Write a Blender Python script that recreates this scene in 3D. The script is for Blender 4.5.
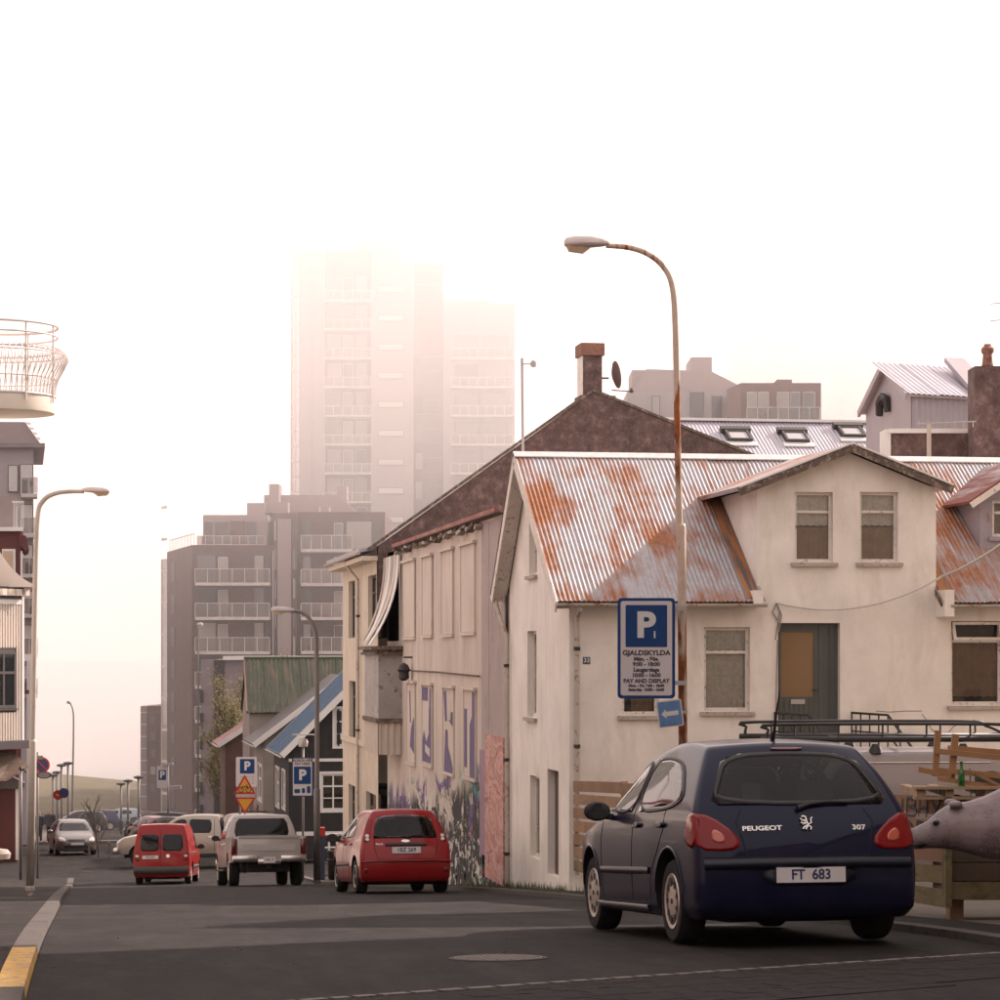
import bpy, bmesh, math, random
from mathutils import Vector, Matrix
from mathutils.bvhtree import BVHTree
R = math.radians
random.seed(7)
sc = bpy.context.scene
for o in list(bpy.data.objects): bpy.data.objects.remove(o)
COL = sc.collection

# ------------------------------------------------------------------ camera
# x = across the street (right +), y = along the street (downhill, away), z up; street level at the camera = 0
EYE = Vector((0, 0, 1.65)); FOC = 2560.0; HOR = 655.0; YAW = math.atan(415 / 2560)
cd = bpy.data.cameras.new('camera'); cam = bpy.data.objects.new('camera', cd); COL.objects.link(cam)
cam.location = EYE; cam.rotation_euler = (R(90), 0, -YAW)
cd.sensor_width = 36; cd.lens = FOC * 36 / 1000; cd.shift_y = (HOR - 500) / 1000
cd.clip_start = 0.5; cd.clip_end = 9000
sc.camera = cam

# ------------------------------------------------------------------ sky, sun, exposure
SUN_TO = Vector((1.0, 0.5, 0.714)).normalized()
w = bpy.data.worlds.new('World'); sc.world = w; w.use_nodes = True
nt = w.node_tree; nt.nodes.clear()
out = nt.nodes.new('ShaderNodeOutputWorld'); bg = nt.nodes.new('ShaderNodeBackground')
sky = nt.nodes.new('ShaderNodeTexSky'); sky.sky_type = 'NISHITA'; sky.sun_disc = False
sky.sun_elevation = math.asin(SUN_TO.z); sky.sun_rotation = math.atan2(SUN_TO.x, SUN_TO.y)
sky.air_density = 1.0; sky.dust_density = 6.0; sky.ozone_density = 0.6
mx = nt.nodes.new('ShaderNodeMixRGB'); mx.inputs[0].default_value = 0.80
mx.inputs[2].default_value = (16.5, 14.5, 13.9, 1)          # thick bright fog overhead
nt.links.new(sky.outputs[0], mx.inputs[1])
nt.links.new(mx.outputs[0], bg.inputs[0]); bg.inputs[1].default_value = 0.0475
nt.links.new(bg.outputs[0], out.inputs[0])
sl = bpy.data.lights.new('sun', 'SUN'); so = bpy.data.objects.new('sun', sl); COL.objects.link(so)
sl.energy = 5.0; sl.angle = R(1.2); sl.color = (1.0, 0.825, 0.76)
so.rotation_euler = (-SUN_TO).to_track_quat('-Z', 'Y').to_euler(); so.location = (60, 30, 60)
sc.view_settings.view_transform = 'Standard'; sc.view_settings.look = 'None'
sc.view_settings.exposure = 0.92; sc.view_settings.gamma = 1.0; sc.view_settings.use_curve_mapping = False
sc.cycles.max_bounces = 12; sc.cycles.diffuse_bounces = 3; sc.cycles.glossy_bounces = 3
sc.cycles.transparent_max_bounces = 12; sc.cycles.volume_bounces = 8; sc.cycles.volume_step_rate = 5
sc.cycles.use_denoising = True

# ------------------------------------------------------------------ photograph -> place
FWD = Vector((math.sin(YAW), math.cos(YAW), 0)); RGT = Vector((math.cos(YAW), -math.sin(YAW), 0)); UP = Vector((0, 0, 1))
def ray(px, py): return FWD + RGT * ((px - 500) / FOC) + UP * ((HOR - py) / FOC)
def W(px, py, Z): return EYE + ray(px, py) * Z              # point at distance Z down the view axis
class Face:
    """a vertical plane: origin o, a = to the right seen from outside, n = outward"""
    def __init__(s, o, a, n): s.o = Vector(o); s.a = Vector(a).normalized(); s.n = Vector(n).normalized()
    def P(s, u, z, t=0.0):
        p = s.o + s.a * u + s.n * t; return Vector((p.x, p.y, z))
    def hit(s, px, py):
        d = ray(px, py); k = (s.o - EYE).dot(s.n) / d.dot(s.n); q = EYE + d * k
        return (q - s.o).dot(s.a), q.z
    def rect(s, x0, x1, y0, y1):
        a = s.hit(x0, (y0 + y1) / 2)[0]; b = s.hit(x1, (y0 + y1) / 2)[0]; m = (x0 + x1) / 2
        zt = s.hit(m, y0)[1]; zb = s.hit(m, y1)[1]
        return min(a, b), max(a, b), zb, zt
def camface(Z, px=500): return Face(W(px, HOR, Z), RGT, -FWD)

# ------------------------------------------------------------------ mesh helpers
WM = {}
class MB:
    def __init__(s): s.v = []; s.f = []; s.m = []; s.cur = 0
    def add(s, vs, fs):
        b = len(s.v); s.v += [tuple(p) for p in vs]
        for f in fs: s.f.append([i + b for i in f]); s.m.append(s.cur)
        return s
    def hexa(s, p):   # 8 points: bottom 0-3 ccw, top 4-7
        return s.add(p, [(3, 2, 1, 0), (4, 5, 6, 7), (0, 1, 5, 4), (1, 2, 6, 5), (2, 3, 7, 6), (3, 0, 4, 7)])
    def box(s, x0, x1, y0, y1, z0, z1):
        return s.hexa([(x0, y0, z0), (x1, y0, z0), (x1, y1, z0), (x0, y1, z0), (x0, y0, z1), (x1, y0, z1), (x1, y1, z1), (x0, y1, z1)])
    def fbox(s, F, u0, u1, t0, t1, z0, z1):
        return s.hexa([F.P(u0, z0, t1), F.P(u1, z0, t1), F.P(u1, z0, t0), F.P(u0, z0, t0), F.P(u0, z1, t1), F.P(u1, z1, t1), F.P(u1, z1, t0), F.P(u0, z1, t0)])
    def prism(s, pts, z0, z1):
        n = len(pts); vs = [(p[0], p[1], z0 if not callable(z0) else z0(p)) for p in pts] + [(p[0], p[1], z1 if not callable(z1) else z1(p)) for p in pts]
        return s.add(vs, [list(range(n))[::-1], list(range(n, 2 * n))] + [(i, (i + 1) % n, n + (i + 1) % n, n + i) for i in range(n)])
    def ext(s, pts, vec):
        n = len(pts); vec = Vector(vec); vs = [Vector(p) for p in pts] + [Vector(p) + vec for p in pts]
        return s.add(vs, [list(range(n))[::-1], list(range(n, 2 * n))] + [(i, (i + 1) % n, n + (i + 1) % n, n + i) for i in range(n)])
    def bar(s, p, q, w, h, up=(0, 0, 1)):
        p, q = Vector(p), Vector(q); d = (q - p).normalized(); up = Vector(up)
        if abs(d.dot(up)) > .98: up = Vector((1, 0, 0))
        a = d.cross(up).normalized() * (w / 2); b = a.cross(d).normalized() * (h / 2)
        return s.hexa([p - a - b, p + a - b, q + a - b, q - a - b, p - a + b, p + a + b, q + a + b, q - a + b])
    def tube(s, pts, r, n=8, closed=False, cap=True):
        pts = [Vector(p) for p in pts]; N = len(pts); rs = r if isinstance(r, (list, tuple)) else [r] * N
        ref = None; rings = []
        for i, p in enumerate(pts):
            a = pts[(i - 1) % N] if (closed or i > 0) else p; b = pts[(i + 1) % N] if (closed or i < N - 1) else p
            d = (b - a).normalized() if (b - a).length > 1e-9 else Vector((0, 0, 1))
            if ref is None: ref = d.cross(Vector((0, 0, 1)) if abs(d.z) < .9 else Vector((1, 0, 0))).normalized()
            ref = (ref - d * ref.dot(d)).normalized(); q = d.cross(ref)
            rings.append([p + (ref * math.cos(2 * math.pi * k / n) + q * math.sin(2 * math.pi * k / n)) * rs[i] for k in range(n)])
        vs = [v for rg in rings for v in rg]; fs = []
        for i in range(N if closed else N - 1):
            A = i * n; B = ((i + 1) % N) * n
            for k in range(n): fs.append((A + k, A + (k + 1) % n, B + (k + 1) % n, B + k))
        if cap and not closed: fs += [list(range(n))[::-1], list(range((N - 1) * n, N * n))]
        return s.add(vs, fs)
    def lathe(s, prof, c=(0, 0, 0), n=20, axis='z'):
        vs = []; m = len(prof)
        for r, z in prof:
            for k in range(n):
                a = 2 * math.pi * k / n; x, y = r * math.cos(a), r * math.sin(a)
                vs.append((c[0] + x, c[1] + y, c[2] + z) if axis == 'z' else (c[0] + z, c[1] + x, c[2] + y))
        fs = [(i * n + k, i * n + (k + 1) % n, (i + 1) * n + (k + 1) % n, (i + 1) * n + k) for i in range(m - 1) for k in range(n)]
        if prof[0][0] > 1e-6: fs.append(list(range(n))[::-1])
        if prof[-1][0] > 1e-6: fs.append(list(range((m - 1) * n, m * n)))
        return s.add(vs, fs)
    def mesh(s, name, mats, smooth=False):
        me = bpy.data.meshes.new(name); me.from_pydata(s.v, [], s.f)
        for m in (mats if isinstance(mats, (list, tuple)) else [mats]): me.materials.append(m)
        if any(s.m): me.polygons.foreach_set('material_index', s.m)
        if smooth:
            me.polygons.foreach_set('use_smooth', [True] * len(me.polygons))
            if smooth != 'all': 
                try: me.set_sharp_from_angle(angle=R(40))
                except Exception: pass
        me.update(); return me
    def build(s, name, mats, parent=None, smooth=False, M=None):
        return put(name, s.mesh(name, mats, smooth), parent, M)
def put(name, data, parent=None, M=None):
    """link an object; M = its world matrix (identity: the mesh is in place coordinates)"""
    o = bpy.data.objects.new(name, data); COL.objects.link(o)
    M = M or Matrix.Identity(4); WM[o] = M; o.matrix_basis = M
    if parent:
        o.parent = parent; o.matrix_parent_inverse = WM[parent].inverted()
    return o
def tag(o, label, cat, group=None, kind=None):
    if label: o['label'] = label
    if cat: o['category'] = cat
    if group: o['group'] = group
    if kind: o['kind'] = kind
    return o
def struct(o): o['kind'] = 'structure'; return o
def thing(name, label, cat, loc=(0, 0, 0), rz=0, group=None, M=None):
    return tag(put(name, None, None, M or (Matrix.Translation(Vector(loc)) @ Matrix.Rotation(rz, 4, 'Z'))), label, cat, group)
def fix_normals(o):
    bm = bmesh.new(); bm.from_mesh(o.data); bmesh.ops.recalc_face_normals(bm, faces=bm.faces); bm.to_mesh(o.data); bm.free(); return o
def baked(me, mods, name='b'):
    """evaluate a mesh through modifiers; mods = [(type, {attr: value})]"""
    o = bpy.data.objects.new(name, me); COL.objects.link(o)
    for t, kw in mods:
        m = o.modifiers.new(t, t)
        for k, v in kw.items(): setattr(m, k, v)
    dg = bpy.context.evaluated_depsgraph_get(); dg.update()
    r = bpy.data.meshes.new_from_object(o.evaluated_get(dg)); bpy.data.objects.remove(o); return r

# ------------------------------------------------------------------ materials
MATS = {}
def nodes(name):
    m = bpy.data.materials.new(name); m.use_nodes = True; t = m.node_tree
    b = t.nodes['Principled BSDF']; return m, t, b
def pos(t, scale=(1, 1, 1), local=False):
    if local: g = t.nodes.new('ShaderNodeTexCoord'); o = g.outputs['Object']
    else: g = t.nodes.new('ShaderNodeNewGeometry'); o = g.outputs['Position']
    mp = t.nodes.new('ShaderNodeMapping'); mp.inputs['Scale'].default_value = scale
    t.links.new(o, mp.inputs[0]); return mp.outputs[0]
def noise(t, vec, scale, detail=4, rough=.6, dist=0):
    n = t.nodes.new('ShaderNodeTexNoise'); n.inputs['Scale'].default_value = scale; n.inputs['Detail'].default_value = detail
    n.inputs['Roughness'].default_value = rough; n.inputs['Distortion'].default_value = dist
    t.links.new(vec, n.inputs['Vector']); return n.outputs[0]
def ramp(t, fac, stops):
    r = t.nodes.new('ShaderNodeValToRGB'); e = r.color_ramp.elements
    while len(e) < len(stops): e.new(.5)
    for el, (p, c) in zip(e, stops): el.position = p; el.color = (*c, 1) if isinstance(c, tuple) else (c, c, c, 1)
    t.links.new(fac, r.inputs[0]); return r.outputs[0]
def mix(t, fac, a, b, mode='MIX'):
    n = t.nodes.new('ShaderNodeMixRGB'); n.blend_type = mode
    for i, v in ((0, fac), (1, a), (2, b)):
        if isinstance(v, bpy.types.NodeSocket): t.links.new(v, n.inputs[i])
        elif i == 0: n.inputs[0].default_value = v
        else: n.inputs[i].default_value = (*v, 1) if len(v) == 3 else v
    return n.outputs[0]
def bumpn(t, b, h, strength, dist=.02):
    n = t.nodes.new('ShaderNodeBump'); n.inputs['Strength'].default_value = strength; n.inputs['Distance'].default_value = dist
    t.links.new(h, n.inputs['Height']); t.links.new(n.outputs[0], b.inputs['Normal'])
def mk(name, col, rough=.7, metal=0., var=.18, vscale=1.5, col2=None, c2lo=.52, c2hi=.66, s2=(3, 3, 1.0), c2scale=1.0, bump=.15, bscale=40, coat=0., spec=.5, local=False, alpha=None):
    if name in MATS: return MATS[name]
    m, t, b = nodes(name); v = pos(t, (1, 1, 1), local)
    n1 = noise(t, v, vscale, 6, .65)
    c = mix(t, 1.0, col, ramp(t, n1, [(.3, 1 - var), (.7, 1 + var * .6)]), 'MULTIPLY')
    if col2:
        n2 = noise(t, pos(t, s2, local), c2scale, 8, .7, .4)
        c = mix(t, ramp(t, n2, [(c2lo, 0.), (c2hi, 1.)]), c, col2)
    t.links.new(c, b.inputs['Base Color'])
    b.inputs['Roughness'].default_value = rough; b.inputs['Metallic'].default_value = metal
    b.inputs['Coat Weight'].default_value = coat; b.inputs['Coat Roughness'].default_value = .04
    b.inputs['Specular IOR Level'].default_value = spec
    if bump: bumpn(t, b, noise(t, v, bscale, 5, .7), bump, .01)
    MATS[name] = m; return m
def flat(name, col, rough=.5, metal=0., coat=0., spec=.5, emit=None):
    if name in MATS: return MATS[name]
    m, t, b = nodes(name)
    v = pos(t, (1, 1, 1), True); n1 = noise(t, v, 6, 3)
    t.links.new(mix(t, 1.0, col, ramp(t, n1, [(.3, .9), (.7, 1.04)]), 'MULTIPLY'), b.inputs['Base Color'])
    b.inputs['Roughness'].default_value = rough; b.inputs['Metallic'].default_value = metal
    b.inputs['Coat Weight'].default_value = coat; b.inputs['Coat Roughness'].default_value = .05; b.inputs['Specular IOR Level'].default_value = spec
    MATS[name] = m; return m
def glassmat(name, tint=(.88, .88, .86), refl=(1, 1, 1), dirt=.03):
    if name in MATS: return MATS[name]
    m = bpy.data.materials.new(name); m.use_nodes = True; t = m.node_tree; t.nodes.clear()
    o = t.nodes.new('ShaderNodeOutputMaterial'); tr = t.nodes.new('ShaderNodeBsdfTransparent'); tr.inputs[0].default_value = (*tint, 1)
    gl = t.nodes.new('ShaderNodeBsdfGlossy'); gl.inputs['Roughness'].default_value = .03; gl.inputs[0].default_value = (*refl, 1)
    fr = t.nodes.new('ShaderNodeFresnel'); fr.inputs[0].default_value = 1.5
    ms = t.nodes.new('ShaderNodeMixShader'); t.links.new(fr.outputs[0], ms.inputs[0]); t.links.new(tr.outputs[0], ms.inputs[1]); t.links.new(gl.outputs[0], ms.inputs[2])
    df = t.nodes.new('ShaderNodeBsdfDiffuse'); df.inputs[0].default_value = (.35, .32, .3, 1)
    m2 = t.nodes.new('ShaderNodeMixShader'); m2.inputs[0].default_value = dirt
    t.links.new(ms.outputs[0], m2.inputs[1]); t.links.new(df.outputs[0], m2.inputs[2]); t.links.new(m2.outputs[0], o.inputs[0])
    MATS[name] = m; return m

# street profile: depth below the eye along the street
PROF = [(-40, .6), (-10, 1.3), (0, 1.65), (16, 2.07), (21, 2.34), (32, 3.2), (44, 4.12), (66, 5.95), (78, 6.98), (90, 7.65), (109, 8.35), (140, 10.2), (180, 12.6), (220, 14.7), (300, 17.2), (345, 19.0), (380, 21.5), (460, 26)]
def zr0(y):
    if y <= PROF[0][0]: return EYE.z - PROF[0][1]
    for (a, b), (c, d) in zip(PROF, PROF[1:]):
        if y <= c: return EYE.z - (b + (d - b) * (y - a) / (c - a))
    return EYE.z - PROF[-1][1]
def zr(y): return sum(zr0(y + k) for k in (-4, -2, 0, 2, 4)) / 5
# ================================================================== ground, road, pavements, sea
def asphalt():
    m, t, b = nodes('asphalt'); v = pos(t)
    fine = noise(t, v, 42, 5, .85); big = noise(t, v, .6, 5, .6); mid = noise(t, pos(t, (1, .25, 1)), 2.2, 5, .7)
    c = ramp(t, fine, [(.25, (.007, .006, .0057)), (.5, (.0155, .013, .0122)), (.66, (.028, .024, .022)), (.8, (.075, .065, .058))])
    c = mix(t, 1., c, ramp(t, big, [(.3, .62), (.7, 1.3)]), 'MULTIPLY'); c = mix(t, 1., c, ramp(t, noise(t, v, 14, 4, .7), [(.3, .7), (.7, 1.3)]), 'MULTIPLY')
    c = mix(t, ramp(t, mid, [(.45, 0.), (.7, .6)]), c, (.045, .039, .036))
    vo = t.nodes.new('ShaderNodeTexVoronoi'); vo.feature = 'DISTANCE_TO_EDGE'; vo.inputs['Scale'].default_value = .22
    wv = t.nodes.new('ShaderNodeVectorMath'); wv.operation = 'ADD'; nn = t.nodes.new('ShaderNodeTexNoise'); nn.inputs['Scale'].default_value = 1.5
    t.links.new(v, nn.inputs['Vector']); t.links.new(v, wv.inputs[0]); t.links.new(nn.outputs[1], wv.inputs[1]); t.links.new(wv.outputs[0], vo.inputs['Vector'])
    c = mix(t, ramp(t, vo.outputs[0], [(.0, .9), (.010, 0.)]), c, (.018, .016, .016))
    t.links.new(c, b.inputs['Base Color']); b.inputs['Roughness'].default_value = .78; b.inputs['Specular IOR Level'].default_value = .10
    bumpn(t, b, fine, .35, .01); MATS['asphalt'] = m; return m
asphalt()
mk('old_asphalt', (.028, .0245, .023), .85, col2=(.055, .049, .046), s2=(1, 1, 1), c2scale=2, bump=.4, bscale=70, spec=.1)
mk('kerb', (.075, .064, .056), .9, col2=(.04, .035, .031), s2=(2, 2, 2), c2scale=3, bump=.4, bscale=60)
mk('kerb_yellow', (.62, .36, .07), .75, col2=(.30, .24, .17), s2=(3, 3, 3), c2scale=3, c2lo=.5, c2hi=.58, bump=.3, bscale=60)
mk('earth', (.12, .10, .08), .95, col2=(.07, .075, .035), s2=(.3, .3, .3), c2scale=1, bump=.5, bscale=12)
mk('grass', (.13, .105, .05), .95, col2=(.095, .082, .04), s2=(.15, .15, .15), c2scale=2, c2lo=.4, c2hi=.6, bump=.6, bscale=6)
mk('paver', (.026, .0225, .0215), .85, col2=(.036, .031, .029), s2=(2, 2, 2), c2scale=4, bump=.3, bscale=60, spec=.1)
mk('white_stone', (.15, .132, .122), .8, col2=(.06, .053, .05), s2=(4, 4, 4), c2scale=3, bump=.3, bscale=50)
ys = [-40, -30, -20, -10] + list(range(-6, 150, 2)) + list(range(150, 480, 10))
def sheet(name, x0, x1, y0, y1, dz, m, parent=None, nx=1):
    Y = [y0] + [y for y in ys if y0 < y < y1] + [y1]; mb = MB(); n = nx + 1
    vs = [(x0 + (x1 - x0) * i / nx, y, zr(y) + dz) for y in Y for i in range(n)]
    fs = [(j * n + i, j * n + i + 1, (j + 1) * n + i + 1, (j + 1) * n + i) for j in range(len(Y) - 1) for i in range(nx)]
    mb.add(vs, fs); return mb.build(name, m, parent, smooth='all')
KL, KR = -0.35, 6.95
struct(sheet('ground', -900, 900, -40, 470, -.05, MATS['earth']))
road = struct(sheet('road', KL, KR, -12, 214, 0, MATS['asphalt']))
struct(sheet('cross_street', -60, KL - .003, 86, 140, -.004, MATS['asphalt']))
struct(sheet('cross_street', KR + .003, 40, 86.5, 97.5, -.004, MATS['asphalt']))
struct(sheet('parking_ground', -60, 60, 214.1, 262, 0, MATS['old_asphalt']))
mb = MB(); mb.add([(-6000, 330, -18.35), (6000, 330, -18.35), (6000, 8000, -18.35), (-6000, 8000, -18.35)], [(0, 1, 2, 3)])
m, t, b = nodes('sea'); b.inputs['Base Color'].default_value = (.10, .115, .125, 1); b.inputs['Roughness'].default_value = .12
bumpn(t, b, noise(t, pos(t, (.3, 1, 1)), .6, 6, .7), .35, .3); struct(mb.build('sea', m))
# pavements: slab, kerb stones one by one near the camera
pl = struct(sheet('pavement', -3.2, KL - .20, -12, 85.5, .060, MATS['old_asphalt']))
pr = struct(sheet('pavement', KR + .20, 7.72, -12, 85.5, .060, MATS['old_asphalt']))
struct(sheet('pavement', KR + .20, 9.0, 98, 140, .060, MATS['old_asphalt']))
yard = struct(sheet('yard', 7.72, 30, 4, 40.8, .05, MATS['earth']))
def kerbs(par, xa, xb, y0, y1, ln, yellow=()):
    y = y0
    while y < y1 - .01:
        e = min(y + ln, y1); g = .003; dz = random.uniform(-.002, .002)
        mb = MB(); za, zb = zr(y) , zr(e)
        mb.hexa([(xa, y + g, za - .1), (xb, y + g, za - .1), (xb, e - g, zb - .1), (xa, e - g, zb - .1), (xa + .0, y + g, za + .066 + dz), (xb - .02, y + g, za + .066 + dz), (xb - .02, e - g, zb + .066 + dz), (xa, e - g, zb + .066 + dz)])
        yel = any(a <= (y + e) / 2 <= b_ for a, b_ in yellow)
        mb.build('kerb_stone', MATS['kerb_yellow' if yel else 'kerb'], par); y = e
kerbs(pl, KL - .20, KL, 12, 50, 2.0, [(16.3, 20.2), (8, 14)])
kerbs(pr, KR, KR + .20, 14, 66, 1.0)
kerbs(pl, KL - .20, KL, 50, 85.4, 3.54)
kerbs(pr, KR, KR + .20, 66, 85.4, 3.9)
# strip of white setts across the street, pavers on the near side of it
sA, sB = Vector((-.3, 14.64)), Vector((6.9, 18.15)); sd = (sB - sA).normalized(); sn = Vector((sd.y, -sd.x)); L = (sB - sA).length
def sett(name, u, v, lu, lv, m, h=.012):
    c = [sA + sd * (u + a) + sn * (v + b_) for a, b_ in ((0, 0), (0, lv), (lu, lv), (lu, 0))]
    mb = MB(); mb.hexa([(p.x, p.y, zr(p.y) - .05) for p in c] + [(p.x, p.y, zr(p.y) + h) for p in c]); return mb.build(name, m, road)
u = 0.
while u < L - .2:
    lu = random.uniform(.16, .24); sett('sett', u, random.uniform(-.008, .008), lu - .045, .085, MATS['white_stone'], .010); u += lu
for i in range(9):
    u = .8 * i * .5 + (i % 2) * .1
    while u < L - .3:
        if len(road.children) < 285: sett('paver', u, .13 + i * .205, .197, .200, MATS['paver'], .005 + random.uniform(-.0015, .0015))
        u += .2
# manhole cover, drain grate
def manhole(c, r):
    sl_ = (zr(c[1] + .4) - zr(c[1] - .4)) / .8; M = Matrix.Translation(c) @ Matrix.Rotation(math.atan(sl_), 4, 'X'); th = thing('manhole_cover', 'round worn iron manhole cover set in the dark asphalt', 'manhole', M=M)
    mb = MB(); mb.lathe([(r * 1.10, -.02), (r * 1.10, .005), (r * 1.02, .006), (r * 1.02, -.02)], n=40); mb.build('rim', mk('manhole_rim', (.05, .044, .042), .8), th, M=M)
    mb = MB(); mb.lathe([(r, -.02), (r, .009), (0, .010)], n=40); d = mb.build('lid', mk('manhole_iron', (.17, .145, .13), .75, .0, col2=(.10, .085, .078), s2=(14, 14, 14), c2scale=5, bump=.6, bscale=50), th, M=M)
    mb = MB()
    for i in range(-6, 7):
        for j in range(-6, 7):
            if i * i + j * j < 40: mb.box(i * r * .145 - r * .045, i * r * .145 + r * .045, j * r * .145 - r * .045, j * r * .145 + r * .045, .007, .013)
    o_ = mb.build('tread_studs', MATS['manhole_iron'], d, M=M); o_['kind'] = 'stuff'
q = W(498, 964, 18.75); manhole((q.x, q.y, zr(q.y)), .33)
q = W(918, 951, 20.1)
# grassy mound and the shore beyond
def mound():
    mb = MB(); nx, ny = 40, 24; vs = []
    for j in range(ny + 1):
        for i in range(nx + 1):
            x = -190 + 250 * i / nx; y = 262 + 80 * j / ny
            ax = 1 / (1 + math.exp((x + 8) / 14)); ay = math.sin(math.pi * min(1, max(0, (y - 262) / 80)) ) ** .7
            h = ax * ay * 9.5 + .4 * math.sin(x * .13) * ay
            vs.append((x, y, zr(y) - .3 + h))
    n = nx + 1; mb.add(vs, [(j * n + i, j * n + i + 1, (j + 1) * n + i + 1, (j + 1) * n + i) for j in range(ny) for i in range(nx)])
    return struct(mb.build('grass_hill', MATS['grass'], smooth='all'))
mound()

mb = MB(); rg = random.Random(11)
for i in range(170):
    x, y = rg.uniform(KL, KR), 15 + 45 * rg.random() ** 1.6; r = rg.uniform(.004, .013); z = zr(y); mb.lathe([(r, -.004), (r * .8, r * .5), (0, r * .7)], (x, y, z), 5)
tag(mb.build('road_grit', MATS['kerb']), 'scattered pale grit and pebbles on the asphalt', 'grit', kind='stuff')
# ================================================================== building kit
def wall(mb, F, segs, zb, holes, depth=.16, back=None):
    """segs = [(u0,z0,u1,z1)] top line pieces left to right; zb = base height or function of u; holes = (u0,u1,z0,z1)"""
    base = zb if callable(zb) else (lambda u: zb)
    for (a, za, b, zb_) in segs:
        cuts = sorted({a, b} | {x for h in holes for x in h[:2] if a < x < b})
        for p, q in zip(cuts, cuts[1:]):
            tp = za + (zb_ - za) * (p - a) / (b - a); tq = za + (zb_ - za) * (q - a) / (b - a); mid = (p + q) / 2
            hs = sorted((h for h in holes if h[0] < mid < h[1] and h[2] < max(tp, tq)), key=lambda h: h[2]); lo = (base(p), base(q))
            for h in hs:
                if h[2] > lo[0] + .01: mb.add([F.P(p, lo[0]), F.P(q, lo[1]), F.P(q, h[2]), F.P(p, h[2])], [(0, 1, 2, 3)])
                lo = (h[3], h[3])
            mb.add([F.P(p, lo[0]), F.P(q, lo[1]), F.P(q, tq), F.P(p, tp)], [(0, 1, 2, 3)])
    for (a, b, c, d) in holes:
        for s, e in (((a, c), (a, d)), ((a, d), (b, d)), ((b, d), (b, c)), ((b, c), (a, c))):
            mb.add([F.P(s[0], s[1]), F.P(e[0], e[1]), F.P(e[0], e[1], -depth), F.P(s[0], s[1], -depth)], [(0, 1, 2, 3)])
    return mb
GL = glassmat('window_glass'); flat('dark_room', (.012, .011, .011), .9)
def window(F, par, h, frame, rec=.10, fw=.05, transom=None, mull=(), sill=True, curtain=None, sillm=None, casing=None, room=True, glass=None, openlight=False, bars=()):
    a, b, c, d = h; mb = MB(); t0, t1 = -rec - .05, -rec
    mb.fbox(F, a, a + fw, t0, t1, c, d); mb.fbox(F, b - fw, b, t0, t1, c, d)
    mb.fbox(F, a + fw, b - fw, t0, t1, c, c + fw); mb.fbox(F, a + fw, b - fw, t0, t1, d - fw, d)
    if transom: mb.fbox(F, a + fw, b - fw, t0 - .004, t1 + .006, c + (d - c) * transom - fw * .45, c + (d - c) * transom + fw * .45)
    for m_ in mull: mb.fbox(F, a + (b - a) * m_ - fw * .4, a + (b - a) * m_ + fw * .4, t0 + .003, t1 - .003, c + fw, d - fw)
    for m_ in bars: mb.fbox(F, a + fw, b - fw, t0 + .006, t1 - .006, c + (d - c) * m_ - fw * .3, c + (d - c) * m_ + fw * .3)
    if casing:
        k = casing; mb.fbox(F, a - k, a, .0, .03, c - k, d + k); mb.fbox(F, b, b + k, .0, .03, c - k, d + k); mb.fbox(F, a, b, .0, .028, d, d + k); mb.fbox(F, a, b, .0, .028, c - k, c)
    wo = mb.build('window', frame, par)
    mb = MB(); mb.fbox(F, a + fw * .6, b - fw * .6, t0 + .012, t0 + .018, c + fw * .6, d - fw * .6); mb.build('pane', glass or GL, wo)
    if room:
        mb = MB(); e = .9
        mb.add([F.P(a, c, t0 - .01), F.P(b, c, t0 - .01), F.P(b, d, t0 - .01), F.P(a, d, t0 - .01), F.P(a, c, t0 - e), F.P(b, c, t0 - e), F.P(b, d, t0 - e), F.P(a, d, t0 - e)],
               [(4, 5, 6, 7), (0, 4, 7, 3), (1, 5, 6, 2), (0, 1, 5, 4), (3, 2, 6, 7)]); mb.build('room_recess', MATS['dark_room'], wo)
    if sill:
        mb = MB(); mb.fbox(F, a - .07, b + .07, -rec, .07, c - .075, c - .012); mb.build('sill', sillm or frame, wo)
    if curtain:
        for (ca, cb, cc, cdz, cm, amp) in curtain:   # fractions
            mb = MB(); n = 40; u0, u1 = a + (b - a) * ca, a + (b - a) * cb; z0, z1 = c + (d - c) * cc, c + (d - c) * cdz; vs = []
            for i in range(n + 1):
                x = u0 + (u1 - u0) * i / n; tt = t0 - .03 + amp * .6 * math.sin(i * 1.9) + amp * .5 * math.sin(i * .77)
                vs += [F.P(x, z0 + .007 * math.sin(i * .9), tt), F.P(x, z1, tt * .9 + t0 * .1)]
            mb.add(vs, [(2 * i, 2 * i + 2, 2 * i + 3, 2 * i + 1) for i in range(n)]); mb.build('curtain', cm, wo, smooth='all')
    return wo
def corr_mesh(name, wid, ln, pitch, amp, mats, per=6, prof='sin', ny=1):
    mb = MB(); n = max(2, int(round(wid / pitch * per))); vs = []
    for j in range(ny + 1):
        for i in range(n + 1):
            x = wid * i / n; ph = (x / pitch) % 1
            z = amp * math.cos(2 * math.pi * ph) if prof == 'sin' else (amp if ph < .45 else -amp)
            vs.append((x, ln * j / ny, z))
    m = n + 1; mb.add(vs, [(j * m + i, j * m + i + 1, (j + 1) * m + i + 1, (j + 1) * m + i) for j in range(ny) for i in range(n)])
    return mb.mesh(name, mats, smooth='all')
def frame_mat(o, a, b):
    a = Vector(a).normalized(); b = Vector(b).normalized(); n = a.cross(b)
    M = Matrix((a, b, n)).transposed().to_4x4(); M.translation = Vector(o); return M
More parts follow.
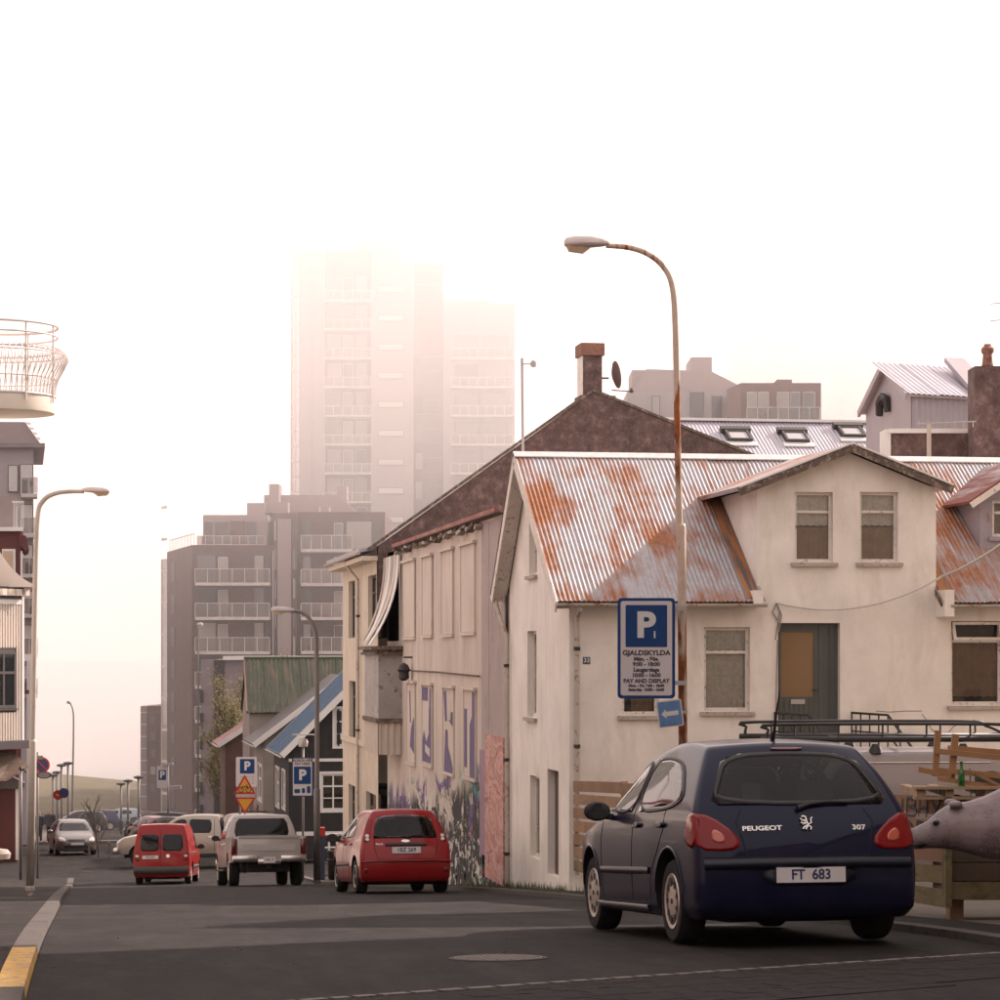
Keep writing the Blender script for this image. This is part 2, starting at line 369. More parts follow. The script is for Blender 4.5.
def sheets(par, o, a, b, width, ln, m, sw=.76, pitch=.076, amp=.010, name='roof_sheet', lift=.03, prof='sin', per=6):
    """corrugated sheets side by side over a slope: o = lower left corner, a along the eave, b up the slope"""
    a = Vector(a).normalized(); b = Vector(b).normalized(); n = a.cross(b); k = int(math.ceil(width / sw)); me = corr_mesh(name, width / k + .03, ln, pitch, amp, m, per, prof)
    for i in range(k):
        dz = lift + random.uniform(-.004, .004) + (i % 2) * .006
        put(name, me, par, frame_mat(Vector(o) + a * (width / k * i) + n * dz - b * random.uniform(0, .03), a, b))
def slab(mb, pts, th):
    p = [Vector(q) for q in pts]; n = (p[1] - p[0]).cross(p[2] - p[0]).normalized()
    return mb.ext([q - n * th for q in p], n * th)
def rust_mat(name, base, rust=(.33, .105, .035), lo=.47, hi=.56, metal=.25, rough=.42, dark=(.12, .035, .015)):
    m, t, b = nodes(name); v = pos(t, (13, 1.0, 1.0)); n1 = noise(t, v, 1.0, 8, .75, .3); n2 = noise(t, pos(t, (.9, .6, .6)), 1.0, 4, .6)
    s = mix(t, .55, n1, n2); n3 = noise(t, pos(t, (1, 1, 1)), 9, 5, .7)
    f = ramp(t, s, [(lo, 0.), (hi, 1.)])
    g = mix(t, 1., base, ramp(t, n3, [(.3, .8), (.7, 1.1)]), 'MULTIPLY')
    r_ = mix(t, ramp(t, n3, [(.4, 0.), (.7, 1.)]), rust, dark)
    t.links.new(mix(t, f, g, r_), b.inputs['Base Color'])
    rr = t.nodes.new('ShaderNodeMapRange'); rr.inputs[3].default_value = rough; rr.inputs[4].default_value = .9; t.links.new(f, rr.inputs[0]); t.links.new(rr.outputs[0], b.inputs['Roughness'])
    mm = t.nodes.new('ShaderNodeMapRange'); mm.inputs[3].default_value = metal; mm.inputs[4].default_value = 0; t.links.new(f, mm.inputs[0]); t.links.new(mm.outputs[0], b.inputs['Metallic'])
    bumpn(t, b, n3, .2, .01); MATS[name] = m; return m
rust_mat('rusty_roof', (.37, .345, .36), rust=(.35, .145, .07), lo=.455, hi=.565, dark=(.20, .07, .03))
rust_mat('grey_roof', (.42, .40, .43), lo=.62, hi=.7)
rust_mat('red_rust_roof', (.30, .20, .20), rust=(.20, .05, .035), lo=.45, hi=.55)
mk('plaster_cream', (.82, .765, .69), .9, var=.12, vscale=1.2, col2=(.60, .525, .44), s2=(2.2, 2.2, .7), c2scale=1.0, c2lo=.50, c2hi=.85, bump=.35, bscale=45)
mk('plaster_beige', (.62, .53, .425), .9, var=.10, col2=(.48, .40, .32), s2=(3, 3, .3), c2scale=1.2, c2lo=.5, c2hi=.75, bump=.25, bscale=30)
mk('white_wood', (.70, .64, .57), .6, var=.15, col2=(.30, .24, .19), s2=(6, 6, 6), c2scale=2, c2lo=.56, c2hi=.64, bump=.2)
mk('clean_white', (.72, .69, .66), .5, var=.06, bump=.05)
mk('sill_stone', (.46, .40, .35), .9, col2=(.2, .17, .15), s2=(6, 6, 6), c2scale=3, bump=.5, bscale=60)
mk('green_door', (.075, .085, .075), .5, var=.12, bump=.1)
mk('brown_glass', (.22, .13, .06), .25, var=.1, bump=.05)
mk('lace', (.82, .77, .73), .9, var=.25, vscale=18, bump=.2)
mk('brown_curtain', (.30, .17, .11), .9, var=.25, vscale=8, bump=0)
mk('gutter', (.50, .44, .38), .6, col2=(.28, .13, .06), s2=(3, 3, 3), c2scale=2, c2lo=.56, c2hi=.62, bump=.1)
mk('dark_iron', (.03, .026, .025), .6, var=.2)
mk('galv', (.42, .40, .39), .45, .5, var=.12, bump=.05)
mk('rotten_wood', (.13, .095, .075), .95, var=.3, vscale=6, col2=(.38, .32, .27), s2=(4, 4, 4), c2scale=3, bump=.6)

# ================================================================== white corner house
HX, HY = 7.73, 40.7
F1 = Face((HX, HY, 0), (1, 0, 0), (0, -1, 0)); F2 = Face((HX, 46.6, 0), (0, -1, 0), (-1, 0, 0))
th = thing('corner_house', 'cream plastered house with rusty corrugated iron roof and gabled dormer', 'house', (HX, HY, -2.1))
EZ, RZ, RY, BZ, BY = 2.50, 5.16, 44.4, 2.75, 46.9; sl_f = (RZ - EZ) / (RY - 40.35)
def roofz(y): return EZ + (y - 40.35) * sl_f
wl = F1.rect(704, 750, 627, 711); ws = F1.rect(622, 659, 627, 715); wr = F1.rect(951, 1003, 621, 705)
w1 = F1.rect(795, 833, 492, 562); w2 = F1.rect(860, 898, 492, 562)
dr = list(F1.rect(778, 840, 623, 700)); dr[2] = -.15; dr = tuple(dr)
dl = F1.hit(757, 500)[0]; dR = F1.hit(936, 500)[0]; dm = F1.hit(847, 500)[0]; dz = F1.hit(757, 487)[1]; dp = F1.hit(847, 452)[1]
LEN = 15.0; fl = roofz(HY) - .03
mb = MB()
wall(mb, F1, [(0, fl, dl, fl), (dl, dz, dm, dp), (dm, dp, dR, dz), (dR, fl, LEN, fl)], -2.4, [wl, ws, wr, w1, w2, dr])
g_up = F2.rect(529, 537, 517, 575); g_mid = F2.rect(527.5, 536.5, 631, 717); g_lo = F2.rect(530, 539.5, 776, 858); g_dr = list(F2.rect(547.5, 558.5, 770, 860)); g_dr[2] = -2.05; g_dr = tuple(g_dr)
mb2 = MB(); u_r = 46.6 - RY
sl_b = (RZ - BZ) / (BY - RY)
wall(mb2, F2, [(0, RZ - (46.6 - RY) * sl_b - .03, u_r, RZ - .03), (u_r, RZ - .03, 46.6 - HY, fl)], lambda u: zr(46.6 - u) - .1, [g_up, g_mid, g_lo, g_dr], .14)
mb.v, off = mb.v, len(mb.v); mb.v += mb2.v; mb.f += [[i + off for i in f] for f in mb2.f]; mb.m += mb2.m
mb.box(HX + .3, HX + LEN, 46.4, 46.6, -3, 2.7); mb.box(HX + LEN - .2, HX + LEN, HY + .2, 46.3, -3, 2.5)
wo = mb.build('wall', MATS['plaster_cream'], th)
# crack lines and patch of newer render
mb = MB()
for pts in ([(922, 714), (928, 722), (931, 729), (940, 735), (946, 736)], [(946, 736), (953, 727), (962, 722), (975, 720)], [(876, 711), (890, 712), (905, 711), (922, 711)]):
    q = [F1.hit(*p) for p in pts]; mb.tube([F1.P(a, b_, .001) for a, b_ in q], .006, 4)
mb.build('crack', flat('crack', (.22, .17, .13), .9), wo)
W_ = MATS['white_wood']; LC = MATS['lace']; BC = MATS['brown_curtain']; SS = MATS['sill_stone']
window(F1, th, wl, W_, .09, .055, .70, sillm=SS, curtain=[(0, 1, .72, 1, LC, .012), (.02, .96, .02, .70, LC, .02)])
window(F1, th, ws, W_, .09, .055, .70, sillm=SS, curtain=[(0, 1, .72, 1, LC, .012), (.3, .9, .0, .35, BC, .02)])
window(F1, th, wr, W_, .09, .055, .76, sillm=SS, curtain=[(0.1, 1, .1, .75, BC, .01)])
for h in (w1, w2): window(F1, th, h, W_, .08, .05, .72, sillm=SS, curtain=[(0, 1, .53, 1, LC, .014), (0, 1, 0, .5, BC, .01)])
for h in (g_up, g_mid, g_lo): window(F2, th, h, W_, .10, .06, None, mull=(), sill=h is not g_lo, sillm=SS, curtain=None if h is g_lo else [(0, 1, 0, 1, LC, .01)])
# tilted top light standing open in the right window
a, b_, c, d = wr; mb = MB(); zt = c + (d - c) * .79
for (s, e) in (((a + .03, zt), (b_ - .03, zt)), ((a + .03, d - .04), (b_ - .03, d - .04)), ((a + .05, zt), (a + .05, d - .04)), ((b_ - .05, zt), (b_ - .05, d - .04))):
    f_ = lambda z: .06 - .12 * (z - zt) / (d - zt)
    mb.bar(F1.P(s[0], s[1], f_(s[1])), F1.P(e[0], e[1], f_(e[1])), .045, .045)
mb.build('open_top_light', W_, th)
# front door
a, b_, c, d = dr; GD = MATS['green_door']; mb = MB(); t0 = -.13
ml = F1.hit(821, 650)[0]
mb.fbox(F1, a, b_, t0 - .05, t0, d - .06, d); mb.fbox(F1, a, a + .05, t0 - .05, t0, c, d - .06); mb.fbox(F1, b_ - .05, b_, t0 - .05, t0, c, d - .06)
mb.fbox(F1, ml, ml + .07, t0 - .05, t0 + .004, c, d - .06); mb.fbox(F1, ml + .07, b_ - .05, t0 - .04, t0 - .01, c, d - .06)
mb.fbox(F1, ml + .07 + .11, ml + .07 + .13, t0 - .01, t0 + .012, c, d - .06)
do = mb.build('door', GD, th)
gp = F1.rect(783, 816, 632, 697)
mb = MB(); fa, fb = a + .05, ml; mb.fbox(F1, fa, gp[0], t0 - .045, t0 - .008, c, d - .06); mb.fbox(F1, gp[1], fb, t0 - .045, t0 - .008, c, d - .06)
mb.fbox(F1, gp[0], gp[1], t0 - .045, t0 - .008, gp[3], d - .06); mb.fbox(F1, gp[0], gp[1], t0 - .045, t0 - .010, c, gp[2]); mb.build('door_leaf', GD, do)
mb = MB(); mb.fbox(F1, gp[0], gp[1], t0 - .035, t0 - .025, gp[2], gp[3]); mb.build('door_pane', MATS['brown_glass'], do)
for i in range(8):
    mb = MB(); x = fa + (fb - fa) * (i + .5) / 8; mb.fbox(F1, x - .032, x + .032, t0 - .011, t0 - .002, c + .02, gp[2] - .05); mb.build('door_board', GD, do)
s = F1.rect(793, 807, 700, 703); mb = MB(); mb.fbox(F1, s[0], s[1], t0 - .008, t0 + .012, s[2] - .02, s[3] + .01); mb.build('letter_plate', MATS['galv'], do)
hx, hz = F1.hit(819, 690); mb = MB(); mb.tube([F1.P(hx, hz, t0), F1.P(hx, hz, t0 + .05), F1.P(hx - .10, hz, t0 + .05)], .011, 6); mb.build('handle', MATS['dark_iron'], do)
# gable basement door
a, b_, c, d = g_dr; mb = MB(); mb.fbox(F2, a, b_, -.19, -.13, c, d); mb.build('door', mk('brown_door', (.10, .07, .05), .7), th)
# steps and iron railings
mb = MB(); sx0, sx1 = dr[0] - .1, dr[1] + .45
for i in range(10): mb.fbox(F1, sx0 - .4, sx1, .001, 1.0 + .27 * i, -.15 - .18 * (i + 1), -.15 - .18 * i - .001)
st = mb.build('steps', mk('concrete', (.33, .30, .27), .9, bump=.3), th)
for px, sg in ((774, -1), (851, 1)):
    mb = MB(); uu = F1.hit(px, 730)[0]
    pts = [F1.P(uu, .72, .05), F1.P(uu, .72, .9), F1.P(uu + sg * .0, -.3, 2.2)]
    top = [F1.P(uu, .70, .04), F1.P(uu + .34, .68, .9), F1.P(uu + .62, -.35, 2.6)]
    mb.tube(top, .022, 6); mb.tube([p - Vector((0, 0, .30)) for p in top], .016, 6)
    for k in range(9):
        f_ = k / 8; p = top[0].lerp(top[1], f_ * 2) if f_ <= .5 else top[1].lerp(top[2], f_ * 2 - 1)
        mb.tube([p, p - Vector((0, 0, .95))], .014, 5)
    mb.build('railing', MATS['dark_iron'], th)
# roof
mb = MB(); x0, x1 = HX - .28, HX + LEN + .2
xa_, xb_ = HX + dl + .02, HX + dR - .02
for (p_, q_, y_) in ((x0, xa_, 40.35), (xa_ + .001, xb_ - .001, HY + .3), (xb_, x1, 40.35)): slab(mb, [(p_, y_, roofz(y_)), (q_, y_, roofz(y_)), (q_, RY, RZ), (p_, RY, RZ)], .07)
slab(mb, [(x1, BY, BZ), (x0, BY, BZ), (x0, RY, RZ), (x1, RY, RZ)], .07)
ro = mb.build('roof', MATS['rotten_wood'], th)
e = Vector((0, RY - 40.35, RZ - EZ)); sheets(ro, (x0, 40.33, EZ), (1, 0, 0), e, xa_ - x0, e.length + .02, MATS['rusty_roof']); em = Vector((0, RY - HY - .35, RZ - roofz(HY + .35))); sheets(ro, (xa_, HY + .35, roofz(HY + .35)), (1, 0, 0), em, xb_ - xa_, em.length + .02, MATS['rusty_roof']); sheets(ro, (xb_, 40.33, EZ), (1, 0, 0), e, x1 - xb_, e.length + .02, MATS['rusty_roof'])
e = Vector((0, RY - BY, RZ - BZ)); sheets(ro, (x1, BY, BZ), (-1, 0, 0), e, x1 - x0, e.length, MATS['rusty_roof'])
mb = MB(); mb.ext([(x0 - .02, RY - .16, RZ - .02), (x0 - .02, RY, RZ + .075), (x0 - .02, RY + .16, RZ - .02), (x0 - .02, RY + .16, RZ - .04), (x0 - .02, RY, RZ + .055), (x0 - .02, RY - .16, RZ - .04)], (x1 - x0, 0, 0)); mb.build('ridge_cap', rust_mat('ridge_metal', (.66, .62, .60), lo=.6, hi=.64), ro)
mb = MB()
mb.bar((x0, 40.33, EZ - .08), (x0, RY, RZ - .08), .03, .20); mb.bar((x0, BY, BZ - .08), (x0, RY, RZ - .08), .03, .20); mb.build('barge_board', W_, ro)
for (ya, za, yb_, zb_) in ((40.4, EZ, RY, RZ), (BY - .04, BZ, RY, RZ)):
    mb = MB(); mb.bar((x0 + .14, ya, za - .10), (x0 + .14, yb_, zb_ - .10), .24, .02); mb.build('verge_soffit', W_, ro)
def gutter(par, p, q, r=.055):
    mb = MB(); p, q = Vector(p), Vector(q); d = (q - p).normalized(); s = d.cross(UP).normalized(); n = 8; vs = []
    for P_ in (p, q):
        for rr in (r, r - .006):
            for i in range(n + 1): a_ = math.pi * i / n; vs.append(P_ + s * rr * math.cos(a_) - UP * rr * math.sin(a_))
    m_ = n + 1; fs = []
    for i in range(n): fs += [(i, i + 1, 2 * m_ + i + 1, 2 * m_ + i), (m_ + i + 1, m_ + i, 3 * m_ + i, 3 * m_ + i + 1)]
    fs += [(0, 2 * m_, 3 * m_, m_), (n, m_ + n, 3 * m_ + n, 2 * m_ + n)]
    mb.add(vs, fs); return mb.build('gutter', MATS['gutter'], par)
gutter(th, (x0, 40.27, EZ - .02), (HX + dl + .05, 40.27, EZ - .02)); gutter(th, (HX + dR + .1, 40.27, EZ - .02), (x1, 40.27, EZ - .02)); gutter(th, (x0 + .05, BY + .06, BZ - .02), (x0 + 5, BY + .06, BZ - .02))
def pipe(par, pts, r=.04, m='gutter'):
    mb = MB(); mb.tube(pts, r, 8); o = mb.build('downpipe', MATS[m], par, smooth=True)
    for i in range(1, len(pts)):
        p, q = Vector(pts[i - 1]), Vector(pts[i])
        if abs(p.z - q.z) > 1.5:
            for k in (.12, .5, .88):
                c = p.lerp(q, k); mb = MB(); mb.lathe([(r + .002, -.03), (r + .014, -.03), (r + .014, .03), (r + .002, .03)], c, 8); mb.build('bracket', MATS['dark_iron'], o)
xx = F1.hit(576, 700)[0]; pipe(th, [F1.P(xx, EZ - .05, .38), F1.P(xx, EZ - .12, .36), F1.P(xx, EZ - .25, .09), F1.P(xx, -1.9, .09)])
pipe(th, [(HX - .22, 46.85, BZ - .05), (HX - .2, 46.75, BZ - .25), (HX - .08, 46.45, 2.0), (HX - .07, 46.45, zr(46.4) + .12)])
# dormer: cheeks and roof
mb = MB(); zbk = lambda z: 40.35 + (z - EZ) / sl_f
for uu in (dl, dR - .04):
    mb = MB(); mb.ext([(HX + uu, HY + .001, roofz(HY) - .1), (HX + uu, HY + .001, dz - .02), (HX + uu, zbk(dz), dz - .02), (HX + uu, zbk(dz), dz - .15)], (.04, 0, 0)); mb.build('dormer_cheek', MATS['plaster_cream'], th)
for sg, uu in ((-1, dl), (1, dR)):   # lead-coloured flashing beside the dormer, rust-stained valley strip
    mb = MB(); n = Vector((0, -sl_f, 1)).normalized() * .055
    u2 = HX + uu + sg * .02; u3 = HX + uu + sg * .24
    slab(mb, [Vector(p) + n for p in ((min(u2, u3), 40.4, roofz(40.4)), (max(u2, u3), 40.4, roofz(40.4)), (max(u2, u3), zbk(dz), dz), (min(u2, u3), zbk(dz), dz))], .012)
    mb.build('valley_flashing', mk('valley_rust', (.36, .15, .05), .8, col2=(.10, .08, .085), s2=(9, .7, .7), c2scale=1, c2lo=.45, c2hi=.6), th)
sld = (dp - dz) / (dm - dl); ovh = .38
eL, eR = dl - ovh, dR + ovh * .5; zeL = dz - ovh * sld + .06; zeR = dz - ovh * .5 * sld + .06; pk = dp + .06
mb = MB(); yb = RY - .05; yf = HY - .28
slab(mb, [(HX + eL, yf, zeL), (HX + dm, yf, pk), (HX + dm, yb, pk), (HX + eL, zbk(zeL) + .25, zeL)], -.07)
slab(mb, [(HX + dm, yf, pk), (HX + eR, yf, zeR), (HX + eR, zbk(zeR) + .25, zeR), (HX + dm, yb, pk)], -.07)
d_ro = mb.build('dormer_roof', MATS['rusty_roof'], th)
mb = MB(); mb.bar((HX + eL, yf - .02, zeL - .02), (HX + dm, yf - .02, pk - .02), .03, .13); mb.bar((HX + dm, yf - .021, pk - .02), (HX + eR, yf - .021, zeR - .02), .03, .13)
mb.build('barge_board', MATS['rotten_wood'], d_ro)
mb = MB(); mb.bar((HX + eL, yf - .03, zeL + .065), (HX + dm, yf - .03, pk + .065), .06, .03); mb.bar((HX + dm, yf - .031, pk + .065), (HX + eR, yf - .031, zeR + .065), .06, .03); mb.build('verge_trim', MATS['clean_white'], d_ro)
# corbel blocks at the cut eaves
mb = MB(); mb.box(HX + dR + .0, HX + dR + .16, 40.25, HY, EZ - .22, EZ + .22); mb.build('eave_corbel', MATS['plaster_cream'], th); mb = MB(); mb.box(HX + dl - .16, HX + dl, 40.3, HY, EZ - .06, EZ + .2); mb.build('eave_corbel', MATS['plaster_cream'], th)
# second small dormer clad in iron
PC = mk('purple_iron', (.30, .27, .31), .5, .2, var=.15, col2=(.24, .11, .06), s2=(3, 3, 1), c2scale=1, c2lo=.62, c2hi=.68)
fy = 41.75; F3 = Face((HX, fy, 0), (1, 0, 0), (0, -1, 0)); a0 = F3.hit(980, 520)[0]; a1 = a0 + 1.9; ze = F3.hit(980, 497)[1]; zp = ze + .62; am = (a0 + a1) / 2
hw = (a0 + .22, a1 - .22, roofz(fy) + .25, ze - .05)
mb = MB(); wall(mb, F3, [(a0, ze, am, zp), (am, zp, a1, ze)], roofz(fy) - .1, [hw], .08)
for uu in (a0, a1 - .03): mb.ext([(HX + uu, fy + .001, roofz(fy) - .1), (HX + uu, fy + .001, ze), (HX + uu, zbk(ze), ze), (HX + uu, zbk(ze), ze - .1)], (.03, 0, 0))
dd = mb.build('small_dormer', PC, th); window(F3, dd, hw, W_, .05, .05, .66, sill=False) if False else None
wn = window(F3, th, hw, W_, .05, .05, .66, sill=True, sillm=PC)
mb = MB(); o2 = .24; slp = (zp - ze) / (am - a0); yf2 = fy - .22
slab(mb, [(HX + a0 - o2, yf2, ze - o2 * slp + .03), (HX + am, yf2, zp + .03), (HX + am, zbk(zp), zp + .03), (HX + a0 - o2, zbk(ze - o2 * slp) + .2, ze - o2 * slp + .03)], -.05)
slab(mb, [(HX + am, yf2, zp + .03), (HX + a1 + o2, yf2, ze - o2 * slp + .03), (HX + a1 + o2, zbk(ze - o2 * slp) + .2, ze - o2 * slp + .03), (HX + am, zbk(zp), zp + .03)], -.05)
d2 = mb.build('dormer_roof', MATS['red_rust_roof'], th)
mb = MB(); mb.bar((HX + a0 - o2, yf2 - .02, ze - o2 * slp), (HX + am, yf2 - .02, zp), .03, .10); mb.bar((HX + am, yf2 - .021, zp), (HX + a1 + o2, yf2 - .021, ze - o2 * slp), .03, .10); mb.build('barge_board', W_, d2)
# number plate, cable fixings
s = F1.rect(583, 590, 657, 664); mb = MB(); mb.fbox(F1, s[0], s[1], .001, .012, s[2], s[3]); npl = mb.build('number_plate', flat('plate_blue', (.03, .03, .09), .4), th)
def text_mesh(body, size, m, ext=.002, align='CENTER', bold=0.0, xscale=1.0):
    c = bpy.data.curves.new('txt', 'FONT'); c.body = body; c.size = size; c.extrude = ext; c.align_x = align; c.align_y = 'CENTER'; c.offset = bold; c.resolution_u = 4
    me = baked(c, []); me.materials.clear(); me.materials.append(m)
    if xscale != 1.0: me.transform(Matrix.Scale(xscale, 4, (1, 0, 0)))
    return me
def lettering(par, body, size, m, o, a, up=(0, 0, 1), align='CENTER', bold=0., xscale=1., name='lettering', ext=.002):
    return put(name, text_mesh(body, size, m, ext, align, bold, xscale), par, frame_mat(o, a, up))
WT = flat('sign_white', (.62, .60, .58), .45)
lettering(npl, '33', .10, WT, F1.P((s[0] + s[1]) / 2, (s[2] + s[3]) / 2, .014), (1, 0, 0), bold=.003)
mb = MB(); pts = []
A = F1.P(*F1.hit(776, 603), .08); B = F1.P(*F1.hit(936, 577), .30)
for i in range(17): f_ = i / 16; p = A.lerp(B, f_); p.z -= .36 * 4 * f_ * (1 - f_) * .8; pts.append(p)
C = W(1010, 538, 36); 
for i in range(1, 9): f_ = i / 8; p = B.lerp(C, f_); p.z -= .05 * 4 * f_ * (1 - f_); pts.append(p)
D = W(1180, 430, 24); pts += [C.lerp(D, k / 6) for k in range(1, 7)]
mb.tube(pts, .020, 6); tag(mb.build('overhead_cable', flat('cable_white', (.62, .56, .50), .6), None, smooth=True), 'white overhead cable slung in front of the cream house dormer', 'cable')
mb = MB()
for (p0, p1, p2) in (((776, 603), (772, 612), (777, 620)), ((776, 603), (781, 615), (778, 632)), ((776, 603), (779, 612), (775, 640)), ((777, 640), (776, 680), (775, 735))):
    mb.tube([F1.P(*F1.hit(*p), .03) for p in (p0, p1, p2)], .012, 5)
mb.build('cable_tail', flat('cable_grey', (.32, .28, .25), .7), th)

# ================================================================== derelict boarded building
DY0, DY1 = 46.75, 65.9; F5 = Face((HX, DY1, 0), (0, -1, 0), (-1, 0, 0)); DE = 4.28
dt = thing('derelict_building', 'boarded up cream iron clad building covered in graffiti', 'derelict building', (HX, 56, zr(56)))
def graffiti_mat():
    m, t, b = nodes('graffiti_wall'); v = pos(t)
    base = mix(t, ramp(t, noise(t, pos(t, (1, 1, .3)), 1.3, 5, .6), [(.35, 0.), (.65, 1.)]), (.63, .54, .465), (.50, .42, .36))
    g = t.nodes.new('ShaderNodeNewGeometry'); sp = t.nodes.new('ShaderNodeSeparateXYZ'); t.links.new(g.outputs['Position'], sp.inputs[0])
    # height above the sloping street
    ad = t.nodes.new('ShaderNodeMath'); ad.operation = 'MULTIPLY_ADD'; ad.inputs[1].default_value = .084; t.links.new(sp.outputs[1], ad.inputs[0]); t.links.new(sp.outputs[2], ad.inputs[2])
    ad.use_clamp = False
    def band(lo, hi, soft=.25):
        mr = t.nodes.new('ShaderNodeMapRange'); mr.interpolation_type = 'SMOOTHSTEP'; mr.inputs[1].default_value = hi + soft; mr.inputs[2].default_value = hi - soft; mr.inputs[3].default_value = 0; mr.inputs[4].default_value = 1
        n_ = t.nodes.new('ShaderNodeMath'); n_.operation = 'MULTIPLY_ADD'; n_.inputs[1].default_value = .9; t.links.new(noise(t, pos(t, (1, 1.2, .5)), 1.7, 4), n_.inputs[0]); t.links.new(ad.outputs[0], n_.inputs[2])
        s_ = t.nodes.new('ShaderNodeMath'); s_.operation = 'SUBTRACT'; s_.inputs[1].default_value = .45; t.links.new(n_.outputs[0], s_.inputs[0]); t.links.new(s_.outputs[0], mr.inputs[0]); return mr.outputs[0]
    c = base
    def paint(c, col, sc_, stretch, lo, seed, top):
        mp = pos(t, stretch); off = t.nodes.new('ShaderNodeVectorMath'); off.inputs[1].default_value = (seed * 7.3, seed * 3.1, seed * 5.7); t.links.new(mp, off.inputs[0])
        n_ = noise(t, off.outputs[0], sc_, 5, .65, 1.2); f_ = ramp(t, n_, [(lo, 0.), (lo + .03, 1.)])
        k = mix(t, 1., f_, band(0, top), 'MULTIPLY'); return mix(t, k, c, col)
    Z0 = 1.40   # street line: z + .084 y is about 1.4 here
    c = paint(c, (.62, .56, .50), 1.1, (1, .30, .8), .47, 1, Z0 + 2.0)
    c = paint(c, (.52, .45, .16), 1.2, (1, .35, .8), .57, 2, Z0 + 1.2)
    c = paint(c, (.06, .30, .22), .9, (1, .30, .4), .515, 3, Z0 + 2.3)
    c = paint(c, (.15, .10, .22), 1.1, (1, .35, .6), .55, 4, Z0 + 2.3)
    c = paint(c, (.50, .16, .16), 1.3, (1, .4, .8), .62, 5, Z0 + 1.6)
    c = paint(c, (.035, .03, .03), 1.8, (1, .42, .6), .475, 6, Z0 + 1.9)
    c = paint(c, (.03, .028, .028), 3.2, (1, .45, .8), .43, 8, Z0 + 1.25)
    c = paint(c, (.60, .55, .52), 4.0, (1, .5, .9), .55, 9, Z0 + .9)
    t.links.new(c, b.inputs['Base Color']); b.inputs['Roughness'].default_value = .8
    bumpn(t, b, noise(t, v, 30, 4), .2, .01); MATS['graffiti_wall'] = m; return m
graffiti_mat()
mb = MB(); wall(mb, F5, [(0, DE, DY1 - DY0, DE)], lambda u: zr(DY1 - u) - .1, [], .1)
mb.box(HX + .001, HX + 8, DY0, DY0 + .15, -3, DE); mb.box(HX + 7.9, HX + 8, DY0 + .16, DY1 - .01, -4.5, DE)
slab(mb, [(HX, DY0, DE), (HX + 8, DY0, DE + .9), (HX + 8, DY1, DE + .9), (HX, DY1, DE)], .1)
dw = mb.build('wall', MATS['graffiti_wall'], dt)
# profiled cladding sheets: wide ribs by the corner, shallow ribs on the rest
CL = mk('cladding_mauve', (.48, .40, .375), .7, var=.12, col2=(.31, .25, .24), s2=(.5, .5, .2), c2scale=2)
y = DY0; i = 0
while y < 49.6:
    sheets(dw, (HX - .035, y + .96, zr(y + .5) + 2.25), (0, -1, 0), (0, 0, 1), .96, DE - zr(y + .5) - 2.3, CL, .96, .24, .022, 'cladding_sheet', 0, 'trap', 12); y += .96
CB = MATS['graffiti_wall']
y = 49.7
while y < 63.2:
    sheets(dw, (HX - .02, y + 1.22, zr(y + .6) + .25), (0, -1, 0), (0, 0, 1), 1.21, DE - zr(y + .6) - .32, CB, 1.3, .30, .007, 'cladding_sheet', 0, 'sin', 8); y += 1.23
BO = mk('boarding', (.62, .53, .455), .8, var=.10, vscale=.8, col2=(.54, .445, .355), s2=(1, 1, .4), c2scale=2)
PU = flat('purple_paint', (.12, .085, .19), .7); PW = flat('white_paint_tag', (.60, .54, .48), .7)
def board(x0, x1, y0, y1, strokes=None, lower=False):
    a, b_, c, d = F5.rect(x0, x1, y0, y1); mb = MB(); mb.fbox(F5, a, b_, .02, .045, c, d); bo = mb.build('boarded_window', BO, dt)
    mb = MB(); mb.fbox(F5, a - .06, b_ + .10, .02, .11, d, d + .06); mb.build('drip_cap', BO, bo)
    mb = MB(); mb.fbox(F5, a - .02, b_ + .04, .02, .08, c - .07, c - .01); mb.build('sill', BO, bo)
    for k0, k1 in ((b_ - .04, b_), (a, a + .04)): mb = MB(); mb.fbox(F5, k0, k1, .045, .062, c, d); mb.build('board_batten', BO, bo)
    for k, (m_, pts) in enumerate(strokes or []):
        mb = MB(); q = [F5.P(a + (b_ - a) * p[0], c + (d - c) * p[1], .047 + .002 * k) for p in pts]; mb.ext(q, (-.0015, 0, 0)); mb.build('painted_tag', m_, bo)
for r in ((405, 416.5, 562, 637), (424, 434, 557, 635), (443.5, 455, 551, 634), (463, 477, 545, 632)): board(*r)
def S(*p): return list(p)
board(409, 417, 683, 762, [(PU, S((.35, .2), (.95, .1), (1, .62), (.7, .52), (.5, .42))), (PU, S((.3, .9), (.42, .9), (.5, .5), (.38, .5)))], True)
board(424, 434, 685, 764, [(PU, S((.05, .02), (.95, .02), (.95, .96), (.75, .96), (.7, .4), (.45, .28), (.2, .42), (.05, .3))), (PU, S((.0, .8), (.6, .8), (.6, .97), (0, .97))), (PW, S((.3, .42), (.7, .42), (.7, .7), (.3, .74))), (PW, S((.35, .15), (.8, .1), (.8, .2), (.35, .25)))], True)
board(445, 456, 688, 772, [(PU, S((.05, .95), (.3, .97), (.4, .6), (.2, .6))), (PU, S((.25, .5), (.45, .5), (.5, .0), (.1, .0))), (PU, S((.5, .0), (1, .0), (.7, .2), (.45, .32))), (PU, S((.55, .62), (.9, .55), (.9, .72), (.75, .72), (.7, .62)))], True)
board(466, 478, 690, 777, [(PU, S((.05, .78), (.28, .78), (.28, .1), (.05, .1))), (PU, S((.7, .98), (.98, .98), (.98, .0), (.5, .0), (.5, .6), (.7, .7)))], True)
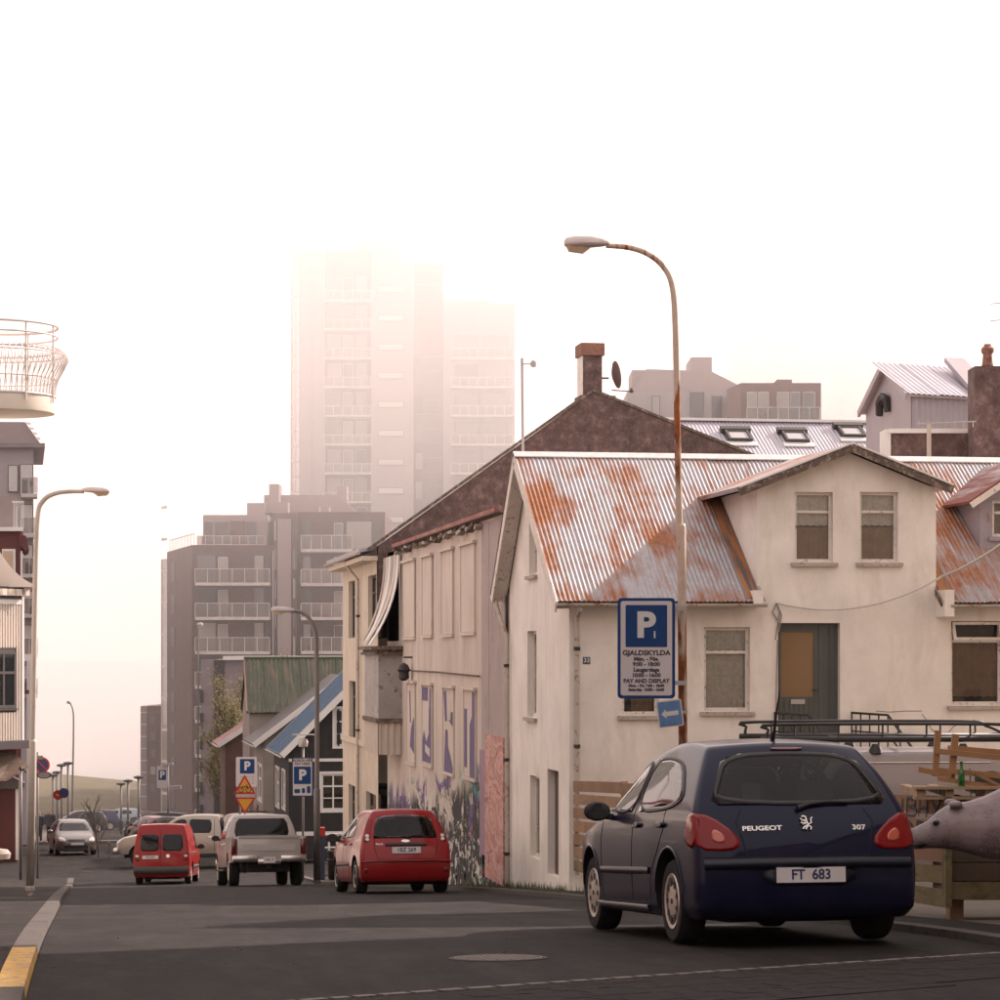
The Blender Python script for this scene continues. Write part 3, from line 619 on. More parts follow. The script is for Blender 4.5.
# torn eave: red fascia, broken slates, rotten soffit
mb = MB(); mb.bar((HX - .18, 63.3, DE + .07), (HX - .18, DY0 + .3, DE + .07), .05, .10)
mb.build('fascia', mk('red_fascia', (.26, .045, .04), .6, col2=(.33, .13, .06), s2=(1, 1, 1), c2scale=1.5, c2lo=.5, c2hi=.55), dt)
mb = MB(); slab(mb, [(HX - .22, 63.5, DE + .02), (HX + .1, 63.5, DE + .03), (HX + .1, DY0 + .2, DE + .03), (HX - .22, DY0 + .2, DE + .02)], .02); mb.build('soffit', MATS['rotten_wood'], dt)
for i in range(38):
    yy = 49.5 + i * .36 + random.uniform(-.1, .1); mb = MB(); L_ = random.uniform(.12, .3)
    mb.bar((HX - .12, yy, DE - .06 + random.uniform(-.05, .03)), (HX - .12 + random.uniform(-.06, .06), yy + L_, DE - .09 + random.uniform(-.08, .05)), .16, random.uniform(.03, .08)); mb.build('broken_slate', MATS['rotten_wood' if i % 3 else 'sill_stone'], dt)
mb = MB(); mb.bar((HX - .03, 50.5, DE - .35), (HX - .03, DY0 + .4, DE - .05), .05, .5); 
# corner bay with collapsed canopy boards
BX = 7.12; b0, b1 = 62.6, 65.7; FB = Face((BX, b1, 0), (0, -1, 0), (-1, 0, 0))
zt = FB.hit(385, 655)[1]; zm = FB.hit(385, 722)[1]; zlo = FB.hit(385, 757)[1]
mb = MB(); mb.box(BX, HX - .001, b0, b1, zm, zt); bay = mb.build('bay', mk('bay_grey', (.36, .33, .31), .7, var=.2, col2=(.10, .085, .08), s2=(2, 2, 2), c2scale=2.4, c2lo=.6, c2hi=.63), dt)
mb = MB(); mb.box(BX - .10, HX - .002, b0 - .10, b1 + .10, zt, zt + .07); mb.box(BX - .17, HX - .003, b0 - .17, b1 + .17, zt + .13, zt + .22); mb.box(BX - .05, HX - .003, b0 - .05, b1 + .05, zt + .07, zt + .13); mb.build('cornice', MATS['rotten_wood'], bay)
mb = MB(); mb.box(BX - .06, HX - .003, b0 - .06, b1 + .06, zm - .06, zm + .05); mb.build('bay_sill', MATS['rotten_wood'], bay)
me = corr_mesh('skirt', b1 - b0, zm - zlo, .16, .015, BO, 10, 'trap'); put('skirt_sheet', me, bay, frame_mat((BX, b1, zlo), (0, -1, 0), (0, 0, 1)))
me = corr_mesh('skirt', HX - BX, zm - zlo, .16, .015, BO, 10, 'trap'); put('skirt_sheet', me, bay, frame_mat((BX, b0, zlo), (1, 0, 0), (0, 0, 1)))
for k in range(6):
    mb = MB(); y_ = b0 + .05 + k * .58; w_ = .44; pts = []
    for i in range(9):
        f_ = i / 8; x = HX - .06 - (.05 + .72 * f_ ** 2.2) * (1 - .05 * k); z = 4.15 - (4.15 - zt - .25 - (k % 2) * .12) * f_; pts.append((x, z))
    vs = [(x, yy + .05 * i * (k % 3 - 1) * .3, z) for i, (x, z) in enumerate(pts) for yy in (y_, y_ + w_)]; vs += [(v[0] + .025, v[1], v[2]) for v in vs]; n = 18
    fs = [(2 * i, 2 * i + 1, 2 * i + 3, 2 * i + 2) for i in range(8)] + [(n + 2 * i, n + 2 * i + 2, n + 2 * i + 3, n + 2 * i + 1) for i in range(8)] + [(2 * i, 2 * i + 2, n + 2 * i + 2, n + 2 * i) for i in range(8)] + [(2 * i + 1, n + 2 * i + 1, n + 2 * i + 3, 2 * i + 3) for i in range(8)] + [(16, 17, n + 17, n + 16)]
    mb.add(vs, fs); mb.build('hanging_board', [MATS['clean_white'], BO, MATS['sill_stone']][k % 3], dt, smooth=True)
# wall lantern, conduit, dark gap under the eave
a, z = F5.hit(413, 672); mb = MB(); mb.bar(F5.P(a, z + .35, .02), F5.P(a, z + .35, .22), .04, .04); mb.lathe([(.0, .18), (.10, .12), (.16, .0), (.12, -.06), (.13, -.2), (.05, -.26), (0, -.26)], F5.P(a, z + .05, .22), 12); mb.build('wall_lantern', MATS['dark_iron'], dt)
mb = MB(); q = [F5.hit(*p) for p in ((412, 670.5), (440, 672), (465, 674.5), (482, 676))]; mb.tube([F5.P(u_, z_, .06) for u_, z_ in q], .018, 5); mb.build('conduit', MATS['rotten_wood'], dt)
mb = MB(); mb.box(HX + .0, HX + .4, 63.3, 65.88, 2.0, DE + .05); mb.build('dark_gap', flat('opening_dark', (.02, .018, .017), .95), dt)  # near-black box: the shade of an open gap put in as colour
# painted mural board leaning at the corner
m, t, b = nodes('mural'); v = pos(t, (1, .45, 1)); n1 = noise(t, v, 1.4, 4, .55, 2.2); n2 = noise(t, v, 2.3, 5, .6, 1.5)
c = ramp(t, n1, [(.30, (.34, .15, .11)), (.43, (.50, .22, .19)), (.5, (.58, .34, .31)), (.56, (.36, .13, .11)), (.64, (.52, .33, .26)), (.75, (.32, .24, .10))]); c = mix(t, ramp(t, n2, [(.60, 0.), (.62, 1.)]), c, (.26, .09, .09)); t.links.new(c, b.inputs['Base Color']); b.inputs['Roughness'].default_value = .6; MATS['mural'] = m
a, b_, c, d = F5.rect(490.5, 509.5, 736, 880); mb = MB(); mb.fbox(F5, a, b_ - .05, .06, .11, zr(48) + .18, d); mu = mb.build('mural_board', m, dt)
a, b_, c, d = F5.rect(484, 490, 745, 870); mb = MB(); mb.fbox(F5, a, b_ - .02, .05, .09, zr(49.6) + .7, d - .1); mb.build('mauve_panel', mk('mauve_panel', (.30, .19, .24), .7, col2=(.16, .12, .24), s2=(1, 1, 1), c2scale=1.4), dt)

# ================================================================== plaster house with dark gable and chimney
ct = thing('plaster_house', 'beige plastered house with dark rendered fire gable and tall chimney', 'house', (7.55, 72, zr(72)))
CX, CY0, CY1 = 7.50, 66.0, 75.2; F6 = Face((CX, CY1, 0), (0, -1, 0), (-1, 0, 0)); CE = 4.42; F6g = Face((CX, CY0, 0), (1, 0, 0), (0, -1, 0))
ap = F6g.hit(593, 392); rt = F6g.hit(756, 458); rt2 = (rt[0] + 2.0, rt[1] - .84)
hs = [F6.rect(348.5, 355, 581, 638), F6.rect(368, 376.5, 575, 637), F6.rect(349, 355.5, 681, 739), F6.rect(348.5, 355, 785, 850), F6.rect(366, 376, 793, 850)]
mb = MB(); wall(mb, F6, [(0, CE, CY1 - CY0, CE)], lambda u: zr(CY1 - u) - .1, hs, .15)
mb.box(CX + .05, CX + 12.5, CY1 - .1, CY1, -6, CE); 
mb.build('wall', MATS['plaster_beige'], ct)
m, t, b = nodes('dark_render'); v = pos(t); n1 = noise(t, v, 3.5, 8, .75); n2 = noise(t, v, 16, 5, .7); n3 = noise(t, pos(t, (1, 1, .5)), .8, 4)
c = ramp(t, n1, [(.30, (.06, .037, .034)), (.52, (.14, .09, .082)), (.66, (.24, .165, .15)), (.78, (.42, .32, .29))]); c = mix(t, 1., c, ramp(t, n3, [(.3, .7), (.7, 1.2)]), 'MULTIPLY'); c = mix(t, ramp(t, n2, [(.62, 0.), (.72, .6)]), c, (.38, .30, .28)); t.links.new(c, b.inputs['Base Color']); b.inputs['Roughness'].default_value = .95; bumpn(t, b, n2, .6, .03); MATS['dark_render'] = m
mb = MB(); pg = [(0, 2.6), (0, CE + .05), ap, rt, rt2, (rt2[0], 2.6)]; mb.ext([F6g.P(u_, z_, .02) for u_, z_ in pg], (0, .3, 0)); mb.build('gable_wall', m, ct)
mb = MB(); 
for p, q in (((-.25, CE - .08), ap), (ap, rt), (rt, rt2)): mb.bar(F6g.P(p[0], p[1] + .05, -.10), F6g.P(q[0], q[1] + .05, -.10), .32, .07)
mb.build('verge', MATS['rotten_wood'], ct)
mb = MB(); slab(mb, [F6g.P(-.45, CE - .10, -.3), F6g.P(13, CE + 2.0, -.3), F6g.P(13, CE + 2.0, -9.5), F6g.P(-.45, CE - .10, -9.5)], -.1)
mb.build('roof', MATS['grey_roof'], ct); gutter(ct, (CX - .5, CY0 + .1, CE - .12), (CX - .5, CY1 + .2, CE - .12))
mb = MB(); mb.box(CX - .42, CX - .001, CY0 + .05, CY1 + .1, CE - .32, CE - .2); mb.build('soffit', MATS['plaster_beige'], ct)
for h in hs: window(F6, ct, h, mk('dark_frame', (.06, .05, .045), .6), .12, .06, .72, sill=False)
mb = MB(); zs = F6.hit(360, 742)[1]; mb.fbox(F6, 0, CY1 - CY0, .001, .07, zs - .08, zs + .08); mb.build('string_course', MATS['plaster_beige'], ct)
yy = CY1 - F6.hit(360, 650)[0]; pipe(ct, [(CX - .45, yy, CE - .12), (CX - .35, yy, CE - .35), (CX - .08, yy - .2, CE - .7), (CX - .08, yy - .2, zr(yy) + .12)], .045, 'gutter')
c0 = F6g.rect(581, 604.5, 343, 400); mb = MB(); yc = CY0 + .02
mb.box(CX + c0[0] + .06, CX + c0[1] - .06, yc, yc + .75, c0[2] - .2, c0[3] - .32); ch = mb.build('chimney', MATS['dark_render'], ct)
mb = MB(); mb.box(CX + c0[0], CX + c0[1], yc - .06, yc + .81, c0[3] - .32, c0[3]); mb.build('chimney_cap', mk('chimney_cap', (.26, .13, .09), .9, col2=(.10, .06, .05), s2=(3, 3, 3), c2scale=2), ch)
mb = MB(); mb.box(CX + c0[0] - .02, CX + c0[1] + .3, yc - .05, yc + .8, c0[2] - .3, c0[2] + .12); mb.build('chimney_base', MATS['dark_render'], ch); mb = MB(); mb.box(CX + c0[0] + .045, CX + c0[0] + .058, yc + .01, yc + .74, c0[2] + .12, c0[3] - .33); mb.build('pale_side', MATS['white_wood'], ch)  # last box: thin pale panel on the left face of the stack
# satellite dish and whip aerials
a = F6g.P(*F6g.hit(615, 374), -.3); sd_ = thing('satellite_dish', 'weathered satellite dish on bracket beside the tall dark chimney', 'dish', F6g.P(*F6g.hit(604, 376), -.3))
mb = MB(); mb.tube([F6g.P(*F6g.hit(604, 377), -.3), F6g.P(*F6g.hit(611, 377), -.3)], .03, 6); mb.build('bracket', MATS['rotten_wood'], sd_)
M = Matrix.Translation(a) @ Matrix.Rotation(-YAW, 4, 'Z') @ Matrix.Rotation(R(80), 4, 'Y') @ Matrix.Rotation(R(-14), 4, 'X')
mb = MB(); mb.lathe([(0, .0), (.18, .025), (.36, .10), (.37, .115), (.36, .115), (.18, .045), (0, .02)], n=20); mb.build('dish', mk('dish_grey', (.13, .09, .085), .7), sd_, smooth=True, M=M)
mb = MB(); mb.tube([F6g.P(*F6g.hit(614, 389), -.3), F6g.P(*F6g.hit(634, 390), -.4)], .018, 5); mb.lathe([(.05, -.06), (.06, 0), (.03, .07)], F6g.P(*F6g.hit(635, 389), -.4), 8); mb.build('receiver_arm', MATS['rotten_wood'], sd_)
def aerial(px, y0, y1, Z, label, head=True):
    t_ = thing('aerial_mast', label, 'aerial', W(px, y1, Z)); mb = MB(); mb.tube([W(px, y1, Z), W(px - 1, y0, Z)], .035, 6); mb.build('mast', MATS['galv'], t_)
    if head:
        p = W(px - 1, y0 + 6, Z); mb = MB(); mb.bar(p, p + RGT * .22, .03, .03); mb.lathe([(.03, -.08), (.07, -.05), (.07, .05), (.03, .09)], p + RGT * .27, 8); mb.build('camera_head', MATS['galv'], t_)
aerial(523, 358, 462, 60, 'thin mast with small camera head rising behind the rusty roof')
# ================================================================== houses further down the street
def gable_house(name, label, yf, dep, xl, wid, ze, pitch, wm, rm, trim, ovh=.45, fr=.35, holes=(), lholes=(), ribs=None, sheet_p=None, seam=0):
    xm = xl + wid / 2; rise = math.tan(R(pitch)) * wid / 2; zb = zr(yf + dep) - .3
    F = Face((xl, yf, 0), (1, 0, 0), (0, -1, 0)); FL = Face((xl, yf + dep, 0), (0, -1, 0), (-1, 0, 0)); t = thing(name, label, 'house', (xm, yf, zr(yf)))
    hh = [F.rect(*h) for h in holes]; hl = [FL.rect(*h) for h in lholes]
    mb = MB(); wall(mb, F, [(0, ze, wid / 2, ze + rise), (wid / 2, ze + rise, wid, ze)], zb, hh, .1); m2 = MB(); wall(m2, FL, [(0, ze, dep, ze)], zb, hl, .1)
    off = len(mb.v); mb.v += m2.v; mb.f += [[i + off for i in f] for f in m2.f]; mb.m += m2.m
    bk = MB(); bk.box(xl + .02, xl + wid, yf + dep - .1, yf + dep, zb, ze); bk.build('rear_wall', wm, t); bk = MB(); bk.box(xl + wid - .1, xl + wid, yf + .01, yf + dep - .11, zb, ze); bk.build('side_wall', wm, t)
    wo = mb.build('wall', wm, t); bm = bmesh.new(); bm.from_mesh(wo.data); bmesh.ops.remove_doubles(bm, verts=bm.verts, dist=.001); bm.to_mesh(wo.data); bm.free()
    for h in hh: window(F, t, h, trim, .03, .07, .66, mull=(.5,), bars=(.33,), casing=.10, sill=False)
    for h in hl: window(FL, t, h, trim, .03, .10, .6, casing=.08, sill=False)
    if ribs:
        n = int(wid / ribs)
        for i in range(n):
            x = (i + .5) * ribs; top = ze + rise * (1 - abs(x - wid / 2) / (wid / 2)) - .05; segs = [(zb, top)]
            for h in hh:
                if h[0] - .12 < x < h[1] + .12: segs = [s for s in ((zb, h[2] - .12), (h[3] + .12, top)) if s[1] - s[0] > .05]
            for s in segs: mb = MB(); mb.fbox(F, x - ribs * .13, x + ribs * .13, .0, .022, *s); mb.build('wall_batten', wm, wo)
    sl = rise / (wid / 2); yo = yf - fr; yb = yf + dep + fr; mb = MB()
    L = [(xl - ovh, yb, ze - ovh * sl), (xl - ovh, yo, ze - ovh * sl), (xm, yo, ze + rise), (xm, yb, ze + rise)]; slab(mb, L, .09)
    slab(mb, [(xm, yb, ze + rise), (xm, yo, ze + rise), (xl + wid + ovh, yo, ze - ovh * sl), (xl + wid + ovh, yb, ze - ovh * sl)], .09); ro = mb.build('roof', rm, t)
    if sheet_p: sheets(ro, L[0], (0, -1, 0), Vector(L[2]) - Vector(L[1]), yb - yo, (Vector(L[2]) - Vector(L[1])).length, rm, .95, sheet_p, .018, lift=.03)
    if seam:
        for i in range(1, seam): f = i / seam; mb = MB(); y_ = yo + (yb - yo) * f; mb.bar((L[0][0], y_, L[0][2] + .03), (xm, y_, ze + rise + .03), .04, .04); mb.build('standing_seam', rm, ro)
    for s in (-1, 1):
        mb = MB(); xe = xm + s * (wid / 2 + ovh); mb.bar((xe, yo - .02, ze - ovh * sl - .03), (xm, yo - .02 - .002 * s, ze + rise - .03), .04, .24); mb.build('barge_board', trim, ro)
    gutter(t, (xl - ovh - .05, yo, ze - ovh * sl - .05), (xl - ovh - .05, yb, ze - ovh * sl - .05)); return t, F, FL
CW = MATS['clean_white']
blk = mk('black_boards', (.022, .020, .019), .7, var=.3, vscale=3); blue = mk('blue_roof', (.075, .135, .215), .5, var=.12, vscale=2)
tD, FD, FDL = gable_house('black_house', 'black boarded house with blue metal roof and white windows', 100, 8, 7.85, 7.0, -1.95, 45, blk, blue, CW, ovh=.30, holes=[(335, 350, 709, 746), (321.5, 345, 774, 810)], lholes=[(276, 279.5, 768, 806), (282.5, 285.5, 771, 808)], ribs=.3, seam=9)
mb = MB(); z = FD.hit(320, 760)[1]; mb.fbox(FD, 0, 7.0, .02, .06, z - .06, z + .06); mb.build('string_board', CW, tD)
mb = MB(); z = FD.hit(320, 833)[1]; mb.fbox(FD, .3, 7.0, .02, .06, z - .1, z + .06); mb.build('base_board', CW, tD)
gi = mk('grey_clad', (.30, .26, .225), .7, var=.15, col2=(.22, .19, .17), s2=(4, 4, .3), c2scale=1)
gable_house('grey_gabled_house', 'grey iron clad gabled house behind the black house', 113, 6.5, 7.75, 7.2, -1.95, 37, gi, mk('slate_roof', (.10, .085, .085), .6), CW, ovh=.45, holes=[(333, 340, 700, 720)], lholes=[(258, 262, 765, 800)], ribs=.24)
gable_house('red_roof_house', 'brown house with dull red metal roof behind the bare tree', 129, 5, 6.95, 5.0, -2.6, 33, mk('brown_boards', (.115, .065, .055), .8, var=.2), mk('red_roof', (.20, .045, .05), .55, var=.15), CW, ovh=.4)
# green roofed house, ridge across the view
tg = thing('green_roof_house', 'house with steep green corrugated roof above the grey gable', 'house', (10, 121, zr(121)))
gz0, gz1, gx0, gx1, gy0 = -.95, 1.42, 7.55, 13.6, 121.0; grm = mk('green_roof', (.10, .112, .078), .6, var=.22, vscale=4, col2=(.19, .15, .105), s2=(5, .6, .6), c2scale=1.2, c2lo=.5, c2hi=.62)
mb = MB(); mb.ext([(gx0 + .1, gy0, zr(gy0) - .4), (gx0 + .1, gy0, gz0), (gx0 + .1, gy0 + 1.7, gz1 - .06), (gx0 + .1, gy0 + 5.2, gz0), (gx0 + .1, gy0 + 5.2, zr(gy0) - .4)], (gx1 - gx0, 0, 0)); mb.build('wall', gi, tg)
mb = MB(); slab(mb, [(gx0, gy0 - .15, gz0 - .15), (gx1, gy0 - .15, gz0 - .15), (gx1, gy0 + 1.7, gz1), (gx0, gy0 + 1.7, gz1)], -.06); slab(mb, [(gx1, gy0 + 5.4, gz0 - .1), (gx0, gy0 + 5.4, gz0 - .1), (gx0, gy0 + 1.7, gz1), (gx1, gy0 + 1.7, gz1)], -.06); ro = mb.build('roof', grm, tg)
e = Vector((0, 1.85, gz1 - gz0 + .15)); sheets(ro, (gx0, gy0 - .17, gz0 - .15), (1, 0, 0), e, gx1 - gx0, e.length, grm, 1.0, .2, .035, lift=.10)
mb = MB(); mb.bar((gx0 - .05, gy0 + 1.7, gz1 + .1), (gx1, gy0 + 1.7, gz1 + .1), .3, .1); mb.build('ridge_cap', mk('green_dark', (.07, .09, .05), .6), ro)
mb = MB(); mb.bar((gx0 - .04, gy0 - .2, gz0 - .1), (gx0 - .04, gy0 + 1.7, gz1), .06, .2); mb.build('barge_board', mk('pink_trim', (.42, .22, .20), .7), ro)
# flat roofed modern block behind them
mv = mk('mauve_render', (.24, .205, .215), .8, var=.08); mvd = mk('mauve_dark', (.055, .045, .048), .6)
tb = thing('flat_roof_block', 'mauve rendered flat roofed block behind the bare tree and green roof', 'building', W(260, 830, 160))
SKEW = [False]
def cbox(mb, x0, x1, y0, y1, Z0, Z1): # box facing the camera: pixel window on its near face, depth Z0..Z1
    a, b = W(x0, y1, Z0), W(x1, y1, Z0); h = W(x0, y0, Z0).z; d = FWD * (Z1 - Z0)
    if SKEW[0]: d = ray(20, HOR) * (Z1 - Z0)      # buildings on the bend stand turned a little
    return mb.prism([(a.x, a.y), (b.x, b.y), (b.x + d.x, b.y + d.y), (a.x + d.x, a.y + d.y)], a.z, h)
mb = MB(); cbox(mb, 201, 350, 660, 850, 160, 175); mb.build('wall', mv, tb); mb = MB(); cbox(mb, 214, 224, 660, 850, 159.9, 161); mb.build('dark_strip', mvd, tb)
mb = MB(); cbox(mb, 223, 350, 656, 660, 159.6, 175); mb.build('roof_edge', CW, tb)
for i in range(6): mb = MB(); cbox(mb, 200 - .3, 203, 690 + i * 23, 703 + i * 23, 159.8, 160.5); mb.build('window', mvd, tb)

# ================================================================== apartment block and towers
brick = mk('dark_brick', (.085, .046, .042), .85, var=.25, vscale=.6, col2=(.135, .078, .07), s2=(2, 2, 6), c2scale=1, bump=.2, bscale=4)
cl_l = mk('panel_grey', (.26, .205, .20), .7, var=.06); glz = flat('blind_glass', (.13, .125, .13), .08, spec=.8); rail = mk('rail_white', (.58, .54, .52), .5); conc = mk('pale_slab', (.50, .46, .44), .8)
railglass = glassmat('rail_glass', (.75, .72, .72), dirt=.22)
RB = random.Random(21)
def balcony(par, x0, x1, y0, y1, Z, dep=1.8, n=5, pan=True):
    """slab bottom at y1, rail top at y0"""
    hgt = y1 - y0; mb = MB(); cbox(mb, x0, x1, y1 - hgt * .18, y1, Z - dep, Z); bo = mb.build('balcony', conc, par)
    mb = MB(); t = .35
    cbox(mb, x0, x1, y0, y0 + t * 1.6, Z - dep, Z - dep + .08)
    for i in range(n + 1): x = x0 + (x1 - x0) * i / n; cbox(mb, x - t * .8, x + t * .8, y0 + t * 1.6, y1 - hgt * .18, Z - dep + .005, Z - dep + .075)
    mb.build('railing', rail, bo)
    for _ in range(RB.randint(0, 3)):
        xx_ = RB.uniform(x0 + 1, x1 - 7); ww_ = RB.uniform(1.5, 6); hh_ = hgt * RB.uniform(.25, .75); mb = MB(); cbox(mb, xx_, xx_ + ww_, y1 - hgt * .18 - hh_, y1 - hgt * .19, Z - dep * .7, Z - dep * .35); mb.build('balcony_furniture', RB.choice([mvd, conc, brick, MATS['rotten_wood'], MATS['grass']]), bo)
    mb = MB(); cbox(mb, x0 + .3, x1 - .3, y0 + t * 2, y1 - hgt * .2, Z - dep + .03, Z - dep + .05); mb.build('rail_panel', railglass, bo)
def win(par, x0, x1, y0, y1, Z, m=None, fr=None):
    mb = MB(); cbox(mb, x0, x1, y0, y1, Z - .12, Z + .02); o = mb.build('window', fr or mvd, par); mb = MB(); cbox(mb, x0 + .6, x1 - .6, y0 + .6, y1 - .6, Z - .16, Z - .11); mb.build('pane', m or RB.choice([glz, glz, flat('dim_glass', (.045, .042, .045), .08), flat('curtained_glass', (.30, .27, .25), .3)]), o)
AZ = 218
ta = thing('apartment_block', 'dark brick apartment block with rows of railed balconies in the haze', 'building', W(250, 830, AZ))
def pt(px, Z): p = W(px, HOR, Z); return (p.x, p.y)
zt = W(0, 545, AZ).z; zb = -16
mb = MB(); mb.prism([pt(192, AZ), pt(273, AZ), pt(273, AZ + 16), pt(167, AZ + 15)], zb, zt); mb.build('wall', brick, ta)
mb = MB(); mb.prism([pt(161.5, AZ + 16.5), pt(167, AZ + 15.1), pt(167, AZ + 17.5), pt(161.5, AZ + 18)], zb, zt - .6); gs = mb.build('glass_stair', railglass, ta)
for i in range(11): mb = MB(); z = zb + 2 + i * 2.9; mb.prism([pt(161.2, AZ + 16.4), pt(167.2, AZ + 15), pt(167.2, AZ + 15.3), pt(161.2, AZ + 16.8)], z, z + .25); mb.build('glazing_bar', rail, gs)
mb = MB(); mb.prism([pt(161, AZ + 16.3), pt(161.9, AZ + 16.3), pt(161.9, AZ + 16.8), pt(161, AZ + 16.8)], zb, zt - .6); mb.build('glazing_bar', rail, gs)
FS = Face((*pt(167, AZ + 15), 0), Vector((*pt(192, AZ), 0)) - Vector((*pt(167, AZ + 15), 0)), (-1, -.3, 0)); FS.n = Vector((FS.a.y, -FS.a.x, 0)); LS = (Vector(pt(192, AZ)) - Vector(pt(167, AZ + 15))).length
for i in range(8): z = zt - 2.6 - i * 2.9; mb = MB(); mb.fbox(FS, 3.0, 5.2, -.05, .05, z - .2, z + 1.5); mb.build('window', mvd, ta)
mb = MB(); cbox(mb, 189, 197, 545, 547, AZ - .2, AZ); 
# recessed balcony bay: columns of brick either side, dark back with glazing
for r in range(8):
    y1 = 585.5 + (r - 0) * 34.4; y0 = y1 - 17; top = y1 - 34
    if r == 0: top = 553
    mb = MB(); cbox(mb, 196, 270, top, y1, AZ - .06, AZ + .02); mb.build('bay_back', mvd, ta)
    win(ta, 197, 216, top + 2, y1 - 2, AZ - .06); win(ta, 218, 228, top + 4, y1 - 1, AZ - .06, fr=rail); mb = MB(); cbox(mb, 230, 252, top + 1, y1 - 1, AZ - .10, AZ - .05); mb.build('brick_panel', brick, ta); win(ta, 254, 264, top + 2, y1 - 2, AZ - .06)
    balcony(ta, 195, 269.5, y0, y1, AZ, n=6)
mb = MB(); cbox(mb, 273.2, 297, 513, 860, AZ - .8, AZ + 12); mb.build('stair_core', brick, ta); mb = MB(); cbox(mb, 277.5, 291, 519, 860, AZ - 1.1, AZ - .7); mb.build('pale_panel', cl_l, ta)
for r in range(11):
    for xa in (273.6, 292.5): win(ta, xa, xa + 3.2, 520 + r * 29, 541 + r * 29, AZ - .82)
mb = MB(); cbox(mb, 297.2, 385, 512, 860, AZ + .2, AZ + 14); mb.build('wall', brick, ta)
for r in range(8):
    y1 = 552 + r * 34; top = y1 - 33
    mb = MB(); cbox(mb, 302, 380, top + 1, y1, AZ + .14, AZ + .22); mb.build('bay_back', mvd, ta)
    win(ta, 303, 311, top + 3, y1 - 2, AZ + .14); win(ta, 334, 343, top + 4, y1, AZ + .14, fr=rail); mb = MB(); cbox(mb, 312, 333, top + 2, y1 - 1, AZ + .10, AZ + .16); mb.build('brick_panel', brick, ta); win(ta, 346, 372, top + 2, y1 - 2, AZ + .14)
    balcony(ta, 301, 352, y1 - 17, y1, AZ + .2, n=5)
mb = MB(); cbox(mb, 203, 268, 515, 545, AZ + 2, AZ + 14); ph = mb.build('penthouse', cl_l, ta)
for x0, x1 in ((204, 212), (215, 228), (246, 256)): win(ta, x0, x1, 522, 544, AZ + 2)
mb = MB(); cbox(mb, 230, 245, 521, 544, AZ + 1.9, AZ + 2.1); mb.build('brick_panel', brick, ta)
balcony(ta, 197, 265, 535.5, 546, AZ + 2.0, 1.6, 8)
tr = MB()
for i in range(9): p = Vector((*pt(170, AZ + 13.5), 0)).lerp(Vector((*pt(194, AZ + .5), 0)), i / 8); tr.bar((p.x, p.y, zt), (p.x, p.y, zt + 1.0), .06, .06)
tr.bar((*pt(170, AZ + 13.5), zt + 1.0), (*pt(194, AZ + .5), zt + 1.0), .07, .07); tr.build('terrace_rail', rail, ta)
mb = MB(); cbox(mb, 247, 265, 503, 515, AZ + 4, AZ + 12); cbox(mb, 264.5, 288, 502, 513, AZ + 5, AZ + 13); mb.build('roof_plant', cl_l, ta)
mb = MB(); cbox(mb, 269, 279, 484, 503, AZ + 6, AZ + 9); mb.build('chimney', cl_l, ta)
mb = MB(); A = [W(264, 495, AZ + 8), W(340, 495, AZ + 8), W(356, 512.5, AZ + 8), W(264, 512.5, AZ + 8)]; mb.ext(A, FWD * 6); mb.build('sloped_roof', cl_l, ta)
for x in (315, 325): mb = MB(); cbox(mb, x, x + 4, 507, 513, AZ + 3, AZ + 5); mb.build('roof_vent', cl_l, ta)
mb = MB(); cbox(mb, 337, 347, 486, 500, AZ + 10, AZ + 12); mb.build('chimney', cl_l, ta)
# tall tower
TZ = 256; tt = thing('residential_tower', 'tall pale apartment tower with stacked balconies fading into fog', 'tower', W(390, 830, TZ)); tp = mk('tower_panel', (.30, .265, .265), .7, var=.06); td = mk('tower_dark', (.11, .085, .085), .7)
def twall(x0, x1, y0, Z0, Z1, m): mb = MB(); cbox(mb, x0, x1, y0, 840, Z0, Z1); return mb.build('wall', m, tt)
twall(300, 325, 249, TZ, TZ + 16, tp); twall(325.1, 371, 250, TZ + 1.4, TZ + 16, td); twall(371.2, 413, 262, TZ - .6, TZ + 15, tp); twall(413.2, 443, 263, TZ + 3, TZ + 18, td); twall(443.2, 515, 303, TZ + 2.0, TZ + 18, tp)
mb = MB(); cbox(mb, 357, 400, 239, 262, TZ + 3, TZ + 12); mb.build('lift_house', tp, tt)
mb = MB(); cbox(mb, 443.5, 490, 300, 303, TZ + 5, TZ + 14); mb.build('parapet', tp, tt)
mb = MB(); cbox(mb, 290.5, 299.8, 252, 840, TZ + 1, TZ + 9); gs = mb.build('glass_stair', railglass, tt)
for i in range(19): mb = MB(); cbox(mb, 290.2, 300, 266 + i * 15, 267.2 + i * 15, TZ + .9, TZ + 1.0); mb.build('glazing_bar', rail, gs)
for x in (290.3, 295, 299): mb = MB(); cbox(mb, x, x + .8, 252, 560, TZ + .85, TZ + .95); mb.build('glazing_bar', rail, gs)
mb = MB(); cbox(mb, 311, 313, 256, 560, TZ - .1, TZ + .05); mb.build('pale_strip', cl_l, tt)
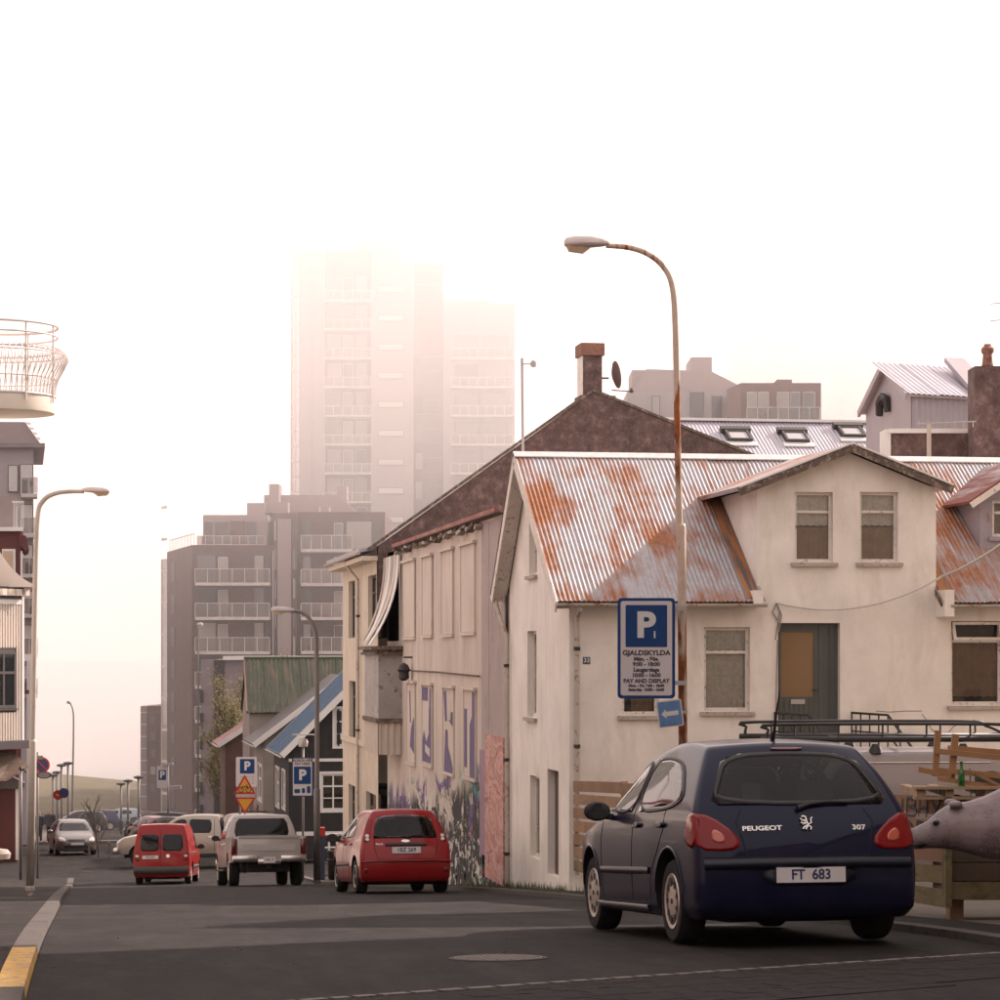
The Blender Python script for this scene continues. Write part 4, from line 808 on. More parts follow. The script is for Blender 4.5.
for i in range(9):
    y1 = 301.5 + i * 28.8; top = y1 - 28
    win(tt, 327, 341, top + 3, y1 - 2, TZ + 1.3, fr=tp); win(tt, 343, 353, top + 4, y1 - 1, TZ + 1.3, fr=rail); win(tt, 356, 367, top + 3, y1 - 2, TZ + 1.3, fr=tp)
    balcony(tt, 324, 371, y1 - 11, y1, TZ + 1.4, 1.9, 5)
    win(tt, 378, 404, 286 + i * 28.8, 292.5 + i * 28.8, TZ - .62, m=flat('bright_glass', (.5, .47, .45), .1), fr=td)
    if i > 1:
        win(tt, 415, 423, top + 6, y1 - 4, TZ + 2.95)
        win(tt, 455, 478, top + 4, y1 - 2, TZ + 1.95, fr=td); win(tt, 482, 508, top + 4, y1 - 2, TZ + 1.95, fr=td); balcony(tt, 451, 513, y1 - 11, y1, TZ + 2.0, 1.7, 7)
for r in range(16): mb = MB(); cbox(mb, 413.5, 442.8, 270 + r * 14.4, 270.6 + r * 14.4, TZ + 2.92, TZ + 3.05); mb.build('panel_joint', tp, tt)
# faint second tower
JZ = 310; tj = thing('far_tower', 'broad tower barely visible in fog above the skylight roof', 'tower', W(815, 760, JZ)); mb = MB(); cbox(mb, 735, 872, 292, 780, JZ, JZ + 18); mb.build('wall', td, tj); mb = MB(); cbox(mb, 872.3, 900, 316, 780, JZ + 2, JZ + 18); mb.build('side_wall', tp, tj)
for i in range(12):
    for k in range(4):
        x = 745 + k * 32; win(tj, x, x + 22, 304 + i * 24, 318 + i * 24, JZ - .02)
mb = MB(); cbox(mb, 758, 800, 284, 292, JZ + 3, JZ + 12); mb.build('lift_house', tp, tj)
# mid-distance flats with terrace
KZ = 165; tk = thing('terrace_flats', 'hazy red brown flats with glazed terrace behind the skylight roof', 'building', W(770, 700, KZ)); kb = mk('brown_clad', (.17, .105, .095), .8, var=.1)
mb = MB(); mb.prism([pt(741, KZ), pt(821, KZ), pt(821, KZ + 10), pt(727, KZ + 10), pt(727, KZ + 4)], -12, W(0, 383, KZ).z); mb.build('wall', kb, tk)
for x0, x1 in ((747, 757), (758, 769), (777, 789), (790, 800), (803, 815)): win(tk, x0, x1, 392, 421, KZ, fr=rail)
balcony(tk, 747, 820, 407, 424, KZ, 1.6, 7)
mb = MB(); cbox(mb, 777, 792, 379.5, 383, KZ + 3, KZ + 5); mb.build('roof_plant', kb, tk)
mb = MB(); cbox(mb, 627, 727, 392, 600, KZ + 8, KZ + 22); mb.build('rear_wall', tp, tk)
for x0, x1 in ((690, 704), (652, 660), (712, 722)): win(tk, x0, x1, 392 if x0 == 690 else 396, 424, KZ + 8)
mb = MB(); A = [W(632, 392, KZ + 12), W(646, 369, KZ + 12), W(711, 371, KZ + 12), W(740, 386, KZ + 12), W(740, 392, KZ + 12)]; mb.ext(A, FWD * 8); mb.build('sloped_roof', cl_l, tk)
mb = MB(); cbox(mb, 691, 712, 357, 372, KZ + 14, KZ + 19); mb.build('stair_head', cl_l, tk); mb = MB(); cbox(mb, 632, 645, 370, 393, KZ + 13, KZ + 18); mb.build('stair_head', cl_l, tk)
# low block far left of the apartments
tn = thing('small_far_block', 'small hazy grey block with glass edge beyond the apartment block', 'building', W(150, 800, 262)); mb = MB(); cbox(mb, 147, 163, 706, 815, 262, 275); mb.build('wall', brick, tn); mb = MB(); cbox(mb, 140.5, 146.7, 706, 815, 263, 270); mb.build('glass_stair', cl_l, tn)
for i in range(5): win(tn, 150, 156, 715 + i * 17, 724 + i * 17, 262)
for i in range(8): mb = MB(); cbox(mb, 140.3, 146.8, 712 + i * 12, 713 + i * 12, 262.9, 263); mb.build('glazing_bar', rail, tn)

# ================================================================== roofs behind the corner house
tl = thing('skylight_building', 'long building with grey corrugated roof and three white skylights', 'building', (20, 72, -2))
ry, rz_, ey, ez = 76.0, 8.75, 70.0, 5.6
xa, xb = W(672, 440, 75).x, W(893, 440, 76).x + .2
gz_l = lambda y: ez + (y - ey) * (rz_ - ez) / (ry - ey)
mb = MB(); mb.ext([(xa, ey + .3, -5), (xa, ey + .3, ez + .05), (xa, ry, rz_ - .1), (xa, ry + 5, ez), (xa, ry + 5, -5)], (xb - xa, 0, 0)); mb.build('wall', MATS['plaster_beige'], tl)
mb = MB(); slab(mb, [(xa - .2, ey, ez), (xb + .2, ey, ez), (xb + .2, ry, rz_), (xa - .2, ry, rz_)], .1); slab(mb, [(xb + .2, ry + 5.2, ez), (xa - .2, ry + 5.2, ez), (xa - .2, ry, rz_), (xb + .2, ry, rz_)], .1); ro = mb.build('roof', MATS['grey_roof'], tl)
e = Vector((0, ry - ey, rz_ - ez)); sheets(ro, (xa - .2, ey, ez), (1, 0, 0), e, xb - xa + .4, e.length, mk('pale_iron', (.50, .46, .50), .42, .25, var=.1), 1.9, .115, .016, lift=.04)
mb = MB(); mb.bar((xa - .25, ry, rz_ + .07), (xb + .25, ry, rz_ + .07), .35, .08); mb.build('ridge_cap', CW, ro)
nrm = Vector((0, -(rz_ - ez), ry - ey)).normalized(); es = e.normalized()
def on_slope(px, py):
    d = ray(px, py); o = Vector((0, ey, ez)); k = (o - EYE).dot(nrm) / d.dot(nrm); return EYE + d * k
for (x, y) in ((738, 440), (795, 441), (851, 436)):
    p = on_slope(x, y); M = frame_mat(p + nrm * .06, (1, 0, 0), es); mb = MB(); hw_, hl = .36, .36
    mb.box(-hw_ - .12, hw_ + .12, -hl - .25, -hl, 0, .05); sk = mb.build('skylight_flashing', CW, tl, M=M)
    mb = MB(); mb.box(-hw_, hw_, -hl, -hl + .07, 0, .14); mb.box(-hw_, hw_, hl - .07, hl, 0, .14); mb.box(-hw_, -hw_ + .07, -hl + .07, hl - .07, 0, .14); mb.box(hw_ - .07, hw_, -hl + .07, hl - .07, 0, .14); mb.box(-hw_ - .1, hw_ + .1, hl, hl + .22, .0, .16); f_ = mb.build('skylight', mk('dark_frame', (.06, .05, .045), .6), tl, M=M)
    mb = MB(); mb.box(-hw_ + .06, hw_ - .06, -hl + .06, hl - .06, .07, .10); mb.build('pane', flat('sky_pane', (.42, .40, .40), .05, spec=1), f_, M=M)
# small iron clad house with arched vent
tm = thing('iron_clad_loft', 'small pale iron clad house with steep roof behind stone parapet', 'house', W(905, 500, 60))
nc, rc, lc = Vector(pt(911, 60)), Vector(pt(990, 61)), Vector(pt(866, 64.2)); z_e = W(0, 393, 60).z; z_p = W(884, 366, 62).z; mdp = (nc + lc) / 2; dv = rc - nc; im = mk('mauve_iron', (.40, .35, .37), .6, .1, var=.08)
z3 = lambda p, z: Vector((p.x, p.y, z))
mb = MB(); mb.add([z3(lc, 2), z3(nc, 2), z3(nc, z_e), z3(mdp, z_p), z3(lc, z_e)], [(0, 1, 2, 3, 4)]); mb.add([z3(nc, 2), z3(rc, 2), z3(rc, z_e), z3(nc, z_e)], [(0, 1, 2, 3)]); l2 = lc + dv; mb.add([z3(lc, 2), z3(l2, 2), z3(l2, z_e), z3(lc, z_e)], [(3, 2, 1, 0)]); mb.build('wall', im, tm)
me = corr_mesh('cl', dv.length, z_e - 2, .16, .018, im, 8); put('cladding_sheet', me, tm, frame_mat(z3(nc, 2) + Vector((dv.y, -dv.x, 0)).normalized() * .02, z3(dv, 0), (0, 0, 1)))
mb = MB(); dn = Vector((dv.x, dv.y, 0)); ov = -dn.normalized() * .15; sp = z3(nc, z_e) - z3(mdp, z_p); nd = (nc - lc).normalized() * .15
slab(mb, [z3(mdp, z_p) + ov, z3(nc, z_e) + ov + z3(nd, -.1), z3(rc, z_e) + z3(nd, -.1), z3(mdp, z_p) + dn], -.06); slab(mb, [z3(lc, z_e) + ov - z3(nd, .1), z3(mdp, z_p) + ov, z3(mdp, z_p) + dn, z3(l2, z_e) - z3(nd, .1)], -.06); ro = mb.build('roof', MATS['pale_iron'], tm)
for p in (nc, lc): mb = MB(); mb.bar(z3(p, z_e) + ov * 1.2 + z3((nd if p is nc else -nd), -.1), z3(mdp, z_p) + ov * 1.2, .06, .16); mb.build('barge_board', im, ro)
sh = sp + z3(nd, -.1); sheets(ro, z3(nc, z_e) + ov + z3(nd, -.1), dn, -sh, dn.length + .15, sh.length, MATS['pale_iron'], 1.0, .14, .014, lift=.09)
fm = Face((lc.x, lc.y, 0), z3(nc - lc, 0), (0, 0, 0)); fm.n = Vector((fm.a.y, -fm.a.x, 0)); q = fm.hit(887, 409); mb = MB(); mb.tube([fm.P(q[0] - .5, q[1] - .1, .05), fm.P(q[0] - .35, q[1] + .18, .1), fm.P(q[0], q[1] + .3, .12), fm.P(q[0] + .3, q[1] + .22, .1), fm.P(q[0] + .3, q[1] - .1, .05)], .10, 6); mb.build('vent_hood', MATS['dark_iron'], tm)
mb = MB(); a_ = W(812 + 142, 360, 62.5); b_ = W(980, 390, 60.8); mb.bar(a_, b_, .5, .12); mb.build('rear_gable_trim', im, tm)
tw = thing('stone_parapet', 'dark rendered parapet wall with white coping behind the rusty roof', 'wall', W(945, 520, 56)); mb = MB(); cbox(mb, 891, 1060, 433, 600, 56, 56.5); mb.build('wall', MATS['dark_render'], tw); mb = MB(); cbox(mb, 889, 1060, 428.5, 433, 55.9, 56.6); mb.build('coping', CW, tw); mb = MB(); cbox(mb, 885.5, 890.8, 429, 600, 55.95, 56.8); mb.build('end_pier', CW, tw)
tq = thing('stone_chimney', 'broad dark rendered chimney with clay pot beside the parapet', 'chimney', W(995, 520, 55)); mb = MB(); cbox(mb, 975, 1022, 366, 600, 55, 55.85); mb.build('stack', MATS['dark_render'], tq); p = W(987.5, 366, 55.4); mb = MB(); mb.lathe([(.13, 0), (.11, .12), (.10, .25), (.14, .30), (.14, .38), (.08, .43), (.08, .47)], p, 12); mb.build('chimney_pot', mk('chimney_cap', (.26, .13, .09)), tq, smooth=True)
tv = thing('tv_aerial', 'spiky television aerial above the stone parapet', 'aerial', W(929, 455, 54)); mb = MB(); mb.tube([W(929, 462, 54), W(929, 424, 54)], .05, 8); mb.build('mast', mk('cream_post', (.50, .43, .36), .7), tv); mb = MB(); mb.tube([W(916, 424, 54), W(976, 421.5, 54)], .015, 5)
for i in range(7): mb.tube([W(919 + i * 9, 420.5, 54), W(919 + i * 9, 427, 54)], .012, 4)
mb.build('elements', MATS['galv'], tv)
t2 = thing('roof_aerial', 'second television aerial beside the clay chimney pot', 'aerial', W(1001, 366, 55.4)); mb = MB(); mb.tube([W(1003, 366, 55.4), W(1003, 300, 55.4)], .02, 5); mb.tube([W(990, 304, 55.4), W(1010, 302, 55.4)], .012, 4); mb.tube([W(990, 321, 55.4), W(1010, 319, 55.4)], .012, 4); mb.build('mast', MATS['galv'], t2)

# ================================================================== left side of the street
cor = mk('cream_iron', (.66, .59, .52), .6, var=.08, col2=(.5, .44, .38), s2=(2, 2, .3), c2scale=1)
SKEW[0] = True
PZ = 100; tp_ = thing('pagoda_roof_house', 'cream ribbed house with sweeping concave white roof over red shop', 'house', W(0, 855, PZ)); red = mk('dark_red', (.10, .014, .014), .6, var=.12)
av = RGT * .55 + FWD * .835; FPp = Face(W(22.5, HOR, PZ), av, (av.y, -av.x, 0)); pu = lambda px, py: FPp.hit(px, py)
def pbox(name, m, x0, x1, y0, y1, t0, t1): e_ = FPp.rect(x0, x1, y0, y1); mb = MB(); mb.fbox(FPp, e_[0], e_[1], t0, t1, pu(22.5, y1)[1], pu(22.5, y0)[1]); return mb.build(name, m, tp_)
pbox('wall', cor, -16, 22.5, 592, 748, -6, 0)
for i in range(13):
    x = -14 + i * 2.7
    if -13 < x < 15.5: pbox('wall_batten', cor, x, x + 1.1, 605, 648, .001, .06); pbox('wall_batten', cor, x, x + 1.1, 712, 741, .001, .06)
    else: pbox('wall_batten', cor, x, x + 1.1, 605, 741, .001, .06)
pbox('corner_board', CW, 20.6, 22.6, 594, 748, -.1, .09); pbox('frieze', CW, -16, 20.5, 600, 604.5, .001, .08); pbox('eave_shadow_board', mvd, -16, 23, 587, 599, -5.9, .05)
for i in range(5): x = -12 + i * 7.6; pbox('corbel', cor, x, x + 4, 589.5, 596, .05, .4)
mb = MB(); prof = [(33, 587), (33, 584), (27, 581), (20, 576), (12, 568.5), (6, 561), (0, 552), (-8, 537), (-16, 518), (-90, 518), (-90, 587)]; mb.ext([W(x, y, PZ - .7) for x, y in prof], ray(20, HOR) * 7.5); mb.build('roof', mk('white_roof', (.52, .47, .44), .7, var=.06), tp_)
h = list(FPp.rect(-11, 14.5, 651, 708)); h[2], h[3] = pu(16, 708)[1], pu(16, 651)[1]
wq = window(FPp, tp_, tuple(h), mk('dark_frame', (.06, .05, .045)), -.12, .12, .62, mull=(.5,), casing=.16, sill=True, room=False, curtain=[(0, 1, .05, 1, MATS['lace'], .01)])
pbox('ledge', mvd, -16, 24, 740, 748, .001, .5)
mb = MB(); cbox(mb, -90, 17, 748, 862, PZ + .3, PZ + 7); mb.build('shop_wall', red, tp_)
mb = MB(); A = [W(-60, 756, PZ - .2), W(14, 752, PZ - .2), W(28, 765, PZ - 1.6), W(6, 778, PZ - 1.8), W(-60, 776, PZ - 1.8)]; mb.ext(A, (0, 0, -.12)); mb.build('canopy', mk('canopy_brown', (.22, .16, .13), .9, col2=(.35, .28, .24), s2=(2, 2, 6), c2scale=1), tp_)
mb = MB(); cbox(mb, -60, 19, 781, 789, PZ - .3, PZ + .3); mb.build('sign_band', mvd, tp_); mb = MB(); cbox(mb, 15.5, 18.5, 789, 860, PZ + .1, PZ + .4); mb.build('corner_post', CW, tp_)
mb = MB(); A = [W(0, 788, PZ - 1), W(11, 776, PZ - 1), W(24, 783, PZ - 1), W(22, 789, PZ - 1)]; mb.ext(A, FWD * .4); mb.build('awning', mvd, tp_)
mb = MB(); mb.lathe([(.0, .0), (.38, .05), (.42, .25), (.3, .4), (0, .45)], W(0, 860, PZ - 1), 14); tag(mb.build('stone_planter', MATS['sill_stone'], smooth=True), 'pale rounded stone by the red shop wall', 'planter')
mb = MB(); q = W(2, 613, PZ - .5); mb.lathe([(0, .4), (.25, .3), (.35, 0), (.28, -.35), (0, -.45)], q, 10); mb.tube([q, q - RGT * 1.2], .05, 6); mb.build('wall_lantern', MATS['dark_iron'], tp_, smooth=True)
# red trimmed house behind
QZ = 118; tq2 = thing('red_trim_house', 'dark red trimmed house standing behind the concave white roof', 'house', W(0, 850, QZ)); mb = MB(); cbox(mb, -90, 21, 531, 870, QZ, QZ + 6); mb.build('wall', red, tq2); mb = MB(); cbox(mb, -90, 16, 496, 528, QZ + 1, QZ + 5); mb.build('attic', cl_l, tq2); mb = MB(); cbox(mb, -90, 23.5, 527, 531, QZ - .3, QZ + 6.2); mb.build('cornice', CW, tq2)
mb = MB(); A = [W(18, 533, QZ - .3), W(26, 536, QZ - .3), W(29, 549, QZ - .3), W(25, 551, QZ - .3), W(20, 545, QZ - .3)]; mb.ext(A, ray(20, HOR) * 5.6); mb.build('bracket', red, tq2)
mb = MB(); cbox(mb, 2, 15.5, 549, 590, QZ - .08, QZ + .02); wi = mb.build('window', CW, tq2); mb = MB(); cbox(mb, 3, 13, 551, 590, QZ - .12, QZ - .06); mb.build('pane', mk('warm_curtain', (.55, .40, .28), .8), wi)
mb = MB(); cbox(mb, 20.5, 22.5, 551, 600, QZ - .1, QZ + .1); mb.build('corner_board', CW, tq2)
for i in range(6): mb = MB(); cbox(mb, 13.5 + i * 1.9, 14.2 + i * 1.9, 502, 527, QZ - .2, QZ - .1); mb.build('rail_post', CW, tq2)
mb = MB(); cbox(mb, 12, 24, 501, 502.5, QZ - .22, QZ - .08); mb.build('rail', CW, tq2)
mb = MB(); cbox(mb, 21.2, 31, 655, 661, QZ - .6, QZ + 5); mb.build('awning', CW, tq2); mb = MB(); cbox(mb, 20, 29, 690, 694, QZ - .6, QZ); mb.build('red_awning', red, tq2)
# balconied block beyond
RZ_ = 138; tr_ = thing('balcony_block', 'grey balconied block with mansard roof behind red trimmed house', 'building', W(0, 840, RZ_)); mb = MB(); cbox(mb, -90, 33.5, 446, 850, RZ_, RZ_ + 12); mb.build('wall', mk('block_grey', (.36, .31, .32), .8, var=.08), tr_)
mb = MB(); A = [W(-90, 421, RZ_ + 2), W(25, 422, RZ_ + 2), W(40, 443, RZ_ + 2), W(-90, 443, RZ_ + 2)]; mb.ext(A, ray(20, HOR) * 9); mb.build('roof', cl_l, tr_); mb = MB(); cbox(mb, -90, 45, 443, 447.5, RZ_ - .6, RZ_ + 12); mb.build('eave', mk('block_dark', (.20, .17, .18), .8), tr_)
mb = MB()
for i in range(4): mb = MB(); q = [W(26 + i * 3.4, 423 + i * 5, RZ_ + 1.9), W(31 + i * 3.2, 424 + i * 5, RZ_ + 1.9)]; mb.bar(q[0], q[1], .2, .12); mb.build('snow_rung', CW, tr_)
for r in range(6):
    y1 = 498 + r * 40.2; win(tr_, 8, 18, y1 - 33, y1 - 6, RZ_, m=flat('bright_glass', (.5, .47, .45), .1)); win(tr_, 20, 33, y1 - 34, y1 - 2, RZ_, m=flat('bright_glass', (.5, .47, .45), .1), fr=mvd)
    balcony(tr_, 21, 37.5, y1 - 21, y1 - 1, RZ_, 1.9, 2)
mb = MB(); cbox(mb, 27, 33.4, 655, 845, RZ_ - 6, RZ_ - 1); mb.build('lower_wall', CW, tr_)
SKEW[0] = False
# round wire balcony on the corner turret (turret itself stands just outside the frame)
OZ = 95; oc = W(-3, 403, OZ); pm = OZ / FOC; to = thing('round_balcony', 'round white balcony with flared wire basket railing high on turret', 'balcony', oc); ow = mk('wire_white', (.55, .49, .46), .6, var=.05)
zz = lambda py: EYE.z + (HOR - py) * pm
mb = MB(); mb.lathe([(0, zz(413.5)), (57 * pm, zz(413.5)), (57.5 * pm, zz(412)), (57.5 * pm, zz(398)), (56 * pm, zz(397)), (0, zz(397))], (oc.x, oc.y, 0), 48); mb.build('deck', mk('deck_cream', (.66, .58, .48), .7, var=.05), to, smooth=True)
def ringpts(r, py, n=48): return [(oc.x + r * pm * math.cos(2 * math.pi * i / n), oc.y + r * pm * math.sin(2 * math.pi * i / n), zz(py)) for i in range(n)]
for r, py, rr in ((57.5, 397, .05), (58, 351, .035), (60, 337, .035), (60, 327, .05), (66, 355, .025), (60, 380, .02)): mb = MB(); mb.tube(ringpts(r, py), rr, 5, closed=True); mb.build('rail', ow, to, smooth=True)
prf = [(57.5, 397), (58, 388), (61, 378), (66, 369), (70.5, 360), (69, 354), (64, 350), (58, 348.5)]
for i in range(132):
    a = 2 * math.pi * i / 132; mb = MB(); mb.tube([(oc.x + r * pm * math.cos(a + k * .012 * (-1) ** i), oc.y + r * pm * math.sin(a + k * .012 * (-1) ** i), zz(py)) for k, (r, py) in enumerate(prf)], .014, 4, cap=False); mb.build('wire', ow, to, smooth=True)
for i in range(9): a = 2 * math.pi * i / 9 - .35; mb = MB(); mb.tube([(oc.x + 59 * pm * math.cos(a), oc.y + 59 * pm * math.sin(a), zz(py)) for py in (404, 326)], .035, 5); mb.build('post', ow, to)
ts = thing('corner_turret', 'pale turret building carrying the round wire balcony', 'building', W(-60, 860, OZ)); mb = MB(); cbox(mb, -230, -9, 330, 870, OZ + 1.5, OZ + 14) if False else mb.prism([pt(-190, OZ - .3), pt(-16, OZ - .3), pt(-16, OZ + 4), pt(-190, OZ + 4)], -8, zz(300)); mb.build('wall', MATS['plaster_cream'], ts)
# houses just outside the frame, some added only for shade and reflections
def side_house(name, label, x0, x1, y0, y1, h, rise, wm, rm, ridge='y', face=None):
    t = thing(name, label, 'house', ((x0 + x1) / 2, (y0 + y1) / 2, zr((y0 + y1) / 2))); zb = zr(y1) - .4; zt = zr(y0) + h; mb = MB()
    if ridge == 'y': mb.ext([(x0, y0, zb), (x1, y0, zb), (x1, y0, zt), ((x0 + x1) / 2, y0, zt + rise), (x0, y0, zt)], (0, y1 - y0, 0))
    else: mb.ext([(x0, y0, zb), (x0, y0, zt), (x0, (y0 + y1) / 2, zt + rise), (x0, y1, zt), (x0, y1, zb)], (x1 - x0, 0, 0))
    mb.build('wall', wm, t); mb = MB()
    if ridge == 'y':
        xm = (x0 + x1) / 2; slab(mb, [(x0 - .3, y1 + .3, zt), (x0 - .3, y0 - .3, zt), (xm, y0 - .3, zt + rise + .12), (xm, y1 + .3, zt + rise + .12)], -.1); slab(mb, [(xm, y1 + .3, zt + rise + .12), (xm, y0 - .3, zt + rise + .12), (x1 + .3, y0 - .3, zt), (x1 + .3, y1 + .3, zt)], -.1)
    else:
        ym = (y0 + y1) / 2; slab(mb, [(x0 - .3, y0 - .3, zt), (x1 + .3, y0 - .3, zt), (x1 + .3, ym, zt + rise + .12), (x0 - .3, ym, zt + rise + .12)], -.1); slab(mb, [(x0 - .3, ym, zt + rise + .12), (x1 + .3, ym, zt + rise + .12), (x1 + .3, y1 + .3, zt), (x0 - .3, y1 + .3, zt)], -.1)
    mb.build('roof', rm, t)
    F = Face((x1, y0, 0), (0, 1, 0), (1, 0, 0)) if face == '+x' else Face((x0, y1, 0), (0, -1, 0), (-1, 0, 0))
    n = max(2, int((y1 - y0) / 2.2))
    for r in (0, 1):
        for i in range(n):
            u_ = (i + .5) * (y1 - y0) / n; z = zr(y0) + 1.0 + r * 2.9; mb = MB(); mb.fbox(F, u_ - .5, u_ + .5, .0, .05, z, z + 1.5); wi = mb.build('window', CW, t); mb = MB(); mb.fbox(F, u_ - .43, u_ + .43, .04, .07, z + .07, z + 1.43); mb.build('pane', glz, wi)
side_house('brown_row_house', 'long brown clad house across from the yard fence', -12, -3.3, 14, 33, 7.5, 2.5, kb, MATS['grey_roof'], face='+x')
side_house('white_row_house', 'white clad house across from the boarded building', -12, -3.4, 35, 58, 6.2, 2.5, cor, MATS['red_roof'], face='+x')
mb = MB(); Y_ = list(range(35, 59)); mb.add([(-3.37, y, zr(y) + d_) for y in Y_ for d_ in (0, 2.7)], [(2 * i, 2 * i + 2, 2 * i + 3, 2 * i + 1) for i in range(len(Y_) - 1)]); mb.build('dark_reflect_band', mvd, [o for o in COL.objects if o.name.startswith('white_row_house')][0])  # unseen dark band, added to darken the reflection in the hatchback's side
side_house('pale_row_house', 'pale house on the corner across the crossing', -12, -3.5, 60, 82, 6.8, 2.5, cor, MATS['grey_roof'], face='+x')
side_house('uphill_blocker', 'unseen tall grey house added behind the viewer to darken reflections', -13, -3.4, -14, 12, 9, 3, MATS['block_grey'], MATS['grey_roof'], face='+x')  # the three uphill houses are unseen, added to darken reflections in car paint
side_house('uphill_blocker', 'unseen brown house added opposite the grey one to darken reflections', 8.0, 18, -20, 1, 9, 3, kb, MATS['grey_roof'])
side_house('uphill_blocker', 'unseen dark gabled house added uphill to block the bright horizon', -14, 22, -36, -24, 9, 4, kb, MATS['grey_roof'], ridge='x')
side_house('yard_shade_shop', 'unseen rendered shop building placed by the yard to shade the road', 11.5, 22, 3, 26.0, 8.0, 1.5, MATS['plaster_beige'], MATS['grey_roof'])  # unseen; placed so its shadow covers the near road and blue hatchback
side_house('yard_shade_house', 'unseen narrow house added behind the yard to cast a shadow stripe', 17, 25, 30.5, 35.5, 9.5, 2, MATS['plaster_beige'], MATS['grey_roof'], ridge='x')  # unseen; added to throw a stripe of shadow across the street

# ================================================================== haze and the low cloud round the tower tops
mb = MB(); mb.box(-420, 420, -44, 640, -23, 55); hz = mb.build('haze', None); hz.data.materials.clear()
m = bpy.data.materials.new('haze_air'); m.use_nodes = True; t = m.node_tree; t.nodes.clear(); o = t.nodes.new('ShaderNodeOutputMaterial'); pv = t.nodes.new('ShaderNodeVolumePrincipled')
pv.inputs['Color'].default_value = (.97, .93, .91, 1); pv.inputs['Density'].default_value = .00004; pv.inputs['Anisotropy'].default_value = .35
t.links.new(pv.outputs[0], o.inputs['Volume']); hz.data.materials.append(m); tag(hz, None, None, kind='stuff')

mb = MB(); mb.box(-400, 400, 94, 470, -22.5, 54); lcl = mb.build('low_cloud', None); lcl.data.materials.clear()
m = bpy.data.materials.new('cloud_air'); m.use_nodes = True; t = m.node_tree; t.nodes.clear(); o = t.nodes.new('ShaderNodeOutputMaterial'); pv = t.nodes.new('ShaderNodeVolumePrincipled')
pv.inputs['Color'].default_value = (.985, .947, .933, 1); pv.inputs['Anisotropy'].default_value = .35
g = t.nodes.new('ShaderNodeNewGeometry'); sp = t.nodes.new('ShaderNodeSeparateXYZ'); t.links.new(g.outputs['Position'], sp.inputs[0]); mr = t.nodes.new('ShaderNodeMapRange'); mr.interpolation_type = 'SMOOTHSTEP'
mr.inputs[1].default_value = 0; mr.inputs[2].default_value = 42; mr.inputs[3].default_value = .0011; mr.inputs[4].default_value = .0120
t.links.new(sp.outputs[2], mr.inputs[0])
m2 = t.nodes.new('ShaderNodeMapRange'); m2.interpolation_type = 'SMOOTHSTEP'; m2.inputs[1].default_value = 265; m2.inputs[2].default_value = 400; m2.inputs[3].default_value = 0; m2.inputs[4].default_value = .016; t.links.new(sp.outputs[1], m2.inputs[0])   # thicker over the sea
mxn = t.nodes.new('ShaderNodeMath'); mxn.operation = 'MAXIMUM'; m3 = t.nodes.new('ShaderNodeMapRange'); m3.interpolation_type = 'SMOOTHSTEP'; m3.inputs[1].default_value = 95; m3.inputs[2].default_value = 175; m3.inputs[3].default_value = 0; m3.inputs[4].default_value = 1; t.links.new(sp.outputs[1], m3.inputs[0]); ml_ = t.nodes.new('ShaderNodeMath'); ml_.operation = 'MULTIPLY'; t.links.new(mr.outputs[0], ml_.inputs[0]); t.links.new(m3.outputs[0], ml_.inputs[1]); t.links.new(ml_.outputs[0], mxn.inputs[0]); t.links.new(m2.outputs[0], mxn.inputs[1]); t.links.new(mxn.outputs[0], pv.inputs['Density']); t.links.new(pv.outputs[0], o.inputs['Volume']); lcl.data.materials.append(m); tag(lcl, None, None, kind='stuff')
# ================================================================== vehicles (local: +y forward, x right, z up from the ground)
def paint(name, col, flake=0.0):
    if name in MATS: return MATS[name]
    m, t, b = nodes(name); v = pos(t, (1, 1, 1), True)
    n1 = noise(t, v, 3, 5); sp = t.nodes.new('ShaderNodeSeparateXYZ'); t.links.new(v, sp.inputs[0])
    dust = t.nodes.new('ShaderNodeMapRange'); dust.inputs[1].default_value = .75; dust.inputs[2].default_value = .15; dust.inputs[3].default_value = 0; dust.inputs[4].default_value = .10; t.links.new(sp.outputs[2], dust.inputs[0])
    df = mix(t, 1., dust.outputs[0], ramp(t, n1, [(.35, .3), (.7, 1.)]), 'MULTIPLY')
    t.links.new(mix(t, df, col, (.16, .13, .11)), b.inputs['Base Color']); rr = t.nodes.new('ShaderNodeMapRange'); rr.inputs[3].default_value = .28; rr.inputs[4].default_value = .6; t.links.new(df, rr.inputs[0]); t.links.new(rr.outputs[0], b.inputs['Roughness'])
    b.inputs['Metallic'].default_value = flake; b.inputs['Coat Weight'].default_value = .42; b.inputs['Specular IOR Level'].default_value = .2; b.inputs['Coat Roughness'].default_value = .05; MATS[name] = m; return m
RUB = mk('rubber', (.012, .0115, .0115), .95, var=.2, vscale=8, local=True); BLK = flat('black_plastic', (.02, .019, .019), .55); DRK = flat('underbody', (.008, .008, .008), .95)
CHR = flat('chrome', (.62, .58, .55), .22, .95); ALU = flat('wheel_silver', (.60, .55, .48), .35, .6); TAIL = flat('tail_red', (.20, .002, .003), .12, coat=.15, spec=.3); TAILD = flat('tail_dark', (.10, .006, .008), .12, coat=1.); CLR = flat('lamp_clear', (.55, .53, .50), .08, coat=1.); AMB = flat('lamp_amber', (.55, .20, .03), .15, coat=1.)
CGL = glassmat('car_glass', (.80, .82, .80), refl=(.55, .55, .55), dirt=.006); DGL = flat('privacy_glass', (.008, .009, .010), .05, spec=.3); MGL = flat('side_glass', (.03, .031, .031), .03, spec=.6); PLW = flat('plate_white', (.66, .63, .62), .4); PLB = flat('plate_ink', (.02, .03, .10), .5)
